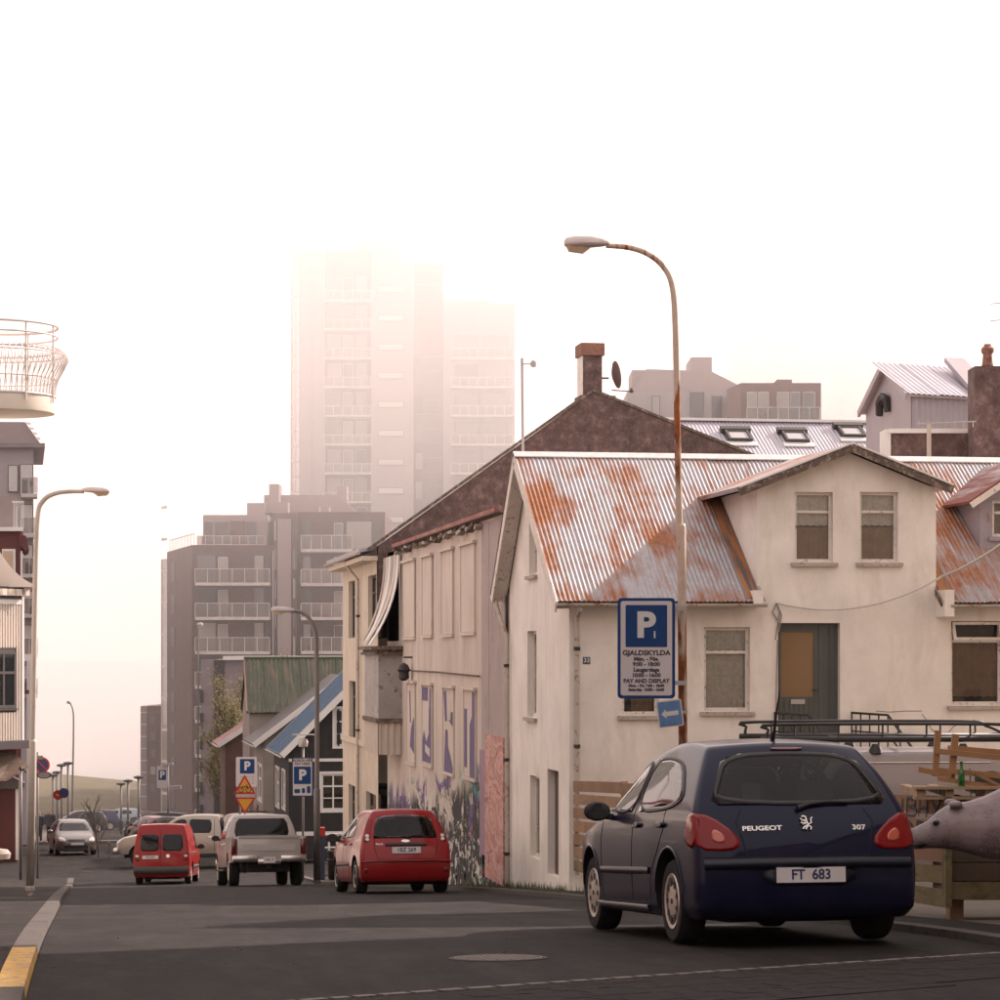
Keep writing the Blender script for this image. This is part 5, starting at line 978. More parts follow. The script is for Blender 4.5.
def interp(tab, x):
    if x <= tab[0][0]: return tab[0][1]
    for (a, b), (c, d) in zip(tab, tab[1:]):
        if x <= c: return b + (d - b) * (x - a) / (c - a)
    return tab[-1][1]
def shell(S):
    """smooth body from a deformed box. S: st=[(y,ztop,plan)], lev=[z...], sec=[(z,wfrac)], rear=[dy per level], front=[dy per level], hw"""
    st, lev = S['st'], S['lev']; nk = len(lev); nj = len(st); xs = [-1, -.62, 0, .62, 1]; ni = 5; vid = {}; bm = bmesh.new()
    def P(i, j, k):
        y, zt, pl = st[j]; top = k == nk - 1
        z = min(lev[k], zt - (nk - 1 - k) * .028) if not top else zt
        w = S['hw'] * pl * interp(S['sec'], z)
        if top: w *= S.get('topw', .9) if zt > S['belt'] + .2 else .93
        if j == nj - 1: y = S['rear'][k]
        elif j == 0: y = S['front'][k]
        x = xs[i] * w; f = 1 - xs[i] ** 2
        if j == nj - 1: y -= S.get('rb', .07) * f
        if j == 0: y += S.get('fb', .16) * f
        if top and 0 < j: z += S.get('crown', .035) * f
        return (x, y, z)
    def V(i, j, k):
        key = (i, j, k)
        if key not in vid: vid[key] = bm.verts.new(P(i, j, k))
        return vid[key]
    for j in range(nj - 1):
        for k in range(nk - 1):
            bm.faces.new((V(0, j, k), V(0, j, k + 1), V(0, j + 1, k + 1), V(0, j + 1, k))); bm.faces.new((V(4, j, k), V(4, j + 1, k), V(4, j + 1, k + 1), V(4, j, k + 1)))
        for i in range(ni - 1):
            bm.faces.new((V(i, j, nk - 1), V(i + 1, j, nk - 1), V(i + 1, j + 1, nk - 1), V(i, j + 1, nk - 1))); bm.faces.new((V(i, j, 0), V(i, j + 1, 0), V(i + 1, j + 1, 0), V(i + 1, j, 0)))
    for i in range(ni - 1):
        for k in range(nk - 1):
            bm.faces.new((V(i, 0, k), V(i + 1, 0, k), V(i + 1, 0, k + 1), V(i, 0, k + 1))); bm.faces.new((V(i, nj - 1, k), V(i, nj - 1, k + 1), V(i + 1, nj - 1, k + 1), V(i + 1, nj - 1, k)))
    bmesh.ops.recalc_face_normals(bm, faces=bm.faces)
    cr = bm.edges.layers.float.new('crease_edge')
    for e in bm.edges:
        ks = [k for k, v in vid.items() if v in e.verts]
        if all(k[2] == nk - 1 for k in ks) and all(k[0] in (0, 4) for k in ks): e[cr] = S.get('rail_crease', .35)
        if all(k[1] == nj - 1 for k in ks) and all(k[0] in (0, 4) for k in ks): e[cr] = S.get('corner_crease', .35)
        if all(k[1] == nj - 1 for k in ks) and all(k[2] == nk - 1 for k in ks): e[cr] = S.get('spoiler_crease', .6)
        if all(k[2] == 0 for k in ks): e[cr] = .5
        if S.get('shoulder') and all(k[0] in (0, 4) and k[2] == 4 for k in ks): e[cr] = S['shoulder']
        if S.get('shoulder') and all(k[0] in (0, 4) and k[2] == 1 for k in ks): e[cr] = .5
    me = bpy.data.meshes.new('body'); bm.to_mesh(me); bm.free()
    return baked(me, [('SUBSURF', dict(levels=3, render_levels=3))])
def cut_arches(me, S):
    bm = bmesh.new(); mb = MB(); R_ = S['arch']
    for y in S['axles']:
        for s in (-1, 1):
            x0, x1 = (S['hw'] - .30, S['hw'] + .3) if s > 0 else (-S['hw'] - .3, -S['hw'] + .30); n = 28
            vs = [(x, y + R_ * math.cos(2 * math.pi * k / n), S['wr'] + .02 + R_ * math.sin(2 * math.pi * k / n)) for x in (x0, x1) for k in range(n)]
            mb.add(vs, [list(range(n))[::-1], list(range(n, 2 * n))] + [(k, (k + 1) % n, n + (k + 1) % n, n + k) for k in range(n)])
    cut = mb.mesh('cut', DRK); bm.from_mesh(cut); bmesh.ops.recalc_face_normals(bm, faces=bm.faces); bm.to_mesh(cut); bm.free(); co = put('cut', cut); 
    o = bpy.data.objects.new('tmp', me); COL.objects.link(o); me.materials.clear(); me.materials.append(S['paint']); me.materials.append(DRK); cut.materials.clear(); cut.materials.append(DRK); cut.materials.append(DRK)
    for p in cut.polygons: p.material_index = 1
    m = o.modifiers.new('b', 'BOOLEAN'); m.operation = 'DIFFERENCE'; m.solver = 'EXACT'; m.object = co
    dg = bpy.context.evaluated_depsgraph_get(); dg.update(); r = bpy.data.meshes.new_from_object(o.evaluated_get(dg)); bpy.data.objects.remove(o); bpy.data.objects.remove(co); return r
class Proj:
    def __init__(s, me):
        bm = bmesh.new(); bm.from_mesh(me); s.t = BVHTree.FromBMesh(bm); bm.free()
    def cast(s, mode, a, b):
        o, d = {'L': ((-4, a, b), (1, 0, 0)), 'R': ((4, a, b), (-1, 0, 0)), 'B': ((a, -8, b), (0, 1, 0)), 'F': ((a, 8, b), (0, -1, 0)), 'T': ((a, b, 5), (0, 0, -1))}[mode]
        h = s.t.ray_cast(Vector(o), Vector(d)); return (h[0], h[1]) if h[0] else (None, None)
def smooth_poly(pts, n=3, sharp=()):
    for _ in range(n):
        out = []
        for i, p in enumerate(pts):
            q = pts[(i + 1) % len(pts)]; out += [(p[0] * .75 + q[0] * .25, p[1] * .75 + q[1] * .25), (p[0] * .25 + q[0] * .75, p[1] * .25 + q[1] * .75)]
        pts = out
    return pts
def dense(pts, step=.06):
    out = []
    for i, p in enumerate(pts):
        q = pts[(i + 1) % len(pts)]; d = math.dist(p, q); k = max(1, int(d / step)); out += [(p[0] + (q[0] - p[0]) * j / k, p[1] + (q[1] - p[1]) * j / k) for j in range(k)]
    return out
def panel(pj, name, mode, pts, m, par, off=.004, rnd=2, rings=7, skirt=.012):
    pts = dense(smooth_poly(dense(pts, .25), rnd)); cx = sum(p[0] for p in pts) / len(pts); cy = sum(p[1] for p in pts) / len(pts); n = len(pts); vs = []; mb = MB(); ok = True
    def pt3(a, b, o_):
        for k_ in range(14):
            h, nn = pj.cast(mode, a, b); d_ = {'L': -nn.x, 'R': nn.x, 'B': -nn.y, 'F': nn.y, 'T': nn.z}[mode] if h is not None else 0
            if d_ > .12: return h + nn * o_
            a += (cx - a) * .06; b += (cy - b) * .06
        return None
    last = None
    for r in range(rings + 1):
        f = 1 - r / rings
        for p in (pts if r < rings else [(cx, cy)]):
            q = pt3(cx + (p[0] - cx) * f, cy + (p[1] - cy) * f, off)
            if q is None: q = last if last else Vector((0, 0, 0)); ok = False
            last = q; vs.append(q)
    fs = [(r * n + i, r * n + (i + 1) % n, (r + 1) * n + (i + 1) % n, (r + 1) * n + i) for r in range(rings - 1) for i in range(n)] + [((rings - 1) * n + i, (rings - 1) * n + (i + 1) % n, rings * n) for i in range(n)]
    sk = []
    for p in pts: q = pt3(p[0], p[1], off - skirt); sk.append(q if q is not None else vs[0])
    b0 = len(vs); vs += sk; fs += [(i, b0 + i, b0 + (i + 1) % n, (i + 1) % n) for i in range(n)]
    mb.add(vs, fs); o = put(name, mb.mesh(name, m, smooth='all'), par, WM[par]); fix_normals(o)
    return o
def strip(pj, name, mode, pts, w, m, par, off=.003):
    """thin raised line along a polyline (door gaps, mouldings)"""
    P_ = []
    for a, b in zip(pts, pts[1:]):
        k = max(1, int(math.dist(a, b) / .05)); P_ += [(a[0] + (b[0] - a[0]) * i / k, a[1] + (b[1] - a[1]) * i / k) for i in range(k)]
    P_.append(pts[-1]); vs = []; mb = MB()
    for i, p in enumerate(P_):
        a = P_[max(0, i - 1)]; b = P_[min(len(P_) - 1, i + 1)]; dx, dy = b[0] - a[0], b[1] - a[1]; L = math.hypot(dx, dy) or 1; nx, ny = -dy / L * w / 2, dx / L * w / 2
        for s, o_ in ((-1, -.004), (-1, off), (1, off), (1, -.004)):
            h, n = pj.cast(mode, p[0] + nx * s, p[1] + ny * s)
            if h is None: return None
            vs.append(h + n * o_)
    fs = [(4 * i + k, 4 * i + k + 1, 4 * i + 5 + k, 4 * i + 4 + k) for i in range(len(P_) - 1) for k in range(3)]
    mb.add(vs, fs); return fix_normals(put(name, mb.mesh(name, m, smooth='all'), par, WM[par]))
def inside(p, poly):
    c = False; n = len(poly)
    for i in range(n):
        a, b = poly[i], poly[(i + 1) % n]
        if (a[1] > p[1]) != (b[1] > p[1]) and p[0] < (b[0] - a[0]) * (p[1] - a[1]) / (b[1] - a[1]) + a[0]: c = not c
    return c
def open_windows(me, regions):
    bm = bmesh.new(); bm.from_mesh(me); kill = []
    for f in bm.faces:
        c = f.calc_center_median(); n = f.normal
        for mode, poly in regions:
            if mode == 'B' and n.y < -.15 and c.y < 0 and inside((c.x, c.z), poly): kill.append(f)
            elif mode == 'F' and n.y > .15 and c.y > 0 and inside((c.x, c.z), poly): kill.append(f)
            elif mode == 'L' and n.x < -.3 and inside((c.y, c.z), poly): kill.append(f)
            elif mode == 'R' and n.x > .3 and inside((c.y, c.z), poly): kill.append(f)
    bmesh.ops.delete(bm, geom=list(set(kill)), context='FACES'); bm.to_mesh(me); bm.free()
def shrink(poly, k):
    cx = sum(p[0] for p in poly) / len(poly); cy = sum(p[1] for p in poly) / len(poly); return [(cx + (p[0] - cx) * k, cy + (p[1] - cy) * k) for p in poly]
def wheel_meshes(r, w, style='cap', rimf=.66):
    mb = MB(); h = w / 2; mb.lathe([(r * rimf, -h * .9), (r * .80, -h), (r * .93, -h * .96), (r * .985, -h * .72), (r, -h * .4), (r, h * .4), (r * .985, h * .72), (r * .93, h * .96), (r * .80, h), (r * rimf, h * .9), (r * rimf * .95, h * .3), (r * rimf * .95, -h * .3), (r * rimf, -h * .9)], n=36, axis='x'); ty = mb.mesh('tyre', RUB, smooth=True)
    mb = MB(); R1 = r * rimf * 1.01; mb.lathe([(0, -h * .2), (R1 * .97, -h * .2)], n=28, axis='x'); mb.cur = 1
    mb.lathe([(R1, h * .9), (R1 * .98, h * .98), (R1 * .86, h * .93), (R1 * .84, h * .5)], n=28, axis='x'); mb.lathe([(R1 * .98, -h * .2), (R1, h * .9)], n=28, axis='x'); mb.lathe([(0, h * .95), (R1 * .16, h * .93), (R1 * .26, h * .85), (R1 * .27, h * .4)], n=18, axis='x')
    if style == 'cap':
        mb.lathe([(R1 * .86, h * .80), (R1 * .7, h * .88), (R1 * .4, h * .93), (0, h * .95)], n=28, axis='x'); mb.cur = 0
        for k in range(9):
            a = 2 * math.pi * k / 9; cy, cz_ = R1 * .66 * math.cos(a), R1 * .66 * math.sin(a); vs = []
            for q in range(10): t_ = 2 * math.pi * q / 10; rr_, tt_ = .145 * math.cos(t_), .10 * math.sin(t_); vs.append((h * .925, cy + R1 * (rr_ * math.cos(a) - tt_ * math.sin(a)), cz_ + R1 * (rr_ * math.sin(a) + tt_ * math.cos(a))))
            mb.ext(vs, (.003, 0, 0))
        mb.lathe([(0, h * 1.02), (R1 * .10, h * 1.0), (R1 * .11, h * .9)], n=12, axis='x')
    else:
        ns = {'alloy': 5, 'six': 6}[style]; wd = {'alloy': .42, 'six': .5}[style]
        for k in range(ns):
            a = 2 * math.pi * k / ns + .2; da = math.pi / ns * wd; ri, ro = R1 * .22, R1 * .88
            q = [(ri, a - da * 1.4), (ro, a - da), (ro, a + da), (ri, a + da * 1.4)]; vs = [(hh, rr * math.cos(t_), rr * math.sin(t_)) for hh in (h * .45, h * .88) for rr, t_ in q]
            mb.add(vs, [(3, 2, 1, 0), (4, 5, 6, 7), (0, 1, 5, 4), (1, 2, 6, 5), (2, 3, 7, 6), (3, 0, 4, 7)])
    return ty, mb.mesh('rim', [BLK, ALU], smooth=True)
def add_wheels(car, S, style='cap', rimf=.66):
    M = WM[car]; ty, rm = wheel_meshes(S['wr'], S.get('tw', .20), style, rimf)
    for y in S['axles']:
        for s in (-1, 1):
            Mw = M @ Matrix.Translation((s * (S['hw'] - S.get('tw', .2) / 2 - S.get('inset', .035)), y, S['wr'])) @ (Matrix.Rotation(math.pi, 4, 'Z') if s < 0 else Matrix.Identity(4)) @ Matrix.Rotation(random.uniform(0, 1), 4, 'X')
            wo = put('wheel', ty, car, Mw); put('rim', rm, wo, Mw)
def lbox(car, name, m, *b, rot=None, bev=.01):
    mb = MB(); mb.box(*b); me = mb.mesh(name, m)
    if bev: bm = bmesh.new(); bm.from_mesh(me); bmesh.ops.recalc_face_normals(bm, faces=bm.faces); bmesh.ops.bevel(bm, geom=bm.edges[:], offset=bev, segments=2, affect='EDGES', profile=.5); bm.to_mesh(me); bm.free(); me.polygons.foreach_set('use_smooth', [True] * len(me.polygons)); me.set_sharp_from_angle(angle=R(35))
    return put(name, me, car, WM[car])
def mirror(car, S, y, z, s, m):
    M = WM[car]; mb = MB(); x = s * (S['hw'] + .10); mb.lathe([(0, -.075), (.05, -.07), (.085, -.02), (.09, .04), (.075, .06), (0, .062)], n=14); me = mb.mesh('mirror', m, smooth=True); me.transform(Matrix.Diagonal((1.25, .85, .9, 1)) @ Matrix.Rotation(R(90), 4, 'X'))
    o = put('wing_mirror', me, car, M @ Matrix.Translation((x, y, z))); mb = MB(); mb.bar((s * (S['hw'] - .13), y + .03, z - .06), (x, y + .02, z - .03), .05, .05); put('mirror_arm', mb.mesh('arm', BLK), o, M)
    mb = MB(); mb.lathe([(0, 0), (.085, 0), (.085, .006), (0, .006)], n=14); me = mb.mesh('mg', MGL); me.transform(Matrix.Diagonal((1.15, 1, .8, 1)) @ Matrix.Rotation(R(90), 4, 'X')); put('mirror_glass', me, o, M @ Matrix.Translation((x, y - .062, z)))
def plate(car, pj, txt, z, w=.52, h=.11, mode='B', x=0):
    hh, n = pj.cast(mode, x, z); s = -1 if mode == 'B' else 1; lo = []
    ys = [pj.cast(mode, x + dx, z + dz)[0] for dx in (-w / 2, 0, w / 2) for dz in (-h / 2, h / 2)]; yv = (min if mode == 'B' else max)(q.y for q in ys if q is not None) + s * .008
    mb = MB(); mb.box(x - w / 2, x + w / 2, min(yv, yv + s * .008), max(yv, yv + s * .008), z - h / 2, z + h / 2); po = put('number_plate', mb.mesh('plate', PLW), car, WM[car])
    me = text_mesh(txt, h * .92, PLB, .0015, bold=.002, xscale=.95); put('lettering', me, po, WM[car] @ Matrix.Translation((x, yv + s * .0095, z)) @ (Matrix.Rotation(math.pi, 4, 'Z') if s > 0 else Matrix.Identity(4)) @ Matrix.Rotation(R(90), 4, 'X')); return po
def carthing(name, label, x, y, yaw, group=None, scale=1.0):
    sl = (zr(y + 1.3) - zr(y - 1.3)) / 2.6 * math.cos(yaw); rl = -(zr(y + .8) - zr(y - .8)) / 1.6 * math.sin(yaw)
    M = Matrix.Translation((x, y, zr(y) + .004)) @ Matrix.Rotation(yaw, 4, 'Z') @ Matrix.Rotation(math.atan(sl), 4, 'X') @ Matrix.Rotation(math.atan(rl), 4, 'Y')
    return thing(name, label, 'car', M=M @ Matrix.Scale(scale, 4), group=group)
def seats(car, rows, zc=.95, col=None):
    m = flat('seat_cloth', (.05, .048, .05), .9)
    for y in rows:
        for x in (-.36, .36):
            s = lbox(car, 'seat_back', m, x - .23, x + .23, y - .08, y + .08, .45, zc, bev=.05); lbox(s, 'headrest', m, x - .13, x + .13, y - .05, y + .05, zc + .03, zc + .21, bev=.04) if False else None
            mb = MB(); mb.box(x - .13, x + .13, y - .05, y + .05, zc + .03, zc + .20); h = put('headrest', mb.mesh('h', m), s, WM[car])
def finish_body(car, me, S):
    bo = put('body', me, car, WM[car]); me.polygons.foreach_set('use_smooth', [True] * len(me.polygons))
    try: me.set_sharp_from_angle(angle=R(50))
    except Exception: pass
    return bo
def hatch_spec(L, hw, H, wb, ro, wr, paintm, belt, nose=.66, cowl=.98, topw=.9):
    yr = -L / 2; yf = L / 2; ar = yr + ro; af = ar + wb
    return dict(st=[(yf, nose, .80), (yf - .28, nose + .12, .95), (yf - .75, nose + .21, 1.0), (yf - 1.15, cowl, 1.0), (yf - 1.75, H - .09, 1.0), (yf - 2.3, H - .015, 1.0), (.0 - .35, H, 1.0), (yr + .75, H - .06, .985), (yr + .12, H - .13, .95)],
                lev=[.19, .27, .52, .78, belt, belt + (H - belt) * .5, H], sec=[(.19, .92), (.27, .975), (.52, 1.0), (.78, .99), (belt, .95), (belt + (H - belt) * .5, .84), (H, .735)],
                hw=hw, belt=belt, topw=topw, axles=[ar, af], wr=wr, arch=wr + .055, paint=paintm, front=[yf - .10, yf - .03, yf, yf - .02, yf - .06, yf - .08, yf - .10], yr=yr, yf=yf, H=H)

def arch_trim(car, S, pj, m, w=.03):
    pass
# ---------------------------------------------------------------- dark blue hatchback, parked nearest
BLUE = paint('blue_paint', (.004, .006, .027), .0); _b = BLUE.node_tree.nodes['Principled BSDF']; _b.inputs['Coat Weight'].default_value = .3; _b.inputs['Specular IOR Level'].default_value = .1
S = hatch_spec(4.20, .868, 1.52, 2.61, .76, .315, BLUE, .95); yr = S['yr']; S['rear'] = [yr + .13, yr + .02, yr + .0, yr + .05, yr + .13, yr + .34, yr + .60]
S['st'][-1] = (yr + .60, 1.46, .965); S['st'][-2] = (yr + 1.05, 1.50, .99); S['corner_crease'] = .85; S['shoulder'] = .75; S['topw'] = .93; S['sec'] = [(.19, .93), (.27, .98), (.52, 1.0), (.78, .995), (.95, .97), (1.235, .845), (1.52, .715)]; S['rail_crease'] = .5; yf = S['yf']; S['st'][:8] = [(yf, .66, .80), (yf - .28, .80, .95), (yf - .85, .90, 1.), (yf - 1.40, 1.0, 1.), (yf - 2.05, 1.42, 1.), (yf - 2.6, 1.505, 1.), (-.85, 1.52, 1.), (yr + 1.0, 1.505, .99)]
bx_, by_ = 5.435, 21.27
car = carthing('hatchback', 'dark blue five door hatchback with silver wheel covers parked by the fence', bx_, by_, R(1.7), scale=1.06); M = WM[car]
me = shell(S); pj = Proj(me)
RW = [(-.66, 1.035), (.66, 1.035), (.585, 1.20), (.48, 1.385), (0, 1.41), (-.48, 1.385), (-.585, 1.20)]
WS = [(-.66, 1.0), (.66, 1.0), (.52, 1.36), (-.52, 1.36)]
LF = [(.68, 1.0), (-.20, .985), (-.20, 1.37), (.0, 1.385), (.28, 1.27)]; LR = [(-.28, .985), (-1.2, 1.0), (-1.52, 1.07), (-1.44, 1.16), (-1.18, 1.34), (-.78, 1.40), (-.28, 1.40)]; LQ = [(-.92, 1.02), (-1.30, 1.07), (-1.22, 1.16), (-.96, 1.30), (-.72, 1.37)]
me = cut_arches(me, S); open_windows(me, [('B', shrink(RW, .97)), ('F', shrink(WS, .95)), ('L', shrink(LF, .93)), ('L', shrink(LR, .93)), ('R', shrink(LF, .93)), ('R', shrink(LR, .93))])
body = finish_body(car, me, S)
panel(pj, 'rear_window', 'B', [(p[0] * 1.04, p[1] + (.012 if p[1] > 1.2 else -.012)) for p in RW], CGL, car, .006, 1)
strip(pj, 'rear_window_seal', 'B', dense(smooth_poly(RW, 2)) + [dense(smooth_poly(RW, 2))[0]], .03, BLK, car, .009); panel(pj, 'windscreen', 'F', WS, CGL, car, .006, 1)
for md in 'LR':
    for nm, w_ in (('door_window', LF), ('door_window', LR)): panel(pj, nm, md, w_, CGL if md == 'R' else glassmat('side_car_glass', (.45, .46, .45), dirt=.0), car, .005, 1); strip(pj, 'window_seal', md, dense(smooth_poly(w_, 2)) + [dense(smooth_poly(w_, 2))[0]], .022, BLK, car, .007)
    G = flat('door_gap', (.004, .004, .006), .8)
    strip(pj, 'door_gap', md, [(-.24, 1.36), (-.24, .30)], .018, G, car, .002); strip(pj, 'door_gap', md, [(.78, .98), (.82, .80), (.80, .45), (.78, .28)], .016, G, car, .002); strip(pj, 'door_gap', md, [(-1.16, 1.02), (-1.17, .86), (-1.02, .68), (-.84, .52), (-.78, .30)], .016, G, car, .002)
    strip(pj, 'door_gap', md, [(-.78, .285), (.78, .27)], .012, G, car, .002)
    strip(pj, 'rubbing_strip', md, [(.80, .52), (-.80, .535)], .055, flat('blue_dark_trim', (.004, .006, .018), .45), car, .014)
    for y0 in (-.30, -1.02 + .02): panel(pj, 'door_handle', md, [(y0 - .02, .86), (y0 - .20, .87), (y0 - .20, .905), (y0 - .02, .90)], BLUE, car, .025, 1, 3, .03)
    strip(pj, 'sill_trim', md, [(1.0, .235), (-.70, .245)], .05, flat('sill_grey', (.10, .10, .12), .4), car, .012)
    for ya in S['axles']:
        pts = [(ya + (S['arch'] + .012) * math.cos(a_), S['wr'] + .02 + (S['arch'] + .012) * math.sin(a_)) for a_ in [R(d) for d in range(6, 176, 6)]]; strip(pj, 'arch_lip', md, pts, .02, BLUE, car, .008)
# tail lamps wrap round the corners
for s in (-1, 1):
    TL = [(s * .82, .965), (s * .70, .945), (s * .53, .81), (s * .50, .73), (s * .58, .69), (s * .83, .70), (s * .84, .84)]; panel(pj, 'tail_lamp_side', 'R' if s > 0 else 'L', [(-1.80, .75), (-1.76, .86), (-1.82, .96), (-1.97, .97), (-2.03, .90), (-2.03, .70)], TAIL, car, .010, 1, 5, .03)
    panel(pj, 'tail_lamp', 'B', TL, TAIL, car, .010, 1, 6, .03); panel(pj, 'reversing_lens', 'B', [(s * .70, .86), (s * .61, .80), (s * .62, .74), (s * .72, .76)], flat('tail_orange', (.42, .06, .02), .12, coat=1.), car, .014, 2, 3)
strip(pj, 'boot_gap', 'B', [(-.47, .99), (-.52, .90), (-.47, .70), (-.46, .64), (.46, .64), (.47, .70), (.52, .90), (.47, .99)], .010, flat('door_gap', (.004, .004, .006)), car, .002)
strip(pj, 'bumper_trim', 'B', [(-.78, .595), (-.4, .60), (.4, .60), (.78, .595)], .075, flat('blue_dark_trim', (.006, .008, .022)), car, .022)
strip(pj, 'bumper_gap', 'B', [(-.78, .645), (-.5, .645), (.5, .645), (.78, .645)], .008, flat('door_gap', (.004, .004, .006)), car, .003)
panel(pj, 'plate_recess', 'B', [(-.34, .44), (.34, .44), (.36, .585), (-.36, .585)], flat('blue_dark_trim', (.006, .008, .022)), car, .006, 1, 4)
plate(car, pj, 'FT  683', .515)
po = car.children[-1]
mb = MB(); q = pj.cast('B', 0, .515)[0]; mb.lathe([(0, 0), (.026, 0), (.026, .003), (0, .003)], n=10); me_ = mb.mesh('st', flat('sticker', (.25, .42, .08), .5)); me_.transform(Matrix.Diagonal((.8, 1, 1.2, 1)) @ Matrix.Rotation(R(90), 4, 'X'))
yp = min(v[1] for v in po.bound_box) - .004; put('inspection_sticker', me_, po, M @ Matrix.Translation((-.015, yp, .52)))
mb = MB(); mb.box(-.245, -.195, yp - .001, yp + .002, .48, .55); put('plate_emblem', mb.mesh('e', flat('plate_emblem', (.30, .32, .45), .5)), po, M)
def badge(txt, x, z, sz, xs=1.2):
    q, n = pj.cast('B', x, z); n = -n if n.y > 0 else n; put('badge_lettering', text_mesh(txt, sz, CHR, .003, bold=.0015, xscale=xs), car, M @ frame_mat(q + n * .006, Vector((1, 0, 0)) - n * n.x, Vector((0, 0, 1)) - n * n.z))
badge('PEUGEOT', -.335, .85, .050, 1.35); badge('307', .40, .85, .055, 1.3)
# upright lion emblem: traced limbs on a small relief
q, n = pj.cast('B', 0.0, .885); E = M @ frame_mat(q + n * .006, (1, 0, 0), Vector((0, 0, 1)) - n * n.z); mb = MB()
for pl_ in ([(-.012, -.055), (.012, -.02), (.004, .015), (.0, .05)], [(.0, .05), (-.022, .055), (-.03, .045)], [(.004, .015), (-.03, .022), (-.042, .034)], [(.004, .0), (-.028, -.006), (-.042, .004)], [(.008, -.02), (-.022, -.035), (-.034, -.052)], [(.010, -.022), (.032, -.038), (.024, -.058)], [(.012, -.015), (.038, .0), (.036, .028), (.05, .044)]):
    mb.tube([(a, b, .006) for a, b in pl_], .0085, 6)
put('lion_emblem', mb.mesh('lion', CHR, smooth=True), car, E)
panel(pj, 'third_brake_lamp', 'B', [(-.12, 1.432), (.12, 1.432), (.12, 1.448), (-.12, 1.448)], TAILD, car, .012, 1, 3)
mb = MB(); q = pj.cast('B', -.05, 1.0)[0]; pts = [(-.05, 1.0), (.05, 1.03), (.20, 1.045), (.36, 1.04)]; mb.tube([pj.cast('B', *p)[0] + Vector((0, -.03, 0)) for p in pts], [.022, .016, .012, .008], 6); put('rear_wiper', mb.mesh('w', BLK, smooth=True), car, M)
mb = MB(); q = pj.cast('T', 0, -1.25)[0]; mb.tube([q - Vector((0, 0, .02)), q + Vector((0, -.06, .06)), q + Vector((0, -.22, .36))], [.022, .012, .005], 6); put('aerial', mb.mesh('a', BLK, smooth=True), car, M)
mirror(car, S, .52, 1.0, -1, BLK); mirror(car, S, .52, 1.0, 1, BLK); add_wheels(car, S)
for b_ in ((-.56, .56, -1.9, 1.9, .17, .30),): lbox(car, 'underbody', DRK, *b_)
lbox(car, 'exhaust', flat('exhaust', (.08, .07, .065), .5, .7), .38, .47, -2.02, -1.85, .20, .26, bev=.02)
lbox(car, 'parcel_shelf', flat('trim_grey', (.035, .034, .035), .9), -.62, .62, -1.72, -1.25, .93, .96); lbox(car, 'dashboard', flat('trim_grey', (.035, .034, .035), .9), -.66, .66, .55, .85, .75, .99, bev=.04); lbox(car, 'cabin_floor', flat('trim_grey', (.035, .034, .035), .9), -.70, .70, -1.7, 1.0, .40, .50); seats(car, (-1.15, -.25), 1.02)

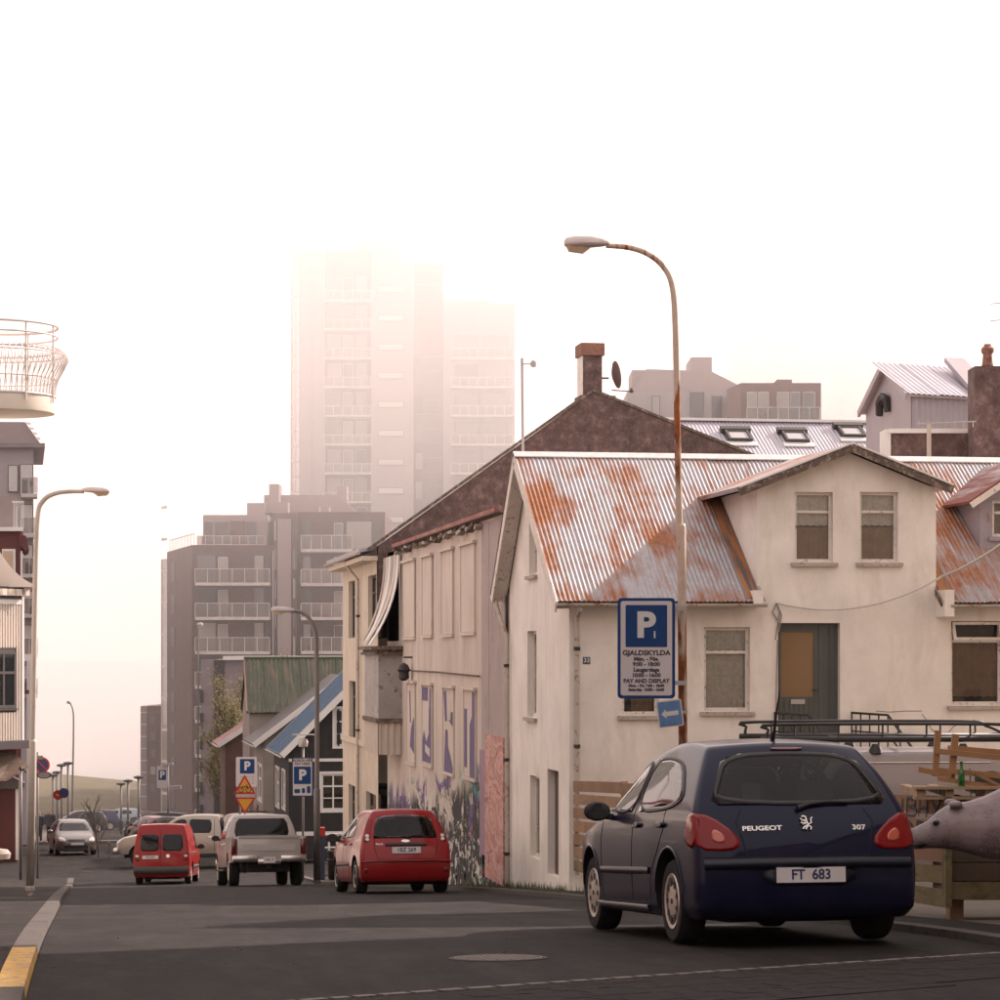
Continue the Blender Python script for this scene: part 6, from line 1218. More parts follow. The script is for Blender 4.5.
# ---------------------------------------------------------------- red hatchback further down
RED = paint('red_paint', (.23, .003, .005), .05)
def red_hatch():
    S = hatch_spec(3.93, .842, 1.47, 2.49, .68, .30, RED, .93); yr = S['yr']; S['rear'] = [yr + .10, yr + .02, yr + .0, yr + .05, yr + .12, yr + .27, yr + .45]; S['st'][-1] = (yr + .45, 1.43, .94); S['st'][-2] = (yr + .95, 1.46, .985)
    S['paint'] = RED; S['shoulder'] = .6; S['corner_crease'] = .6; p = W(396, 893, 45.6); car = carthing('hatchback', 'bright red compact hatchback parked beside the graffiti wall', 5.42, 45.9, R(2.0)); me = shell(S); pj = Proj(me)
    RW = [(-.56, .955), (.56, .955), (.52, 1.15), (.47, 1.33), (0, 1.36), (-.47, 1.33), (-.52, 1.15)]; WS = [(-.62, 1.0), (.62, 1.0), (.5, 1.32), (-.5, 1.32)]; LF = [(.95, .99), (.10, .97), (.10, 1.33), (.30, 1.34), (.62, 1.22)]; LR = [(.02, .97), (-.80, .99), (-.95, 1.03), (-.86, 1.2), (-.5, 1.34), (.02, 1.345)]
    me = cut_arches(me, S); open_windows(me, [('B', shrink(RW, .97)), ('F', shrink(WS, .95)), ('R', shrink(LF, .9)), ('R', shrink(LR, .9))]); finish_body(car, me, S); panel(pj, 'rear_window', 'B', RW, CGL, car, .006, 1); panel(pj, 'windscreen', 'F', WS, CGL, car, .006, 1)
    for md in 'LR':
        for w_ in (LF, LR): panel(pj, 'door_window', md, w_, MGL if md == 'L' else CGL, car, .005, 1)
        for ln in ([(.06, 1.33), (.06, .28)], [(1.0, .95), (1.0, .7), (.92, .28)], [(-.88, 1.0), (-.9, .78), (-.72, .45), (-.64, .28)]): strip(pj, 'door_gap', md, ln, .012, G, car, .002)
        strip(pj, 'rubbing_strip', md, [(.9, .50), (-.66, .51)], .045, BLK, car, .012)
        for y0 in (-.03, -.70): panel(pj, 'door_handle', md, [(y0 - .02, .84), (y0 - .18, .85), (y0 - .18, .88), (y0 - .02, .875)], RED, car, .022, 1, 3, .03)
    for s in (-1, 1):
        panel(pj, 'tail_lamp', 'B', [(s * .63, .90), (s * .735, .88), (s * .70, 1.05), (s * .61, 1.33), (s * .54, 1.34), (s * .585, 1.10)], TAIL, car, .010, 1, 5, .03)
        for z in (.93, .99): panel(pj, 'indicator_lens', 'B', [(s * .66 + .035 * math.cos(a), z + .03 * math.sin(a)) for a in [k * .785 for k in range(8)]], CLR, car, .016, 0, 3)
        panel(pj, 'reflector', 'B', [(s * .70 + .04 * math.cos(a), .40 + .04 * math.sin(a)) for a in [k * .785 for k in range(8)]], TAILD, car, .012, 0, 3)
    strip(pj, 'boot_gap', 'B', [(-.54, .95), (-.55, .8), (-.5, .585), (.5, .585), (.55, .8), (.54, .95)], .010, G, car, .002); strip(pj, 'plate_garnish', 'B', [(-.36, .84), (.36, .84)], .05, BLK, car, .02)
    strip(pj, 'bumper_step', 'B', [(-.78, .545), (-.4, .56), (.4, .56), (.78, .545)], .03, RED, car, .03); plate(car, pj, '1BZ 269', .745, .50, .11)
    q, n = pj.cast('B', 0, .90); mb = MB(); mb.lathe([(0, .004), (.05, .004), (.06, 0)], n=16); me_ = mb.mesh('b', CHR); me_.transform(Matrix.Diagonal((1.3, .55, 1, 1))); put('oval_badge', me_, car, WM[car] @ frame_mat(q + n * .006, (1, 0, 0), Vector((0, 0, 1)) - n * n.z))
    q, n = pj.cast('B', -.46, .85); put('badge_lettering', text_mesh('Fiesta', .055, CHR, .003), car, WM[car] @ frame_mat(q + n * .006, Vector((1, 0, 0)) - n * n.x, Vector((0, 0, 1)) - n * n.z))
    mirror(car, S, .72, .99, -1, BLK); mirror(car, S, .72, .99, 1, BLK); add_wheels(car, S, 'alloy'); lbox(car, 'underbody', DRK, -.54, .54, -1.75, 1.75, .15, .30); lbox(car, 'dashboard', flat('trim_grey', (.035, .034, .035)), -.62, .62, .85, 1.15, .7, .98, bev=.04); lbox(car, 'cabin_floor', flat('trim_grey', (.035, .034, .035)), -.68, .68, -1.6, .9, .4, .5); seats(car, (-.9, .0), 1.0)
    mb = MB(); mb.tube([pj.cast('B', *p)[0] + Vector((0, -.03, 0)) for p in ((0, .965), (.14, 1.0), (.34, 1.0))], [.02, .014, .008], 6); put('rear_wiper', mb.mesh('w', BLK), car, WM[car])
red_hatch()

# ---------------------------------------------------------------- red panel van
def red_van():
    RV = paint('van_red', (.25, .003, .004), .0); hw = .88; H = 1.83; yr, yf = -2.2, 2.2
    S = dict(st=[(yf, .72, .82), (yf - .25, .86, .95), (yf - .75, .98, 1.0), (yf - 1.15, 1.10, 1.0), (yf - 1.85, H - .10, 1.0), (yf - 2.4, H, 1.0), (-.8, H, 1.0), (-1.6, H - .01, 1.0), (yr, H - .03, .97)], lev=[.22, .30, .55, .85, 1.05, 1.45, H], sec=[(.22, .94), (.3, .98), (.55, 1.), (.85, 1.), (1.05, .98), (1.45, .92), (H, .84)], hw=hw, belt=1.05, topw=.93, axles=[yr + .82, yr + .82 + 2.68], wr=.32, arch=.375, paint=RV, front=[yf - .1, yf - .03, yf, yf - .03, yf - .06, yf - .08, yf - .1], rear=[yr + .05, yr, yr, yr + .02, yr + .04, yr + .10, yr + .18], rb=.03, rail_crease=.5, corner_crease=.6)
    p = W(160, 885, 78); car = carthing('panel_van', 'bright red small panel van driving away toward the crossing', p.x + .3, p.y + 1.8, R(-7)); car['category'] = 'van'; me = cut_arches(shell(S), S); pj = Proj(me); finish_body(car, me, S)
    panel(pj, 'rear_window', 'B', [(-.66, 1.02), (-.08, 1.02), (-.08, 1.52), (-.58, 1.52), (-.62, 1.46)], DGL, car, .006, 1); panel(pj, 'rear_window', 'B', [(.66, 1.02), (.02, 1.02), (.02, 1.52), (.58, 1.52), (.62, 1.46)], DGL, car, .006, 1)
    panel(pj, 'windscreen', 'F', [(-.68, 1.12), (.68, 1.12), (.56, 1.66), (-.56, 1.66)], DGL, car, .006, 1)
    for md in 'LR': panel(pj, 'door_window', md, [(1.02, 1.10), (.05, 1.08), (.05, 1.55), (.35, 1.58), (.6, 1.45)], DGL, car, .005, 1); strip(pj, 'door_gap', md, [(.0, 1.6), (.0, .3)], .015, G, car, .002); strip(pj, 'slide_rail', md, [(-.1, .95), (-2.0, .95)], .04, BLK, car, .006); strip(pj, 'side_moulding', md, [(1.0, .52), (-1.0, .52)], .09, BLK, car, .012)
    strip(pj, 'door_gap', 'B', [(-.03, 1.62), (-.03, .52)], .016, G, car, .002)
    for s in (-1, 1): panel(pj, 'tail_lamp', 'B', [(s * .66, .72), (s * .80, .72), (s * .80, 1.03), (s * .70, 1.03)], TAIL, car, .012, 1, 4, .03); panel(pj, 'reversing_lens', 'B', [(s * .68, .83), (s * .79, .83), (s * .79, .90), (s * .69, .90)], CLR, car, .018, 1, 3)
    strip(pj, 'bumper', 'B', [(-.82, .44), (0, .44), (.82, .44)], .22, flat('bumper_grey', (.055, .053, .052), .7), car, .05); plate(car, pj, 'VZ K41', .83, .48, .10, x=-.33)
    q, n = pj.cast('B', .2, .86); mb = MB(); mb.lathe([(0, .004), (.05, .004), (.06, 0)], n=16); put('round_badge', mb.mesh('b', CHR), car, WM[car] @ frame_mat(q + n * .006, (1, 0, 0), Vector((0, 0, 1)) - n * n.z))
    q, n = pj.cast('B', -.36, 1.27); mb = MB(); mb.lathe([(.12, 0), (.14, .004), (.17, .004), (.18, 0)], n=20); put('spare_wheel_seen_through_glass', mb.mesh('b', CHR), car, WM[car] @ frame_mat(q + n * .008, (1, 0, 0), Vector((0, 0, 1)))) if False else None
    mirror(car, S, .75, 1.12, -1, BLK); mirror(car, S, .75, 1.12, 1, BLK); add_wheels(car, S, 'cap'); lbox(car, 'underbody', DRK, -.55, .55, -2.0, 1.9, .16, .34)
red_van()

# ---------------------------------------------------------------- pickups
def pickup(name, label, x, y, yaw, col, canopy=False, platetxt='AK 7'):
    hw = 1.0; H = 1.94
    S = dict(st=[(2.9, .98, .90), (2.6, 1.15, .97), (2.0, 1.22, 1.0), (1.45, 1.28, 1.0), (.85, H - .12, 1.0), (.4, H - .02, 1.0), (-.3, H, 1.0), (-.75, H - .04, 1.0)], lev=[.50, .58, .80, 1.05, 1.24, 1.58, H], sec=[(.5, .96), (.58, .98), (.8, 1.), (1.05, .99), (1.24, .97), (1.58, .90), (H, .80)], hw=hw, belt=1.24, topw=.92, axles=[-1.75, 2.0], wr=.41, arch=.48, paint=col, front=[2.85, 2.92, 2.95, 2.93, 2.92, 2.91, 2.9], rear=[-.95, -.95, -.95, -.95, -.95, -.90, -.82], rb=.01, fb=.06, rail_crease=.5, corner_crease=.8, spoiler_crease=.7, tw=.28, inset=.02)
    car = carthing(name, label, x, y, yaw); car['category'] = 'pickup truck'; M = WM[car]; me = cut_arches(shell(S), S); pj = Proj(me); finish_body(car, me, S); car.children[-1].name = 'cab'
    # load bed
    bed = MB(); pz0, pz1 = .62, 1.30; x0 = 1.0
    for s in (-1, 1):
        n = 22; ya, ra = S['axles'][0], S['arch']; ys_ = [-.98] + [ya + ra * math.cos(R(a)) for a in range(0, 181, 12)] + [-2.92]; zs_ = [pz0] + [max(pz0, S['wr'] + .02 + ra * math.sin(R(a))) for a in range(0, 181, 12)] + [pz0]
        for (ya_, za_), (yb_, zb_) in zip(zip(ys_, zs_), zip(ys_[1:], zs_[1:])):
            if abs(ya_ - yb_) < 1e-4: continue
            bed.hexa([(s * x0, ya_, za_), (s * (x0 - .09), ya_, za_), (s * (x0 - .09), yb_, zb_), (s * x0, yb_, zb_), (s * (x0 - .015), ya_, pz1), (s * (x0 - .09), ya_, pz1), (s * (x0 - .09), yb_, pz1), (s * (x0 - .015), yb_, pz1)])
    bed.box(-.905, .905, -2.90, -.98, .70, .76); bed.box(-.905, .905, -1.04, -.98, .76, 1.28)
    b = put('load_bed', bed.mesh('bed', col), car, M); fix_normals(b)
    t = lbox(car, 'tailgate', col, -.84, .84, -2.97, -2.90, .66, 1.31, bev=.02)
    mb = MB(); mb.box(-.70, .70, -2.985, -2.97, .92, 1.10); put('tailgate_panel', mb.mesh('tp', flat('tailgate_trim', (.50, .47, .45), .35, .4)), t, M); mb = MB(); mb.box(-.80, .80, -3.0, -2.965, 1.26, 1.325); put('tailgate_lip', mb.mesh('tl', col), t, M)
    for s in (-1, 1):
        a, c = sorted((s * .84, s * 1.0)); lbox(car, 'tail_lamp', TAILD, a + .004, c - .004, -2.98, -2.86, .82, 1.25, bev=.02)
        a, c = sorted((s * .30, s * .97)); lbox(car, 'bumper_end', CHR if not canopy else col, a, c, -3.12, -2.95, .62, .80, bev=.03)
        mirror(car, S, 1.15, 1.32, s, BLK)
    lbox(car, 'bumper_step', CHR, -.31, .31, -3.08, -2.94, .56, .70, bev=.02)
    mb = MB(); mb.box(-.16, .16, -3.10, -3.085, .60, .76); po = put('number_plate', mb.mesh('p', PLW), car, M); put('lettering', text_mesh(platetxt, .10, PLB, .0015), po, M @ Matrix.Translation((0, -3.102, .68)) @ Matrix.Rotation(R(90), 4, 'X'))
    lbox(car, 'tow_hitch', DRK, -.06, .06, -3.2, -2.9, .44, .52)
    panel(pj, 'rear_window', 'B', [(-.76, 1.33), (.76, 1.33), (.68, 1.82), (-.68, 1.82)], DGL, car, .008, 1)
    panel(pj, 'windscreen', 'F', [(-.76, 1.33), (.76, 1.33), (.66, 1.80), (-.66, 1.80)], DGL, car, .006, 1)
    for md in 'LR':
        panel(pj, 'door_window', md, [(1.22, 1.30), (.34, 1.28), (.34, 1.78), (.62, 1.78), (.9, 1.62)], DGL, car, .006, 1); panel(pj, 'door_window', md, [(.24, 1.28), (-.58, 1.28), (-.58, 1.76), (.24, 1.79)], DGL, car, .006, 1)
        for ln in ([(.29, 1.8), (.29, .62)], [(1.3, 1.25), (1.28, .62)], [(-.68, 1.8), (-.70, .62)]): strip(pj, 'door_gap', md, ln, .016, G, car, .002)
        for y0 in (.42, -.45): panel(pj, 'door_handle', md, [(y0, 1.10), (y0 - .2, 1.10), (y0 - .2, 1.15), (y0, 1.15)], CHR, car, .03, 1, 3, .03)
        s = -1 if md == 'L' else 1; a, c = sorted((s * .82, s * 1.04)); lbox(car, 'side_step', BLK, a, c, -.8, 1.5, .40, .46, bev=.01)
    panel(pj, 'grille', 'F', [(-.6, .82), (.6, .82), (.6, 1.12), (-.6, 1.12)], CHR, car, .02, 1)
    for s in (-1, 1): panel(pj, 'headlamp', 'F', [(s * .66, .88), (s * .92, .88), (s * .92, 1.1), (s * .66, 1.1)], CLR, car, .02, 1)
    lbox(car, 'front_bumper', CHR, -.96, .96, 2.85, 3.05, .52, .74, bev=.04)
    if canopy:
        C = dict(st=[(-1.0, 1.92, .98), (-1.2, 1.95, 1.0), (-2.0, 1.95, 1.0), (-2.7, 1.93, 1.0), (-2.95, 1.80, .98)], lev=[1.29, 1.34, 1.5, 1.7, 1.95], sec=[(1.29, .97), (1.5, .94), (1.95, .84)], hw=1.0, belt=1.3, front=[-1.0] * 5, rear=[-2.95, -2.95, -2.93, -2.9, -2.8], rb=.02, fb=0, paint=col, rail_crease=.5, corner_crease=.6)
        cm = shell(C); cm.materials.clear(); cm.materials.append(col); cp = Proj(cm); put('canopy', cm, car, M); cm.polygons.foreach_set('use_smooth', [True] * len(cm.polygons))
        for md in 'LR': panel(cp, 'canopy_window', md, [(-1.15, 1.40), (-2.75, 1.40), (-2.65, 1.76), (-1.15, 1.76)], DGL, car, .006, 1)
        panel(cp, 'canopy_window', 'B', [(-.75, 1.40), (.75, 1.40), (.68, 1.74), (-.68, 1.74)], DGL, car, .006, 1)
        for s in (-1, 1): mb = MB(); mb.tube([(s * .72, -1.1, 1.96), (s * .72, -1.2, 2.02), (s * .72, -2.6, 2.02), (s * .72, -2.7, 1.95)], .02, 6); put('roof_rail', mb.mesh('rr', BLK), car, M)
    else:
        lbox(car, 'tool_box', BLK, -.45, .45, -1.5, -1.1, 1.1, 1.38, bev=.03)
    add_wheels(car, S, 'six', .62); lbox(car, 'chassis', DRK, -.55, .55, -2.9, 2.7, .36, .62)
PWH = paint('pearl_paint', (.42, .385, .37), .15); PBG = paint('beige_paint', (.36, .305, .26), .3)
p = W(268, 885, 68.6); pickup('pickup_truck', 'pearl white crew cab pickup with open bed seen from behind', 4.72, 70.6, R(1.5), PWH)
p = W(232, 866, 94); pickup('pickup_truck', 'beige pickup with canopy turning across the street past the red van', p.x - 1.15, 95.5, R(80), PBG, True, 'KT 3')

# ---------------------------------------------------------------- small distant cars
def far_car(label, px, py, Z, yaw, col, suv=False, front=False, group=None):
    H = 1.66 if suv else 1.46; S = hatch_spec(4.4 if suv else 4.2, .88, H, 2.6, .8, .33 if suv else .31, col, 1.0 if suv else .93, nose=.8 if suv else .66, cowl=1.08 if suv else .98); yr = S['yr']; S['rear'] = [yr + .1, yr, yr, yr + .05, yr + .12, yr + .26, yr + .42]
    p = W(px, py, Z); car = carthing('parked_car', label, p.x, p.y, yaw, group); me = cut_arches(shell(S), S); pj = Proj(me); finish_body(car, me, S); b = S['belt']; t = H - .13
    panel(pj, 'rear_window', 'B', [(-.56, b + .05), (.56, b + .05), (.48, t), (-.48, t)], DGL, car, .006, 1); panel(pj, 'windscreen', 'F', [(-.66, b + .08), (.66, b + .08), (.52, t), (-.52, t)], DGL, car, .006, 1)
    for md in 'LR': panel(pj, 'door_window', md, [(.95, b + .05), (.08, b + .03), (.08, t), (.5, t - .08)], DGL, car, .005, 1); panel(pj, 'door_window', md, [(.0, b + .03), (-1.15, b + .06), (-1.0, t - .06), (-.3, t)], DGL, car, .005, 1)
    for s in (-1, 1): panel(pj, 'tail_lamp', 'B', [(s * .58, .72), (s * .80, .72), (s * .78, .95), (s * .64, .95)], TAIL, car, .01, 1); panel(pj, 'headlamp', 'F', [(s * .45, .58), (s * .74, .60), (s * .76, .76), (s * .52, .72)], CLR, car, .01, 1)
    panel(pj, 'grille', 'F', [(-.36, .56), (.36, .56), (.38, .66), (-.38, .66)], BLK, car, .008, 1); panel(pj, 'intake', 'F', [(-.55, .30), (.55, .30), (.5, .42), (-.5, .42)], BLK, car, .008, 1)
    mb = MB(); q = pj.cast('F', 0, .48)[0]; mb.box(-.26, .26, q.y + .01, q.y + .02, .43, .53); put('number_plate', mb.mesh('p', PLW), car, WM[car])
    mirror(car, S, .78, b + .06, -1, col); mirror(car, S, .78, b + .06, 1, col); add_wheels(car, S, 'alloy'); lbox(car, 'underbody', DRK, -.55, .55, -1.9, 1.9, .16, .3); return car
SIL = paint('silver_paint', (.16, .145, .14), .4); DBL = paint('suv_blue', (.015, .022, .06), .3); LBL = paint('pale_blue_paint', (.30, .36, .42), .3); DGY = paint('dark_grey_paint', (.03, .028, .03), .3); DRD = paint('dull_red_paint', (.13, .015, .018), .2)
far_car('grey hatchback facing uphill with headlamps toward the street', 72, 850, 108, R(180 + 6), SIL)
far_car('dark blue estate car parked below the grassy mound', 91, 827, 205, R(100), DBL, True)
far_car('pale blue saloon parked beside the dark blue estate car', 120, 826, 225, R(84), LBL)
far_car('black tall car in the row beyond the beige pickup', 162, 836, 150, R(60), DGY, True)
far_car('dark low car in the row beyond the beige pickup', 168, 843, 128, R(40), DGY)
far_car('dull red car in the row beyond the beige pickup', 152, 838, 144, R(20), DRD)
far_car('black car parked half hidden at the mound foot', 78, 829, 195, R(95), DGY, True)
# ================================================================== lamps, signs, posts
rust_mat('rusty_pole', (.56, .44, .34), rust=(.34, .11, .03), lo=.465, hi=.51, metal=0, rough=.6)
mk('pale_pole', (.50, .45, .39), .6, var=.1, col2=(.36, .31, .27), s2=(6, 6, 1.5), c2scale=1)
mk('grey_pole', (.17, .155, .15), .5, .3, var=.1)
def arc(pts, n=5):
    """Catmull-Rom through points"""
    P_ = [Vector(p) for p in pts]; out = []
    for i in range(len(P_) - 1):
        a, b, c, d = P_[max(0, i - 1)], P_[i], P_[i + 1], P_[min(len(P_) - 1, i + 2)]
        for k in range(n):
            t = k / n; out.append(.5 * ((2 * b) + (c - a) * t + (2 * a - 5 * b + 4 * c - d) * t * t + (3 * b - a - 3 * c + d) * t ** 3))
    out.append(P_[-1]); return out
def lamp(name, label, pole, head, Z, r0, r1, m, hm, base_z=None, thick=None):
    P_ = [W(x, y, Z) for x, y in pole]; g = P_[0].copy(); g.z = base_z; t = thing(name, label, 'street lamp', g); pts = [g] + arc(P_); n = len(pts)
    mb = MB(); mb.tube(pts, [r0 + (r1 - r0) * i / (n - 1) for i in range(n)], 12); mb.build('pole', m, t, smooth='all')
    if thick:
        mb = MB(); a, b = g, W(*thick, Z); mb.tube([a, b, b + UP * .04], [r0 * 1.28, r0 * 1.22, r0 * 1.02], 12); mb.build('pole_sleeve', m, t, smooth='all')
    mb = MB(); mb.lathe([(r0 * 1.5, -.05), (r0 * 1.5, .01), (r0 * 1.3, .03)], g, 12); mb.build('base_plate', m, t)
    (xa, ya), (xb, yb), hh = head; A, B = W(xa, ya, Z), W(xb, yb, Z); d = (B - A); L = d.length; d.normalize(); s = d.cross(UP).normalized(); u_ = s.cross(d); vs = []; N = 12
    prof = [(0, .30, .35), (.05, .62, .8), (.25, .95, 1.), (.6, 1., 1.), (.85, .8, .75), (1., .35, .45)]
    for f, wv, hv in prof:
        for k in range(N):
            a = 2 * math.pi * k / N; cx, cz = math.cos(a), math.sin(a); cz = cz if cz > 0 else cz * .45
            vs.append(A + d * (L * f) + s * (hh * .62 * wv * (abs(cx) ** .7) * (1 if cx > 0 else -1)) + u_ * (hh * .5 * hv * cz))
    mb = MB(); mb.add(vs, [(i * N + k, i * N + (k + 1) % N, (i + 1) * N + (k + 1) % N, (i + 1) * N + k) for i in range(len(prof) - 1) for k in range(N)] + [list(range(N))[::-1], list(range((len(prof) - 1) * N, len(prof) * N))]); h = fix_normals(mb.build('lamp_head', hm, t, smooth=True))
    mb = MB(); vs = []
    for f, wv, dv in ((.04, .4, .0), (.10, .75, .28), (.42, .75, .42), (.58, .5, .1)):
        for sg in (-1, 1): vs += [A + d * (L * f) + s * (hh * .5 * wv * sg) - u_ * (hh * .12), A + d * (L * f) + s * (hh * .42 * wv * sg) - u_ * (hh * (.16 + dv))]
    mb.add(vs, [(0, 1, 3, 2), (12, 14, 15, 13)] + [q for i in range(3) for q in ((4 * i, 4 * i + 4, 4 * i + 5, 4 * i + 1), (4 * i + 2, 4 * i + 3, 4 * i + 7, 4 * i + 6), (4 * i + 1, 4 * i + 5, 4 * i + 7, 4 * i + 3))]); mb.build('lamp_lens', flat('amber_lens', (.50, .36, .24), .25), h); return t
bz = zr(29) + .062
lamp('street_lamp', 'tall rust streaked lamp post carrying the blue parking sign', [(684, 800), (681, 600), (678, 460), (675.5, 330), (672, 285), (662, 265), (646, 253), (628, 247.5), (606, 245.5)], ((564, 244), (609, 243.5), .19), 29.6, .042, .030, MATS['rusty_pole'], mk('head_white', (.62, .54, .50), .5), bz, thick=(681.5, 527))
lamp('street_lamp', 'pale slender lamp post on the left pavement by the kerb', [(30, 905), (32.5, 760), (35, 600), (37.5, 520), (43, 501), (55, 493.5), (70, 491.5), (84, 491.5)], ((110, 491.5), (82, 490.5), .15), 43, .052, .032, MATS['pale_pole'], mk('head_white', (.62, .54, .50), .5), zr(42) + .062, thick=(33, 742))
lamp('street_lamp', 'dark grey lamp post beside the pearl white pickup', [(317, 876), (317, 760), (316.5, 650), (314, 628), (306, 615), (298, 611.5), (290, 611)], ((271, 610), (294, 611), .21), 69.5, .072, .045, MATS['grey_pole'], mk('head_grey', (.42, .38, .37), .5), zr(69) + .062, thick=(317, 790))
lamp('street_lamp', 'thin far lamp post rising over the grassy mound', [(72, 800), (73, 760), (73.5, 720), (72.5, 709), (70.5, 704)], ((67, 701.5), (71, 704.5), .25), 230, .09, .05, MATS['grey_pole'], MATS['grey_pole'], zr(228))
lamp('street_lamp', 'low lamp with flat head in front of the apartment block', [(198, 700), (198.2, 640), (198.3, 628)], ((203, 624.5), (196.5, 625), .3), 170, .06, .05, MATS['grey_pole'], MATS['head_grey'], zr(168))
SB = mk('sign_blue', (.008, .045, .16), .5, var=.06, bump=0, spec=.25); SW = mk('sign_white_face', (.56, .52, .52), .5, var=.05, bump=0); SK = flat('sign_ink', (.045, .04, .05), .6); SR = mk('sign_red', (.40, .02, .02), .45, var=.05, bump=0); SY = mk('sign_yellow', (.58, .30, .02), .5, var=.05, bump=0)
def rr(F, x0, x1, z0, z1, r, t, n=5):
    out = []
    for cx, cz, a0 in ((x1 - r, z1 - r, 0), (x0 + r, z1 - r, 90), (x0 + r, z0 + r, 180), (x1 - r, z0 + r, 270)):
        for k in range(n + 1): a = R(a0 + 90 * k / n); out.append(F.P(cx + r * math.cos(a), cz + r * math.sin(a), t))
    return out
def plate_on(F, par, name, m, x0, x1, z0, z1, r, t0, t1): mb = MB(); mb.ext(rr(F, x0, x1, z0, z1, r, t0), F.n * (t1 - t0)); return mb.build(name, m, par)
def ftext(F, par, txt, size, m, u_, z, t, bold=0., xs=1., name='lettering'): return lettering(par, txt, size, m, F.P(u_, z, t), F.a, bold=bold, xscale=xs, name=name, ext=.0012)
# main parking sign
FP1 = camface(29.45); k = 29.45 / FOC; a, b, c, d = FP1.rect(617.5, 675, 598, 698.5); sg = thing('parking_sign', 'large blue and white pay parking sign with letter P and hours', 'sign', FP1.P((a + b) / 2, c))
plate_on(FP1, sg, 'sign_board', SB, a, b, c, d, .045, .0, .02); plate_on(FP1, sg, 'sign_face', SW, a + .035, b - .035, c + .035, d - .035, .03, .02, .023)
e = FP1.rect(625.5, 667, 605, 647); plate_on(FP1, sg, 'blue_square', SB, *e, .012, .023, .026); um = (e[0] + e[1]) / 2
ftext(FP1, sg, 'P', .40, WT, FP1.hit(645.5, 628)[0], FP1.hit(645, 626)[1], .028, .016, 1.05); ftext(FP1, sg, '1', .11, WT, FP1.hit(654.5, 635)[0], FP1.hit(654, 635)[1], .028, .003)
for txt, y, sz, xs in (('GJALDSKYLDA', 653, .078, 1.08), ('Mán. - Fös.', 659, .062, 1.05), ('9:00 - 18:00', 664.2, .062, 1.05), ('Laugardaga', 669.8, .062, 1.08), ('10:00 - 16:00', 675.2, .062, 1.0), ('PAY AND DISPLAY', 681, .064, 1.0), ('Mon. - Fri. 9:00 - 18:00', 685.7, .043, 1.02), ('Saturday  10:00 - 16:00', 689.7, .043, 1.02)):
    ftext(FP1, sg, txt, sz, SK, um, FP1.hit(646, y)[1], .0245, .0028, xs)
for y, x in ((608, 681), (683, 681)): p = FP1.P(*FP1.hit(678, y), -.06); mb = MB(); mb.bar(FP1.P(*FP1.hit(670, y), -.03), FP1.P(*FP1.hit(687, y), -.03), .05, .05); mb.build('clamp', MATS['galv'], sg)
FA = camface(29.35); s2 = thing('arrow_sign', 'small tilted light blue sign with white left arrow', 'sign', FA.P(*FA.hit(670, 728))); cu, cz = FA.hit(670, 713.5); rot = R(7)
FA2 = Face(FA.P(cu, 0), RGT, -FWD); Mr = Matrix.Translation(FA2.P(0, cz)) @ Matrix.Rotation(rot, 4, FWD * -1)
def rot_build(mb, name, m, par): me = mb.mesh(name, m); me.transform(Matrix.Translation(-FA2.P(0, cz))); return put(name, me, par, Mr)
mb = MB(); mb.ext(rr(FA2, -.145, .145, cz - .155, cz + .155, .02, .0), FA2.n * .01); rot_build(mb, 'sign_board', SW, s2); mb = MB(); mb.ext(rr(FA2, -.13, .13, cz - .14, cz + .14, .012, .01), FA2.n * .003); rot_build(mb, 'sign_face', mk('sign_lightblue', (.11, .22, .42), .5, var=.3, vscale=9, bump=0), s2)
mb = MB(); mb.ext([FA2.P(x, cz + z, .014) for x, z in ((-.10, 0), (-.045, .055), (-.045, .026), (.095, .026), (.095, -.026), (-.045, -.026), (-.045, -.055))], FA2.n * .003); rot_build(mb, 'arrow', WT, s2)
mb = MB(); mb.bar(FA.P(cu - .02, cz, -.02), FA.P(*FA.hit(688, 712), -.12), .03, .03); mb.build('clamp', MATS['galv'], s2)
def post(t, px, y0, Z, r, bz, m='grey_pole'): a = W(px, y0, Z); b = a.copy(); b.z = bz; mb = MB(); mb.tube([b, a], r, 8); return mb.build('post', MATS[m], t, smooth='all')
# pay here sign by the pickup
Fq = camface(76.8); a, b, c, d = Fq.rect(292, 313, 757.5, 796.5); t = thing('payment_sign', 'white pay here parking sign with blue P on thin post', 'sign', (W(303, 800, 77).x, W(303, 800, 77).y, zr(77) + .062)); post(t, 303, 745, 77, .035, zr(77) + .062)
plate_on(Fq, t, 'sign_board', SB, a, b, c, d, .05, 0, .03); plate_on(Fq, t, 'sign_face', SW, a + .03, b - .03, c + .03, d - .03, .03, .03, .034); e = Fq.rect(294, 311, 766.5, 784); plate_on(Fq, t, 'blue_square', SB, *e, .02, .034, .038); um = (a + b) / 2
ftext(Fq, t, 'P', .42, WT, um, (e[2] + e[3]) / 2, .042, .02); ftext(Fq, t, 'BORGA HÉR', .105, SK, um, Fq.hit(303, 760.5)[1], .036, .003); ftext(Fq, t, 'PAY HERE', .105, SK, um, Fq.hit(303, 763.8)[1], .036, .003)
for x0, x1, y0, y1 in ((294.5, 300, 789, 793), (302, 305, 788, 793), (307, 310.5, 786, 793)): e = Fq.rect(x0, x1, y0, y1); plate_on(Fq, t, 'pictogram', SB, *e, .03, .034, .04)
mb = MB(); p = W(303, 742, 76.9); mb.lathe([(.0, -.16), (.13, -.14), (.16, .0), (.11, .10), (0, .12)], p, 12); mb.build('sensor', MATS['galv'], t, smooth=True); mb = MB(); mb.bar(p + UP * .22 - RGT * .32, p + UP * .22 + RGT * .32, .25, .03); mb.build('solar_panel', MATS['galv'], t)
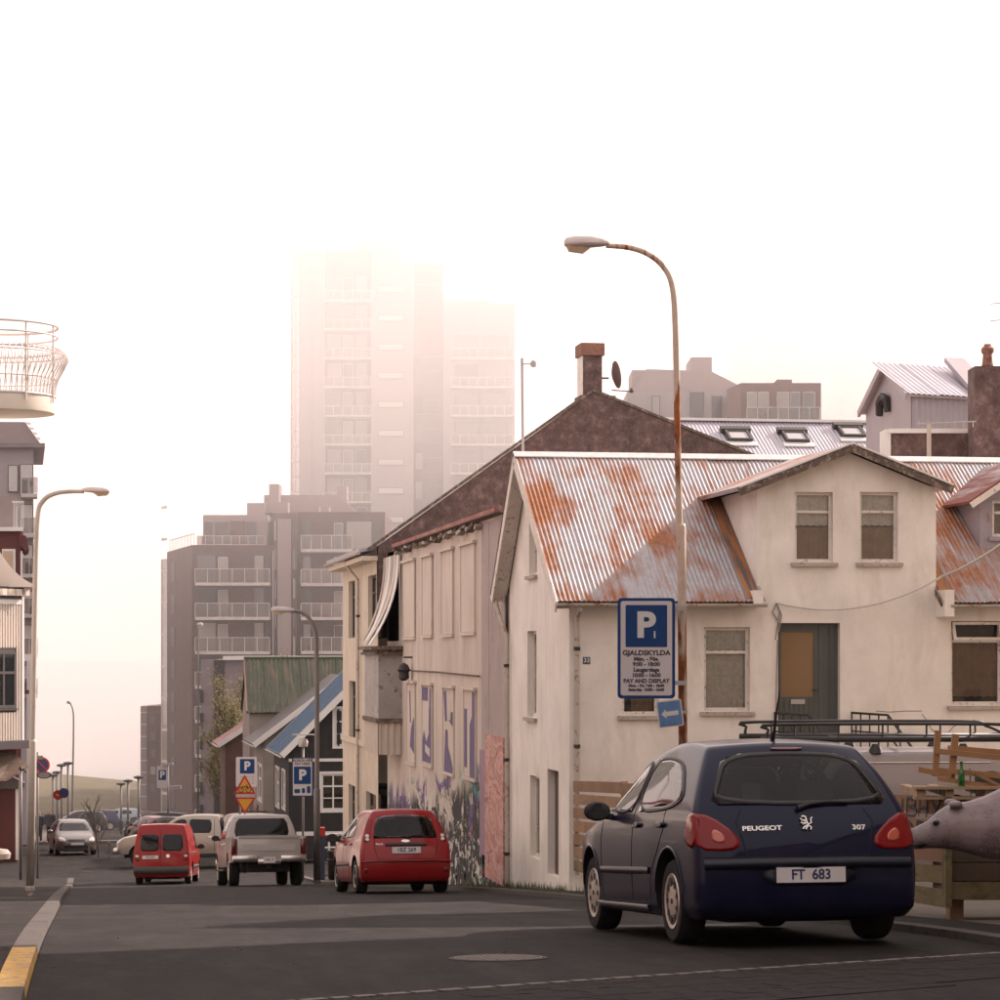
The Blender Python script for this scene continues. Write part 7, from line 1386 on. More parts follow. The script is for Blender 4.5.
# second parking sign, then the yellow warning triangles in front of it
Fq = camface(87); a, b, c, d = Fq.rect(236, 256.5, 757, 787); t = thing('parking_sign', 'blue and white parking sign behind the yellow warning triangles', 'sign', (W(247, 800, 87).x, W(247, 800, 87).y, zr(86) + .1)); post(t, 240, 757, 87.1, .035, zr(86) + .1)
plate_on(Fq, t, 'sign_board', SW, a, b, c, d, .05, 0, .03); e = Fq.rect(240, 254.5, 759, 773.5); plate_on(Fq, t, 'blue_square', SB, *e, .02, .03, .034); ftext(Fq, t, 'P', .40, WT, (e[0] + e[1]) / 2, (e[2] + e[3]) / 2, .038, .018)
for y in (777, 780, 783): ftext(Fq, t, 'Mán. - Fös. 9 - 18', .06, SK, (e[0] + e[1]) / 2, Fq.hit(246, y)[1], .033)
Fq = camface(83); t = thing('warning_sign', 'pair of yellow red bordered warning triangles on a post', 'sign', (W(245, 800, 83).x, W(245, 800, 83).y, zr(82) + .1)); post(t, 245, 776, 83.2, .03, zr(82) + .1)
def tri(pts, sc_): cx = sum(p[0] for p in pts) / 3; cz_ = sum(p[1] for p in pts) / 3; return [(cx + (p[0] - cx) * sc_, cz_ + (p[1] - cz_) * sc_) for p in pts]
for P3 in ([(233.5, 794), (256, 794), (244.8, 774.5)], [(235, 797.5), (256, 797.5), (245, 814)]):
    q = [Fq.hit(*p) for p in P3]; mb = MB(); mb.ext([Fq.P(u_, z, 0) for u_, z in q], Fq.n * .03); so_ = mb.build('triangle_board', SR, t); mb = MB(); mb.ext([Fq.P(u_, z, .03) for u_, z in tri(q, .72)], Fq.n * .006); mb.build('triangle_face', SY, so_)
mb = MB()
for (u_, z) in (Fq.hit(241, 789.5), Fq.hit(248.5, 789.5)): mb.tube([Fq.P(u_ + .085 * math.cos(a_), z + .085 * math.sin(a_), .042) for a_ in [k_ * .524 for k_ in range(12)]], .012, 4, closed=True)
mb.tube([Fq.P(*Fq.hit(*p), .045) for p in ((241, 789.5), (243, 786.5), (247, 786.5), (248.5, 789.5), (246.5, 784.5))], .014, 4); mb.build('bicycle_symbol', SK, t)
mb = MB(); e = Fq.rect(236, 254, 794.3, 797); mb.fbox(Fq, e[0], e[1], 0, .03, e[2], e[3]); mb.build('bracket_bar', MATS['galv'], t)
# distant parking sign
Fq = camface(136); t = thing('parking_sign', 'small distant parking sign in front of the brick apartment block', 'sign', (W(163, 800, 136).x, W(163, 800, 136).y, zr(134))); post(t, 168, 764, 136.2, .05, zr(134)); e = Fq.rect(157, 167.5, 766, 788); plate_on(Fq, t, 'sign_board', SW, *e, .06, 0, .03); e = Fq.rect(158.5, 166, 770, 780); plate_on(Fq, t, 'blue_square', SB, *e, .03, .03, .035); ftext(Fq, t, 'P', .5, WT, (e[0] + e[1]) / 2, (e[2] + e[3]) / 2, .04, .02)
mb = MB(); mb.bar(W(163, 765.5, 136), W(173, 763.5, 136), .25, .12); mb.build('lamp_arm', MATS['galv'], t); mb = MB(); mb.bar(W(169, 788, 136), W(181, 787, 136), .2, .2); mb.build('direction_board', MATS['galv'], t)
# no parking and other round signs on the left
def disc(F, t, name, m, px, py, r, th, t0=0, sx=1.0): u_, z = F.hit(px, py); mb = MB(); mb.ext([F.P(u_ + r * sx * math.cos(a_), z + r * math.sin(a_), t0) for a_ in [k_ * math.pi / 12 for k_ in range(24)]], F.n * th); return mb.build(name, m, t)
Fq = camface(76); zb_ = zr(75) + .062; t = thing('round_sign', 'round blue no stopping sign with red rim above oval plate', 'sign', (W(37, 800, 76).x, W(37, 800, 76).y, zb_)); post(t, 37.5, 752, 76.2, .035, zb_); disc(Fq, t, 'sign_board', SR, 42, 765, .235, .02); disc(Fq, t, 'sign_face', mk('sign_navy', (.02, .03, .11), .5, bump=0), 42, 765, .185, .005, .02)
u_, z = Fq.hit(42, 765); mb = MB(); mb.bar(Fq.P(u_ - .13, z + .13, .028), Fq.P(u_ + .13, z - .13, .028), .02, .035); mb.build('red_bar', SR, t); disc(Fq, t, 'oval_plate', BLK, 44, 775, .11, .02, 0, 2.0); disc(Fq, t, 'oval_face', flat('oval_grey', (.16, .15, .16), .5), 44, 775, .085, .005, .02, 2.0); e = Fq.rect(36, 43, 755.5, 759.5); plate_on(Fq, t, 'top_plate', MATS['canopy_brown'], *e, .02, 0, .03)
Fq = camface(128); t = thing('round_sign', 'round red sign paired with round blue sign near the walkers', 'sign', (W(60, 800, 128).x, W(60, 800, 128).y, zr(127))); post(t, 58, 790, 128.2, .04, zr(127)); disc(Fq, t, 'sign_board', SR, 58, 795, .25, .02); e = Fq.rect(56, 60, 794, 796); plate_on(Fq, t, 'yellow_bar', SY, *e, .02, .02, .03); disc(Fq, t, 'sign_board', MATS['sign_navy'], 64, 793, .25, .02, .02)
t = thing('black_post', 'slim black post on the left pavement beside the pale lamp', 'post', (W(20.5, 885, 70).x, W(20.5, 885, 70).y, zr(69) + .06)); post(t, 20.5, 770, 70, .045, zr(69) + .06); mb = MB(); mb.lathe([(.045, 0), (.07, .03), (.05, .09), (0, .11)], W(20.5, 770, 70), 10); mb.build('finial', BLK, t, smooth=True); mb = MB(); mb.tube([W(20.5, 771, 70), W(24, 769, 70), W(26, 773, 70)], .025, 6); mb.build('hook', BLK, t)
for px, y0, Z, two in ((53, 777, 178, 0), (57, 774, 183, 0), (61.5, 767, 175, 0), (68, 765, 172, 1), (121, 785.5, 185, 0), (128, 782.5, 180, 0), (138.5, 779, 172, 0)):
    p = W(px, y0, Z); t = thing('post_top_lamp', 'slim dark post top lamp before the grassy mound near the round signs' if px < 100 else 'slim dark post top lamp standing before the small hazy block', 'street lamp', (p.x, p.y, zr(p.y)), group='post top lamps near the round signs' if px < 100 else 'post top lamps near the small hazy block'); post(t, px, y0, Z, .08, zr(p.y)); mb = MB()
    mb.lathe([(.10, 0), (.32, .06), (.34, .16), (.1, .22)], p, 10); mb.build('lamp_cap', BLK, t); mb = MB(); mb.lathe([(.16, -.9), (.16, -.2), (.08, -.1)], Vector((p.x, p.y, zr(p.y) + 1.2)), 8); mb.build('pole_base', BLK, t)
# litter bin and parking meter
p = W(335.5, 872, 79); t = thing('litter_bin', 'black slatted litter bin beside the dark lamp post', 'bin', (p.x, p.y, zr(p.y) + .062)); g = Vector((p.x, p.y, zr(p.y) + .062)); mb = MB(); mb.lathe([(.19, 0), (.23, .05), (.25, .80), (.27, .82), (.27, .90), (.22, .92), (.20, .80)], g, 16); mb.build('drum', BLK, t, smooth=True); mb = MB(); mb.lathe([(.27, .02), (.29, .0), (.27, -.02)], g + UP * .62, 16); mb.build('band', BLK, t)
p = W(316, 850, 78.5); t = thing('parking_meter', 'blue ticket machine with red top behind the dark lamp post', 'ticket machine', (p.x + .45, p.y, zr(p.y) + .062)); g = Vector((p.x + .1, p.y, zr(p.y) + .062)); mb = MB(); mb.box(g.x - .16, g.x + .16, g.y - .15, g.y + .15, g.z, g.z + 1.35); mb.build('cabinet', mk('meter_blue', (.03, .04, .08), .5), t); mb = MB(); mb.box(g.x - .15, g.x + .17, g.y - .16, g.y + .15, g.z + 1.36, g.z + 1.62); mb.build('head', SR, t)
# pale railing by the black house corner
t = thing('barrier_rail', 'low white barrier rail beside the black house wall', 'railing', W(333, 850, 98)); mb = MB()
for x in (321, 329, 337): mb.tube([W(x, 834, 98), W(x, 870, 98)], .045, 6)
mb.tube([W(319, 835, 98), W(346, 833.5, 98)], .05, 6); mb.tube([W(319, 848, 98), W(346, 847, 98)], .04, 6); mb.build('rail', MATS['clean_white'], t)

# ================================================================== fence, crate, pallet, bench, bottle
PLK = [mk('plank_a', (.27, .155, .085), .85, var=.25, vscale=3, col2=(.17, .115, .08), s2=(8, 1.0, 8), c2scale=1.2, bump=.5, bscale=25), mk('plank_b', (.32, .19, .11), .85, var=.25, vscale=3, col2=(.2, .14, .1), s2=(8, 1., 8), c2scale=1.1, bump=.5, bscale=25), mk('plank_c', (.20, .155, .075), .9, var=.3, vscale=3, col2=(.10, .085, .04), s2=(6, 1., 6), c2scale=1.5, bump=.5, bscale=25)]
ft = thing('plank_fence', 'weathered horizontal plank fence along the yard edge', 'fence', (8.0, 32, zr(32))); FX = 7.82
ztop = lambda y: .35 - (y - 22.45) * .040
segs = [22.47 + i * 3.64 for i in range(6)]; FF = Face((FX, 0, 0), (0, -1, 0), (-1, 0, 0)); npk = 0
for y0, y1 in zip(segs, segs[1:]):
    y1 -= .02; row = 0; jit = 0
    while row < 9:
        za, zb_ = ztop(y0) - row * .215 + jit, ztop(y1) - row * .215 + jit
        if za - .19 < zr(y0) + .05: break
        mb = MB(); h = random.uniform(.158, .175); ja, jb = random.uniform(-.008, .008), random.uniform(-.008, .008); tx = random.uniform(0, .008)
        mb.hexa([(FX - .024 - tx, y0, za - h + ja), (FX, y0, za - h + ja), (FX, y1, zb_ - h + jb), (FX - .024 - tx, y1, zb_ - h + jb), (FX - .024 - tx, y0, za + ja), (FX, y0, za + ja), (FX, y1, zb_ + jb), (FX - .024 - tx, y1, zb_ + jb)])
        low = za - h < zr(y0) + .45; mb.build('plank', PLK[2] if low else PLK[row % 2], ft); row += 1
    mb = MB(); mb.box(FX + .004, FX + .09, y0 - .03, y0 + .06, zr(y0) - .2, ztop(y0) + .02); mb.build('fence_post', PLK[1], ft)
mb = MB(); mb.box(FX - .05, FX + .08, 22.34, 22.45, zr(22.4) - .1, ztop(22.4) + .0); mb.build('fence_post', PLK[0], ft)
INK = flat('spray_black', (.03, .025, .03), .7)
GLY = {'B': [[(0, 0), (.05, 1)], [(.05, 1), (.5, .95), (.55, .7), (.1, .52)], [(.1, .52), (.62, .45), (.6, .08), (0, 0)]], 'R': [[(0, 0), (.05, 1), (.5, .95), (.52, .62), (.06, .5), (.6, -.05)]], 'U': [[(.02, 1), (.0, .2), (.25, .0), (.5, .2), (.55, 1)]], 'H': [[(0, 0), (.05, 1)], [(.5, 0), (.55, 1.05)], [(.03, .5), (.52, .55)]], 'Y': [[(0, 1), (.25, .5), (.55, 1.02)], [(.28, .5), (.2, -.1)]], '0': [[(.3, 1), (.05, .7), (.1, .1), (.45, .05), (.55, .7), (.3, 1)]]}
def spray(word, yl, zoff, hgt, wid):
    y = yl
    for ch in word:
        mb = MB()
        for st_ in GLY[ch]:
            pts = arc([(FX - .034, y - p[0] * wid, ztop(y) + zoff + p[1] * hgt) for p in st_], 4); mb.tube(pts, .016, 5)
        o = mb.build('spray_lettering', INK, ft); o.data.transform(Matrix.Translation((FX - .036, 0, 0)) @ Matrix.Diagonal((.12, 1, 1, 1)) @ Matrix.Translation((-FX + .036, 0, 0))); y -= wid * .82
spray('BRUBHY', 24.75, -.19, .17, .45); spray('BR0B', 24.45, -.41, .17, .45)
def cplanks(par, x0, x1, y0, y1, Z, n, m, gap=.25, name='board'):
    for i in range(n): h = (y1 - y0) / n; mb = MB(); cbox(mb, x0, x1, y0 + i * h + gap, y0 + (i + 1) * h - gap, Z - .012 - .004 * (i % 2), Z + .012); mb.build(name, m[i % len(m)], par)
CZ = 23.2; crate = thing('wooden_crate', 'dark wooden board crate behind the bear statue', 'crate', W(975, 905, CZ)); DW = mk('dark_ply', (.10, .066, .042), .85, var=.25, vscale=3, bump=.3); mb = MB(); cbox(mb, 949, 1075, 802, 900, CZ + .03, CZ + .9); mb.build('box', DW, crate); cplanks(crate, 952, 1075, 806, 900, CZ, 5, [DW, PLK[2], DW], .5)
for x in (945.5, 1010, 1070): mb = MB(); cbox(mb, x, x + 6.5, 797, 908, CZ - .07, CZ + .03); mb.build('corner_post', PLK[2], crate)
pal = thing('wooden_pallet', 'pale wooden pallet lying on top of the crate', 'pallet', W(965, 800, CZ)); OR = mk('orange_wood', (.36, .19, .085), .7, var=.2, vscale=4, col2=(.24, .12, .055), s2=(1.2, 8, 8), c2scale=1.3, bump=.3); PW2 = mk('pallet_wood', (.40, .28, .17), .8, var=.25, vscale=4, bump=.4)
for i in range(5): mb = MB(); cbox(mb, 915, 1062, 786.6, 789.4, CZ - .05 + i * .22, CZ + .12 + i * .22); mb.build('top_board', PW2, pal)
for x in (917, 945, 985, 1035): mb = MB(); cbox(mb, x, x + 9, 789.6, 796.6, CZ + .0, CZ + 1.0); mb.build('bearer', PW2, pal)
mb = MB(); cbox(mb, 915, 1062, 796.7, 799.5, CZ - .02, CZ + .1); mb.build('bottom_board', PW2, pal)
bn = thing('upturned_bench', 'orange wooden bench frame lying upturned on the pallet', 'bench', W(975, 787, CZ)); BZ_ = CZ + .1
for (p, q, w_, h_) in (((938, 730.5), (935, 776), .055, .05), ((955.5, 734), (951, 781), .06, .05), ((935, 751), (1062, 764), .05, .06), ((935, 770), (1062, 781), .05, .055), ((918, 769.5), (951, 775.5), .05, .06), ((938, 779), (1040, 792), .04, .05), ((973, 772), (1000, 786), .03, .03)):
    mb = MB(); mb.bar(W(*p, BZ_ + .1 * (w_ - .05) * 30), W(*q, BZ_ + .1 * (w_ - .05) * 30), w_, h_, up=FWD); mb.build('bench_rail', OR, bn)
for (p, q) in (((948, 748), (1062, 757)),): mb = MB(); mb.bar(W(*p, BZ_ + .45), W(*q, BZ_ + .45), .05, .05); mb.build('bench_rail', OR, bn)
g = W(961.5, 787, CZ + .0); mb = MB(); mb.lathe([(.026, 0), (.031, .008), (.031, .12), (.028, .14), (.014, .175), (.0125, .215), (.0145, .218), (.0145, .23), (.012, .232), (.0, .232)], g, 16); m, t_, b_ = nodes('bottle_glass'); b_.inputs['Base Color'].default_value = (.02, .22, .03, 1); b_.inputs['Roughness'].default_value = .06; b_.inputs['Transmission Weight'].default_value = .5; b_.inputs['Coat Weight'].default_value = 1
tag(mb.build('bottle', m, None, smooth=True), 'green glass bottle standing on the pallet edge', 'bottle')
# grass tufts and litter at the wall foot
mb = MB(); rnd = random.Random(3)
for i in range(900):
    r_ = rnd.random()
    if r_ < .45: x, y = 7.72 - rnd.random() * .12, rnd.uniform(40.5, 52)
    elif r_ < .8: x, y = FX - .05 - rnd.random() * .18, rnd.uniform(23.6, 40)
    else: x, y = 7.15 + rnd.random() * .05, rnd.uniform(22, 60)
    z = zr(y) + .055; h = rnd.uniform(.03, .16); a_ = rnd.random() * 6.28; dx, dy = math.cos(a_) * .008, math.sin(a_) * .008; lx, ly = rnd.uniform(-.05, .05), rnd.uniform(-.05, .05)
    mb.add([(x - dx, y - dy, z), (x + dx, y + dy, z), (x + lx, y + ly, z + h)], [(0, 1, 2)])
tag(mb.build('weeds', mk('weed_green', (.10, .11, .035), .9, var=.3, vscale=5)), 'thin weeds growing along the foot of walls and fence', 'weeds', kind='stuff')

# ================================================================== van with roof rack in the yard
VP = paint('van_grey', (.27, .245, .25), .2); H = 1.98; hw = .95; yr, yf = -2.55, 2.55
S = dict(st=[(yf, .80, .82), (yf - .2, .98, .95), (yf - .6, 1.10, 1.), (yf - .95, 1.2, 1.), (yf - 1.6, H - .10, 1.), (yf - 2.1, H, 1.), (0, H, 1.), (-1.6, H, 1.), (yr, H - .04, .97)], lev=[.25, .33, .6, .9, 1.12, 1.5, H], sec=[(.25, .95), (.33, .98), (.6, 1.), (.9, 1.), (1.12, .98), (1.5, .94), (H, .86)], hw=hw, belt=1.1, topw=.94, axles=[yr + .9, yr + .9 + 2.9], wr=.34, arch=.4, paint=VP, front=[yf - .1, yf - .03, yf, yf - .03, yf - .06, yf - .08, yf - .1], rear=[yr + .05, yr, yr, yr + .01, yr + .02, yr + .06, yr + .12], rb=.03, rail_crease=.5, corner_crease=.6)
vx, vy = 11.35, 33.6; M = Matrix.Translation((vx, vy, zr(vy) + .055)) @ Matrix.Rotation(R(-93), 4, 'Z'); van = thing('camper_van', 'pale grey van with long black roof rack parked behind the fence', 'van', M=M); me = cut_arches(shell(S), S); pj = Proj(me); finish_body(van, me, S)
for md in 'LR':
    panel(pj, 'door_window', md, [(1.35, 1.22), (.42, 1.18), (.42, 1.70), (.75, 1.72), (1.0, 1.58)], DGL, van, .005, 1); strip(pj, 'roof_seam', md, [(yf - 1.9, 1.83), (-2.3, 1.83)], .02, CHR, van, .01)
    for ln in ([(.36, 1.75), (.36, .4)], [(-.95, 1.78), (-.95, .4)]): strip(pj, 'door_gap', md, ln, .014, G, van, .002)
panel(pj, 'windscreen', 'F', [(-.72, 1.25), (.72, 1.25), (.62, 1.78), (-.62, 1.78)], DGL, van, .006, 1); panel(pj, 'rear_window', 'B', [(-.7, 1.15), (.7, 1.15), (.62, 1.7), (-.62, 1.7)], DGL, van, .006, 1); add_wheels(van, S, 'cap')
for s in (-1, 1):
    x = s * .72
    for z, y0, y1, r_, nm in ((2.34, -2.35, 1.15, .022, 'rack_top_rail'), (2.14, -2.45, 1.30, .04, 'rack_side_rail')):
        mb = MB(); pts = [(x, y0 - .02, 2.13), (x, y0 + .0, z - .07), (x, y0 + .14, z), (x, y1 - .5, z), (x, y1 - .1, z - .06), (x, y1 + .22, 2.14)] if nm == 'rack_top_rail' else [(x, y0, z), (x, y1, z)]; mb.tube(arc(pts, 4) if nm == 'rack_top_rail' else pts, r_, 8); put(nm, mb.mesh('r', BLK, smooth='all'), van, M)
    for y in (-2.0, -1.4, -.8, -.2, .4, .9): mb = MB(); mb.tube([(x, y, 2.14), (x, y, 2.34)], .014, 6); put('rack_upright', mb.mesh('u', BLK), van, M)
    for y in (-2.1, -.9, .3): mb = MB(); mb.lathe([(.10, 0), (.08, .05), (.04, .12)], (x, y, H - .02), 10); put('rack_foot', mb.mesh('f', BLK), van, M)
for y in (-2.0, -1.2, -.4, .4): mb = MB(); mb.tube([(-.72, y, 2.14), (.72, y, 2.14)], .018, 6); put('rack_cross_bar', mb.mesh('c', BLK), van, M)

# ================================================================== painted bear statue
def bear():
    Z0 = 21.7; o = W(906, 839, Z0); gz = zr(o.y) + .06; drop = o.z - gz
    t = thing('bear_statue', 'painted polar bear statue lowering its head beside the blue car', 'statue', (o.x + 1.3, o.y, gz)); M = Matrix.Translation(o) @ Matrix(((RGT.x, FWD.x, 0, 0), (RGT.y, FWD.y, 0, 0), (0, 0, 1, 0), (0, 0, 0, 1)))
    sec = [(0.0, -.015, .045, .045), (.03, .0, .082, .065), (.10, .012, .10, .085), (.19, .04, .12, .098), (.26, .075, .155, .13), (.34, .10, .185, .16), (.43, .105, .205, .175), (.52, .10, .22, .18), (.66, .10, .265, .21), (.82, .13, .31, .25), (1.02, .17, .36, .31), (1.28, .14, .44, .37), (1.6, .09, .44, .40), (1.95, .08, .45, .42), (2.25, .06, .43, .40), (2.48, .0, .33, .30), (2.62, -.04, .16, .16), (2.66, -.06, .05, .05)]
    mb = MB(); N = 20; vs = []
    for x, z, rz, ry in sec:
        for k in range(N): a = 2 * math.pi * k / N; vs.append((x, ry * math.cos(a), z + rz * math.sin(a)))
    m_ = len(sec); mb.add(vs, [(i * N + k, i * N + (k + 1) % N, (i + 1) * N + (k + 1) % N, (i + 1) * N + k) for i in range(m_ - 1) for k in range(N)] + [list(range(N))[::-1], list(range((m_ - 1) * N, m_ * N))])
    for x, s, fx in ((1.12, -1, -.10), (1.30, 1, .05), (2.18, -1, .04), (2.30, 1, -.05)):
        y = s * .22; mb.tube([(x + .05, y * .8, .05), (x + .02, y, -.18), (x - .02 + fx * .3, y, -.42), (x + fx, y, -drop + .10), (x + fx, y, -drop + .03)], [.24, .20, .15, .135, .14], 12); mb.tube([(x + fx + .06, y, -drop + .07), (x + fx - .10, y, -drop + .065), (x + fx - .21, y, -drop + .05)], [.12, .125, .08], 10)
    for s in (-1, 1): mb.lathe([(0, .0), (.055, .01), (.062, .035), (.045, .06), (0, .07)], (.40, s * .12, .268), 10)
    for s in (-1, 1): mb.lathe([(0, -.02), (.03, -.01), (.032, .01), (.0, .025)], (.235, s * .105, .15), 8)
    me = mb.mesh('bear', None); me.materials.clear(); bm = bmesh.new(); bm.from_mesh(me); bmesh.ops.recalc_face_normals(bm, faces=bm.faces); bm.to_mesh(me); bm.free()
    me = baked(me, [('REMESH', dict(mode='VOXEL', voxel_size=.013)), ('SMOOTH', dict(factor=.5, iterations=6))]); me.polygons.foreach_set('use_smooth', [True] * len(me.polygons))
    m, nt_, b = nodes('bear_paint'); v = pos(nt_, (1, 1, 1), True); sp = nt_.nodes.new('ShaderNodeSeparateXYZ'); nt_.links.new(v, sp.inputs[0])
    wv = nt_.nodes.new('ShaderNodeTexWave'); wv.wave_type = 'BANDS'; wv.bands_direction = 'DIAGONAL'; wv.inputs['Scale'].default_value = 26; wv.inputs['Distortion'].default_value = 7; wv.inputs['Detail'].default_value = 3; nt_.links.new(v, wv.inputs[0])
    c = mix(nt_, ramp(nt_, wv.outputs[1], [(.25, 1.), (.55, 0.)]), (.27, .205, .21), (.15, .11, .115)); c = mix(nt_, ramp(nt_, noise(nt_, v, 2.6, 4), [(.48, 0.), (.62, .8)]), c, (.34, .26, .25))
    # dark muzzle and eye patch, painted collar on the body
    hx = nt_.nodes.new('ShaderNodeMapRange'); hx.inputs[1].default_value = .055; hx.inputs[2].default_value = .02; nt_.links.new(sp.outputs[0], hx.inputs[0]); c = mix(nt_, hx.outputs[0], c, (.05, .04, .045))
    def blob(c, ctr, rad, col):
        d_ = nt_.nodes.new('ShaderNodeVectorMath'); d_.operation = 'DISTANCE'; d_.inputs[1].default_value = ctr; nt_.links.new(v, d_.inputs[0]); r_ = nt_.nodes.new('ShaderNodeMapRange'); r_.inputs[1].default_value = rad; r_.inputs[2].default_value = rad * .7; nt_.links.new(d_.outputs['Value'], r_.inputs[0]); return mix(nt_, r_.outputs[0], c, col)
    c = blob(c, (.235, -.12, .15), .035, (.03, .025, .03)); c = blob(c, (.12, -.09, -.07), .06, (.06, .045, .05)); c = blob(c, (1.02, -.28, .0), .20, (.42, .03, .03)); c = blob(c, (.93, -.28, .08), .06, (.05, .30, .32)); c = blob(c, (.92, -.26, -.10), .05, (.05, .30, .32))
    nt_.links.new(c, b.inputs['Base Color']); b.inputs['Roughness'].default_value = .45; c_ = noise(nt_, v, 28, 6, .75); bumpn(nt_, b, c_, .5, .012)
    me.materials.append(m); put('body', me, t, M)
    mb = MB(); mb.tube([(.03, -.068, -.045), (.10, -.088, -.04), (.19, -.098, -.02)], .006, 5); put('mouth_line', mb.mesh('mouth', flat('mouth_dark', (.03, .02, .025), .6)), t, M)
bear()

# ================================================================== walkers
def person(label, px, Z, hgt, yaw, coat, trouser, dz=0.):
    p = W(px, 800, Z); g = Vector((p.x, p.y, zr(p.y) + dz)); t = thing('person', label, 'person', g); s = hgt / 1.75; M = Matrix.Translation(g) @ Matrix.Rotation(yaw, 4, 'Z') @ Matrix.Scale(s, 4)
    def part(name, chains, m, blobs=()):
        mb = MB()
        for pts, rs in chains: mb.tube(pts, rs, 10)
        for c, prof in blobs: mb.lathe(prof, c, 12)
        me = mb.mesh(name, None); me.materials.clear(); bm = bmesh.new(); bm.from_mesh(me); bmesh.ops.recalc_face_normals(bm, faces=bm.faces); bm.to_mesh(me); bm.free(); me = baked(me, [('REMESH', dict(mode='VOXEL', voxel_size=.022)), ('SMOOTH', dict(factor=.5, iterations=3))]); me.polygons.foreach_set('use_smooth', [True] * len(me.polygons)); me.materials.append(m); return put(name, me, t, M)
    skin = flat('skin', (.40, .24, .17), .6); legs = [([(x, .0, .95), (x * 1.05, .05 * k_, .52), (x * 1.05, -.06 * k_, .09)], [.105, .075, .055]) for x, k_ in ((-.09, 1), (.09, -1))]; feet = [([(x, -.06 * k_ - .03, .05), (x, -.06 * k_ + .17, .04)], [.055, .045]) for x, k_ in ((-.095, 1), (.095, -1))]
    arms = [([(s_ * .20, 0, 1.42), (s_ * .26, -.02 * k_, 1.16), (s_ * .25, .06, .92), (s_ * .245, .09, .84)], [.062, .05, .042, .036]) for s_, k_ in ((-1, 1), (1, -1))]
    body = part('body', legs + feet + arms + [([(0, 0, .92), (0, 0, 1.15), (0, 0, 1.40), (0, 0, 1.47), (0, .01, 1.53)], [.16, .15, .175, .11, .055]), ([(0, .01, 1.53), (0, .02, 1.60), (0, .02, 1.68), (0, .015, 1.745)], [.07, .085, .092, .05]), ([(0, .10, 1.625), (0, .118, 1.61)], [.02, .016])], skin)
    part('coat', [([(0, 0, .80), (0, 0, 1.1), (0, 0, 1.40), (0, 0, 1.49)], [.20, .175, .19, .09])] + [(a_[0][:3], [r_ + .015 for r_ in a_[1][:3]]) for a_ in arms], coat); part('trousers', [(l[0], [r_ + .014 for r_ in l[1]]) for l in legs], trouser); part('hair', [([(0, -.02, 1.62), (0, -.012, 1.70), (0, .0, 1.755)], [.088, .098, .06])], flat('hair', (.04, .025, .018), .8))
DKC = mk('dark_coat', (.022, .024, .030), .9); person('walker in a dark coat on the pavement beside the red shop', 39, 138, 1.74, R(180), DKC, DKC, .1); person('taller walker in dark jacket and trousers near the grey hatchback', 50, 137, 1.84, R(160), mk('dark_jacket', (.03, .032, .042), .9), DKC, .1); person('pedestrian with dark hair standing behind the pearl white pickup', 256.5, 116, 1.85, R(150), mk('brown_coat', (.08, .05, .04), .9), DKC, .13)

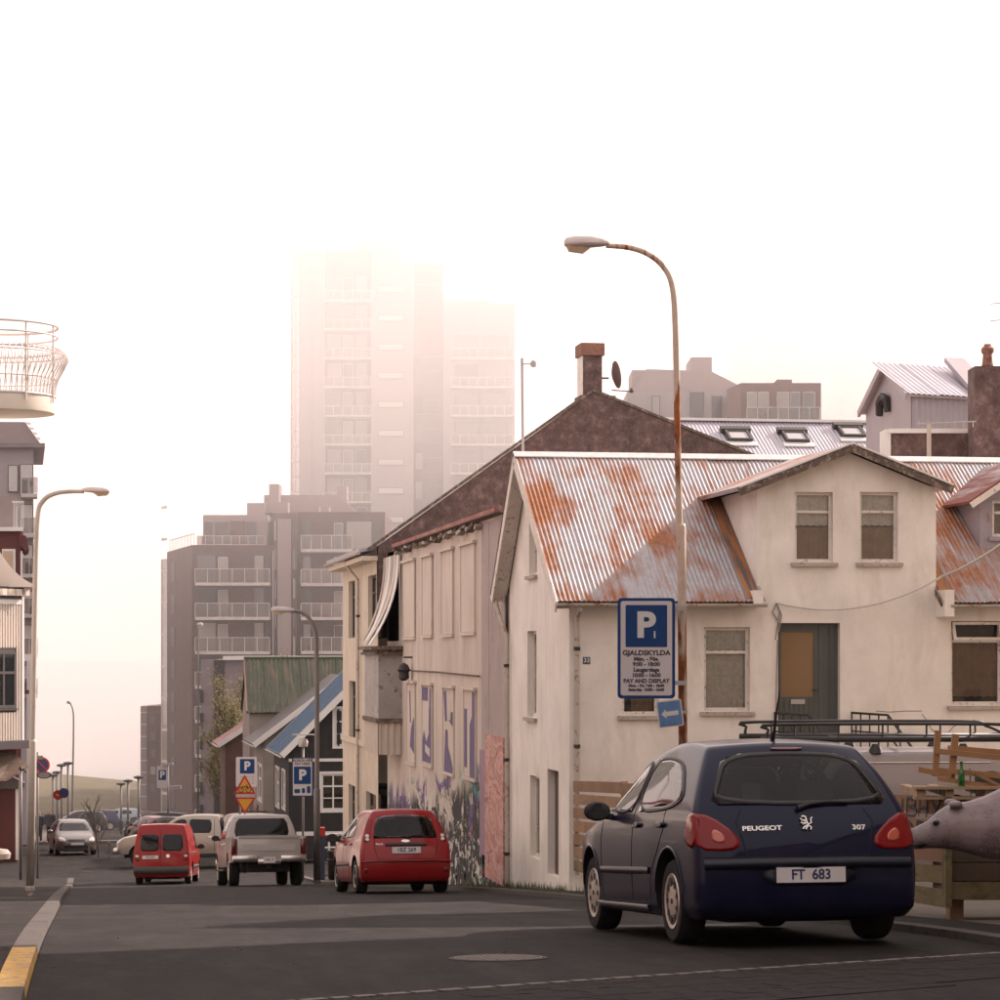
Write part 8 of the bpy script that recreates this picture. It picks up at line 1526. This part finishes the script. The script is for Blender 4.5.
# ================================================================== trees
def tree(name, label, px, py, Z, hgt, spread, levels, leafn, leafm, seed, r0=.12, up=.8, leafs=.05):
    rnd = random.Random(seed); p = W(px, py, Z); g = Vector((p.x, p.y, zr(p.y) + .02)); t = thing(name, label, 'tree', g); mb = MB(); tips = []
    def grow(a, d, L, r, lv):
        n = 4; pts = [a]; q = a.copy(); dd = d.copy()
        for i in range(n): dd = (dd + Vector((rnd.uniform(-1, 1), rnd.uniform(-1, 1), rnd.uniform(-.2, .5))) * .16).normalized(); q = q + dd * (L / n); pts.append(q.copy())
        mb.tube(pts, [r * (1 - .6 * i / n) for i in range(n + 1)], 5 if lv > 1 else 8, cap=False)
        if lv >= levels: tips.extend(pts[1:]); return
        k = rnd.randint(5, 7) if lv else 24
        for i in range(k):
            f = rnd.uniform(.3, 1.) if lv else .22 + .75 * i / k; j = min(n - 1, int(f * n)); b = pts[j].lerp(pts[j + 1], f * n - j); az = rnd.random() * 6.28; nd = (dd * up + Vector((math.cos(az), math.sin(az), rnd.uniform(.1, .5))) * spread).normalized(); grow(b, nd, L * rnd.uniform(.26, .42), r * .42, lv + 1)
        tips.append(pts[-1])
    grow(g - UP * .1, Vector((0, 0, 1)), hgt * .72, r0, 0); mb.build('trunk', mk('bark', (.085, .065, .055), .9, var=.2), t, smooth='all')
    mb = MB()
    for i in range(leafn):
        c = rnd.choice(tips) + Vector((rnd.gauss(0, .25), rnd.gauss(0, .25), rnd.gauss(0, .25))); a = Vector((rnd.uniform(-1, 1), rnd.uniform(-1, 1), rnd.uniform(-1, 1))).normalized(); b = a.orthogonal().normalized(); s = leafs * rnd.uniform(.6, 1.5); mb.add([c - a * s, c + b * s * .6, c + a * s, c - b * s * .6], [(0, 1, 2, 3)])
    mb.build('crown', leafm, t)
tree('bare_tree', 'slender half bare tree with yellow green buds before the brown house', 222, 835, 142, 9.2, .36, 3, 9000, mk('bud_leaf', (.20, .17, .06), .8, var=.35, vscale=6), 5, .14, .95, .055)
tree('bare_tree', 'bushy budding tree just left of the green corrugated roof', 238, 835, 148, 11.6, .32, 3, 8000, mk('bud_leaf', (.20, .17, .06)), 9, .13, 1.0, .055)
tree('sapling', 'bare sapling inside a low wooden guard on the crossing', 99, 852, 104, 2.9, .5, 2, 60, mk('bud_leaf', (.20, .17, .06)), 4, .035, .9, .03)
p = W(99, 852, 104); g = Vector((p.x, p.y, zr(p.y))); t = thing('tree_guard', 'low square wooden guard round the bare sapling', 'tree guard', g); mb = MB()
for i, (dx, dy) in enumerate(((-.4, -.4), (.4, -.4), (.4, .4), (-.4, .4))): mb = MB(); mb.box(g.x + dx - .035, g.x + dx + .035, g.y + dy - .035, g.y + dy + .035, g.z, g.z + .62); mb.build('guard_post', MATS['rotten_wood'], t)
for (a, b) in (((-.4, -.4), (.4, -.4)), ((.4, -.4), (.4, .4)), ((.4, .4), (-.4, .4)), ((-.4, .4), (-.4, -.4))): mb = MB(); mb.bar((g.x + a[0], g.y + a[1], g.z + .56), (g.x + b[0], g.y + b[1], g.z + .56), .04, .08); mb.build('guard_rail', MATS['rotten_wood'], t)
# pale kerb line across the lower street and two sea gulls
mb = MB(); zz_ = [(x, 141.5) for x in range(-40, 8, 6)]
for i, (x, y) in enumerate(zz_): mb = MB(); mb.box(x, x + 5.97, 141.2, 141.9, zr(141) - .15, zr(141.5) + .16); mb.build('kerb_stone', MATS['white_stone'], road)
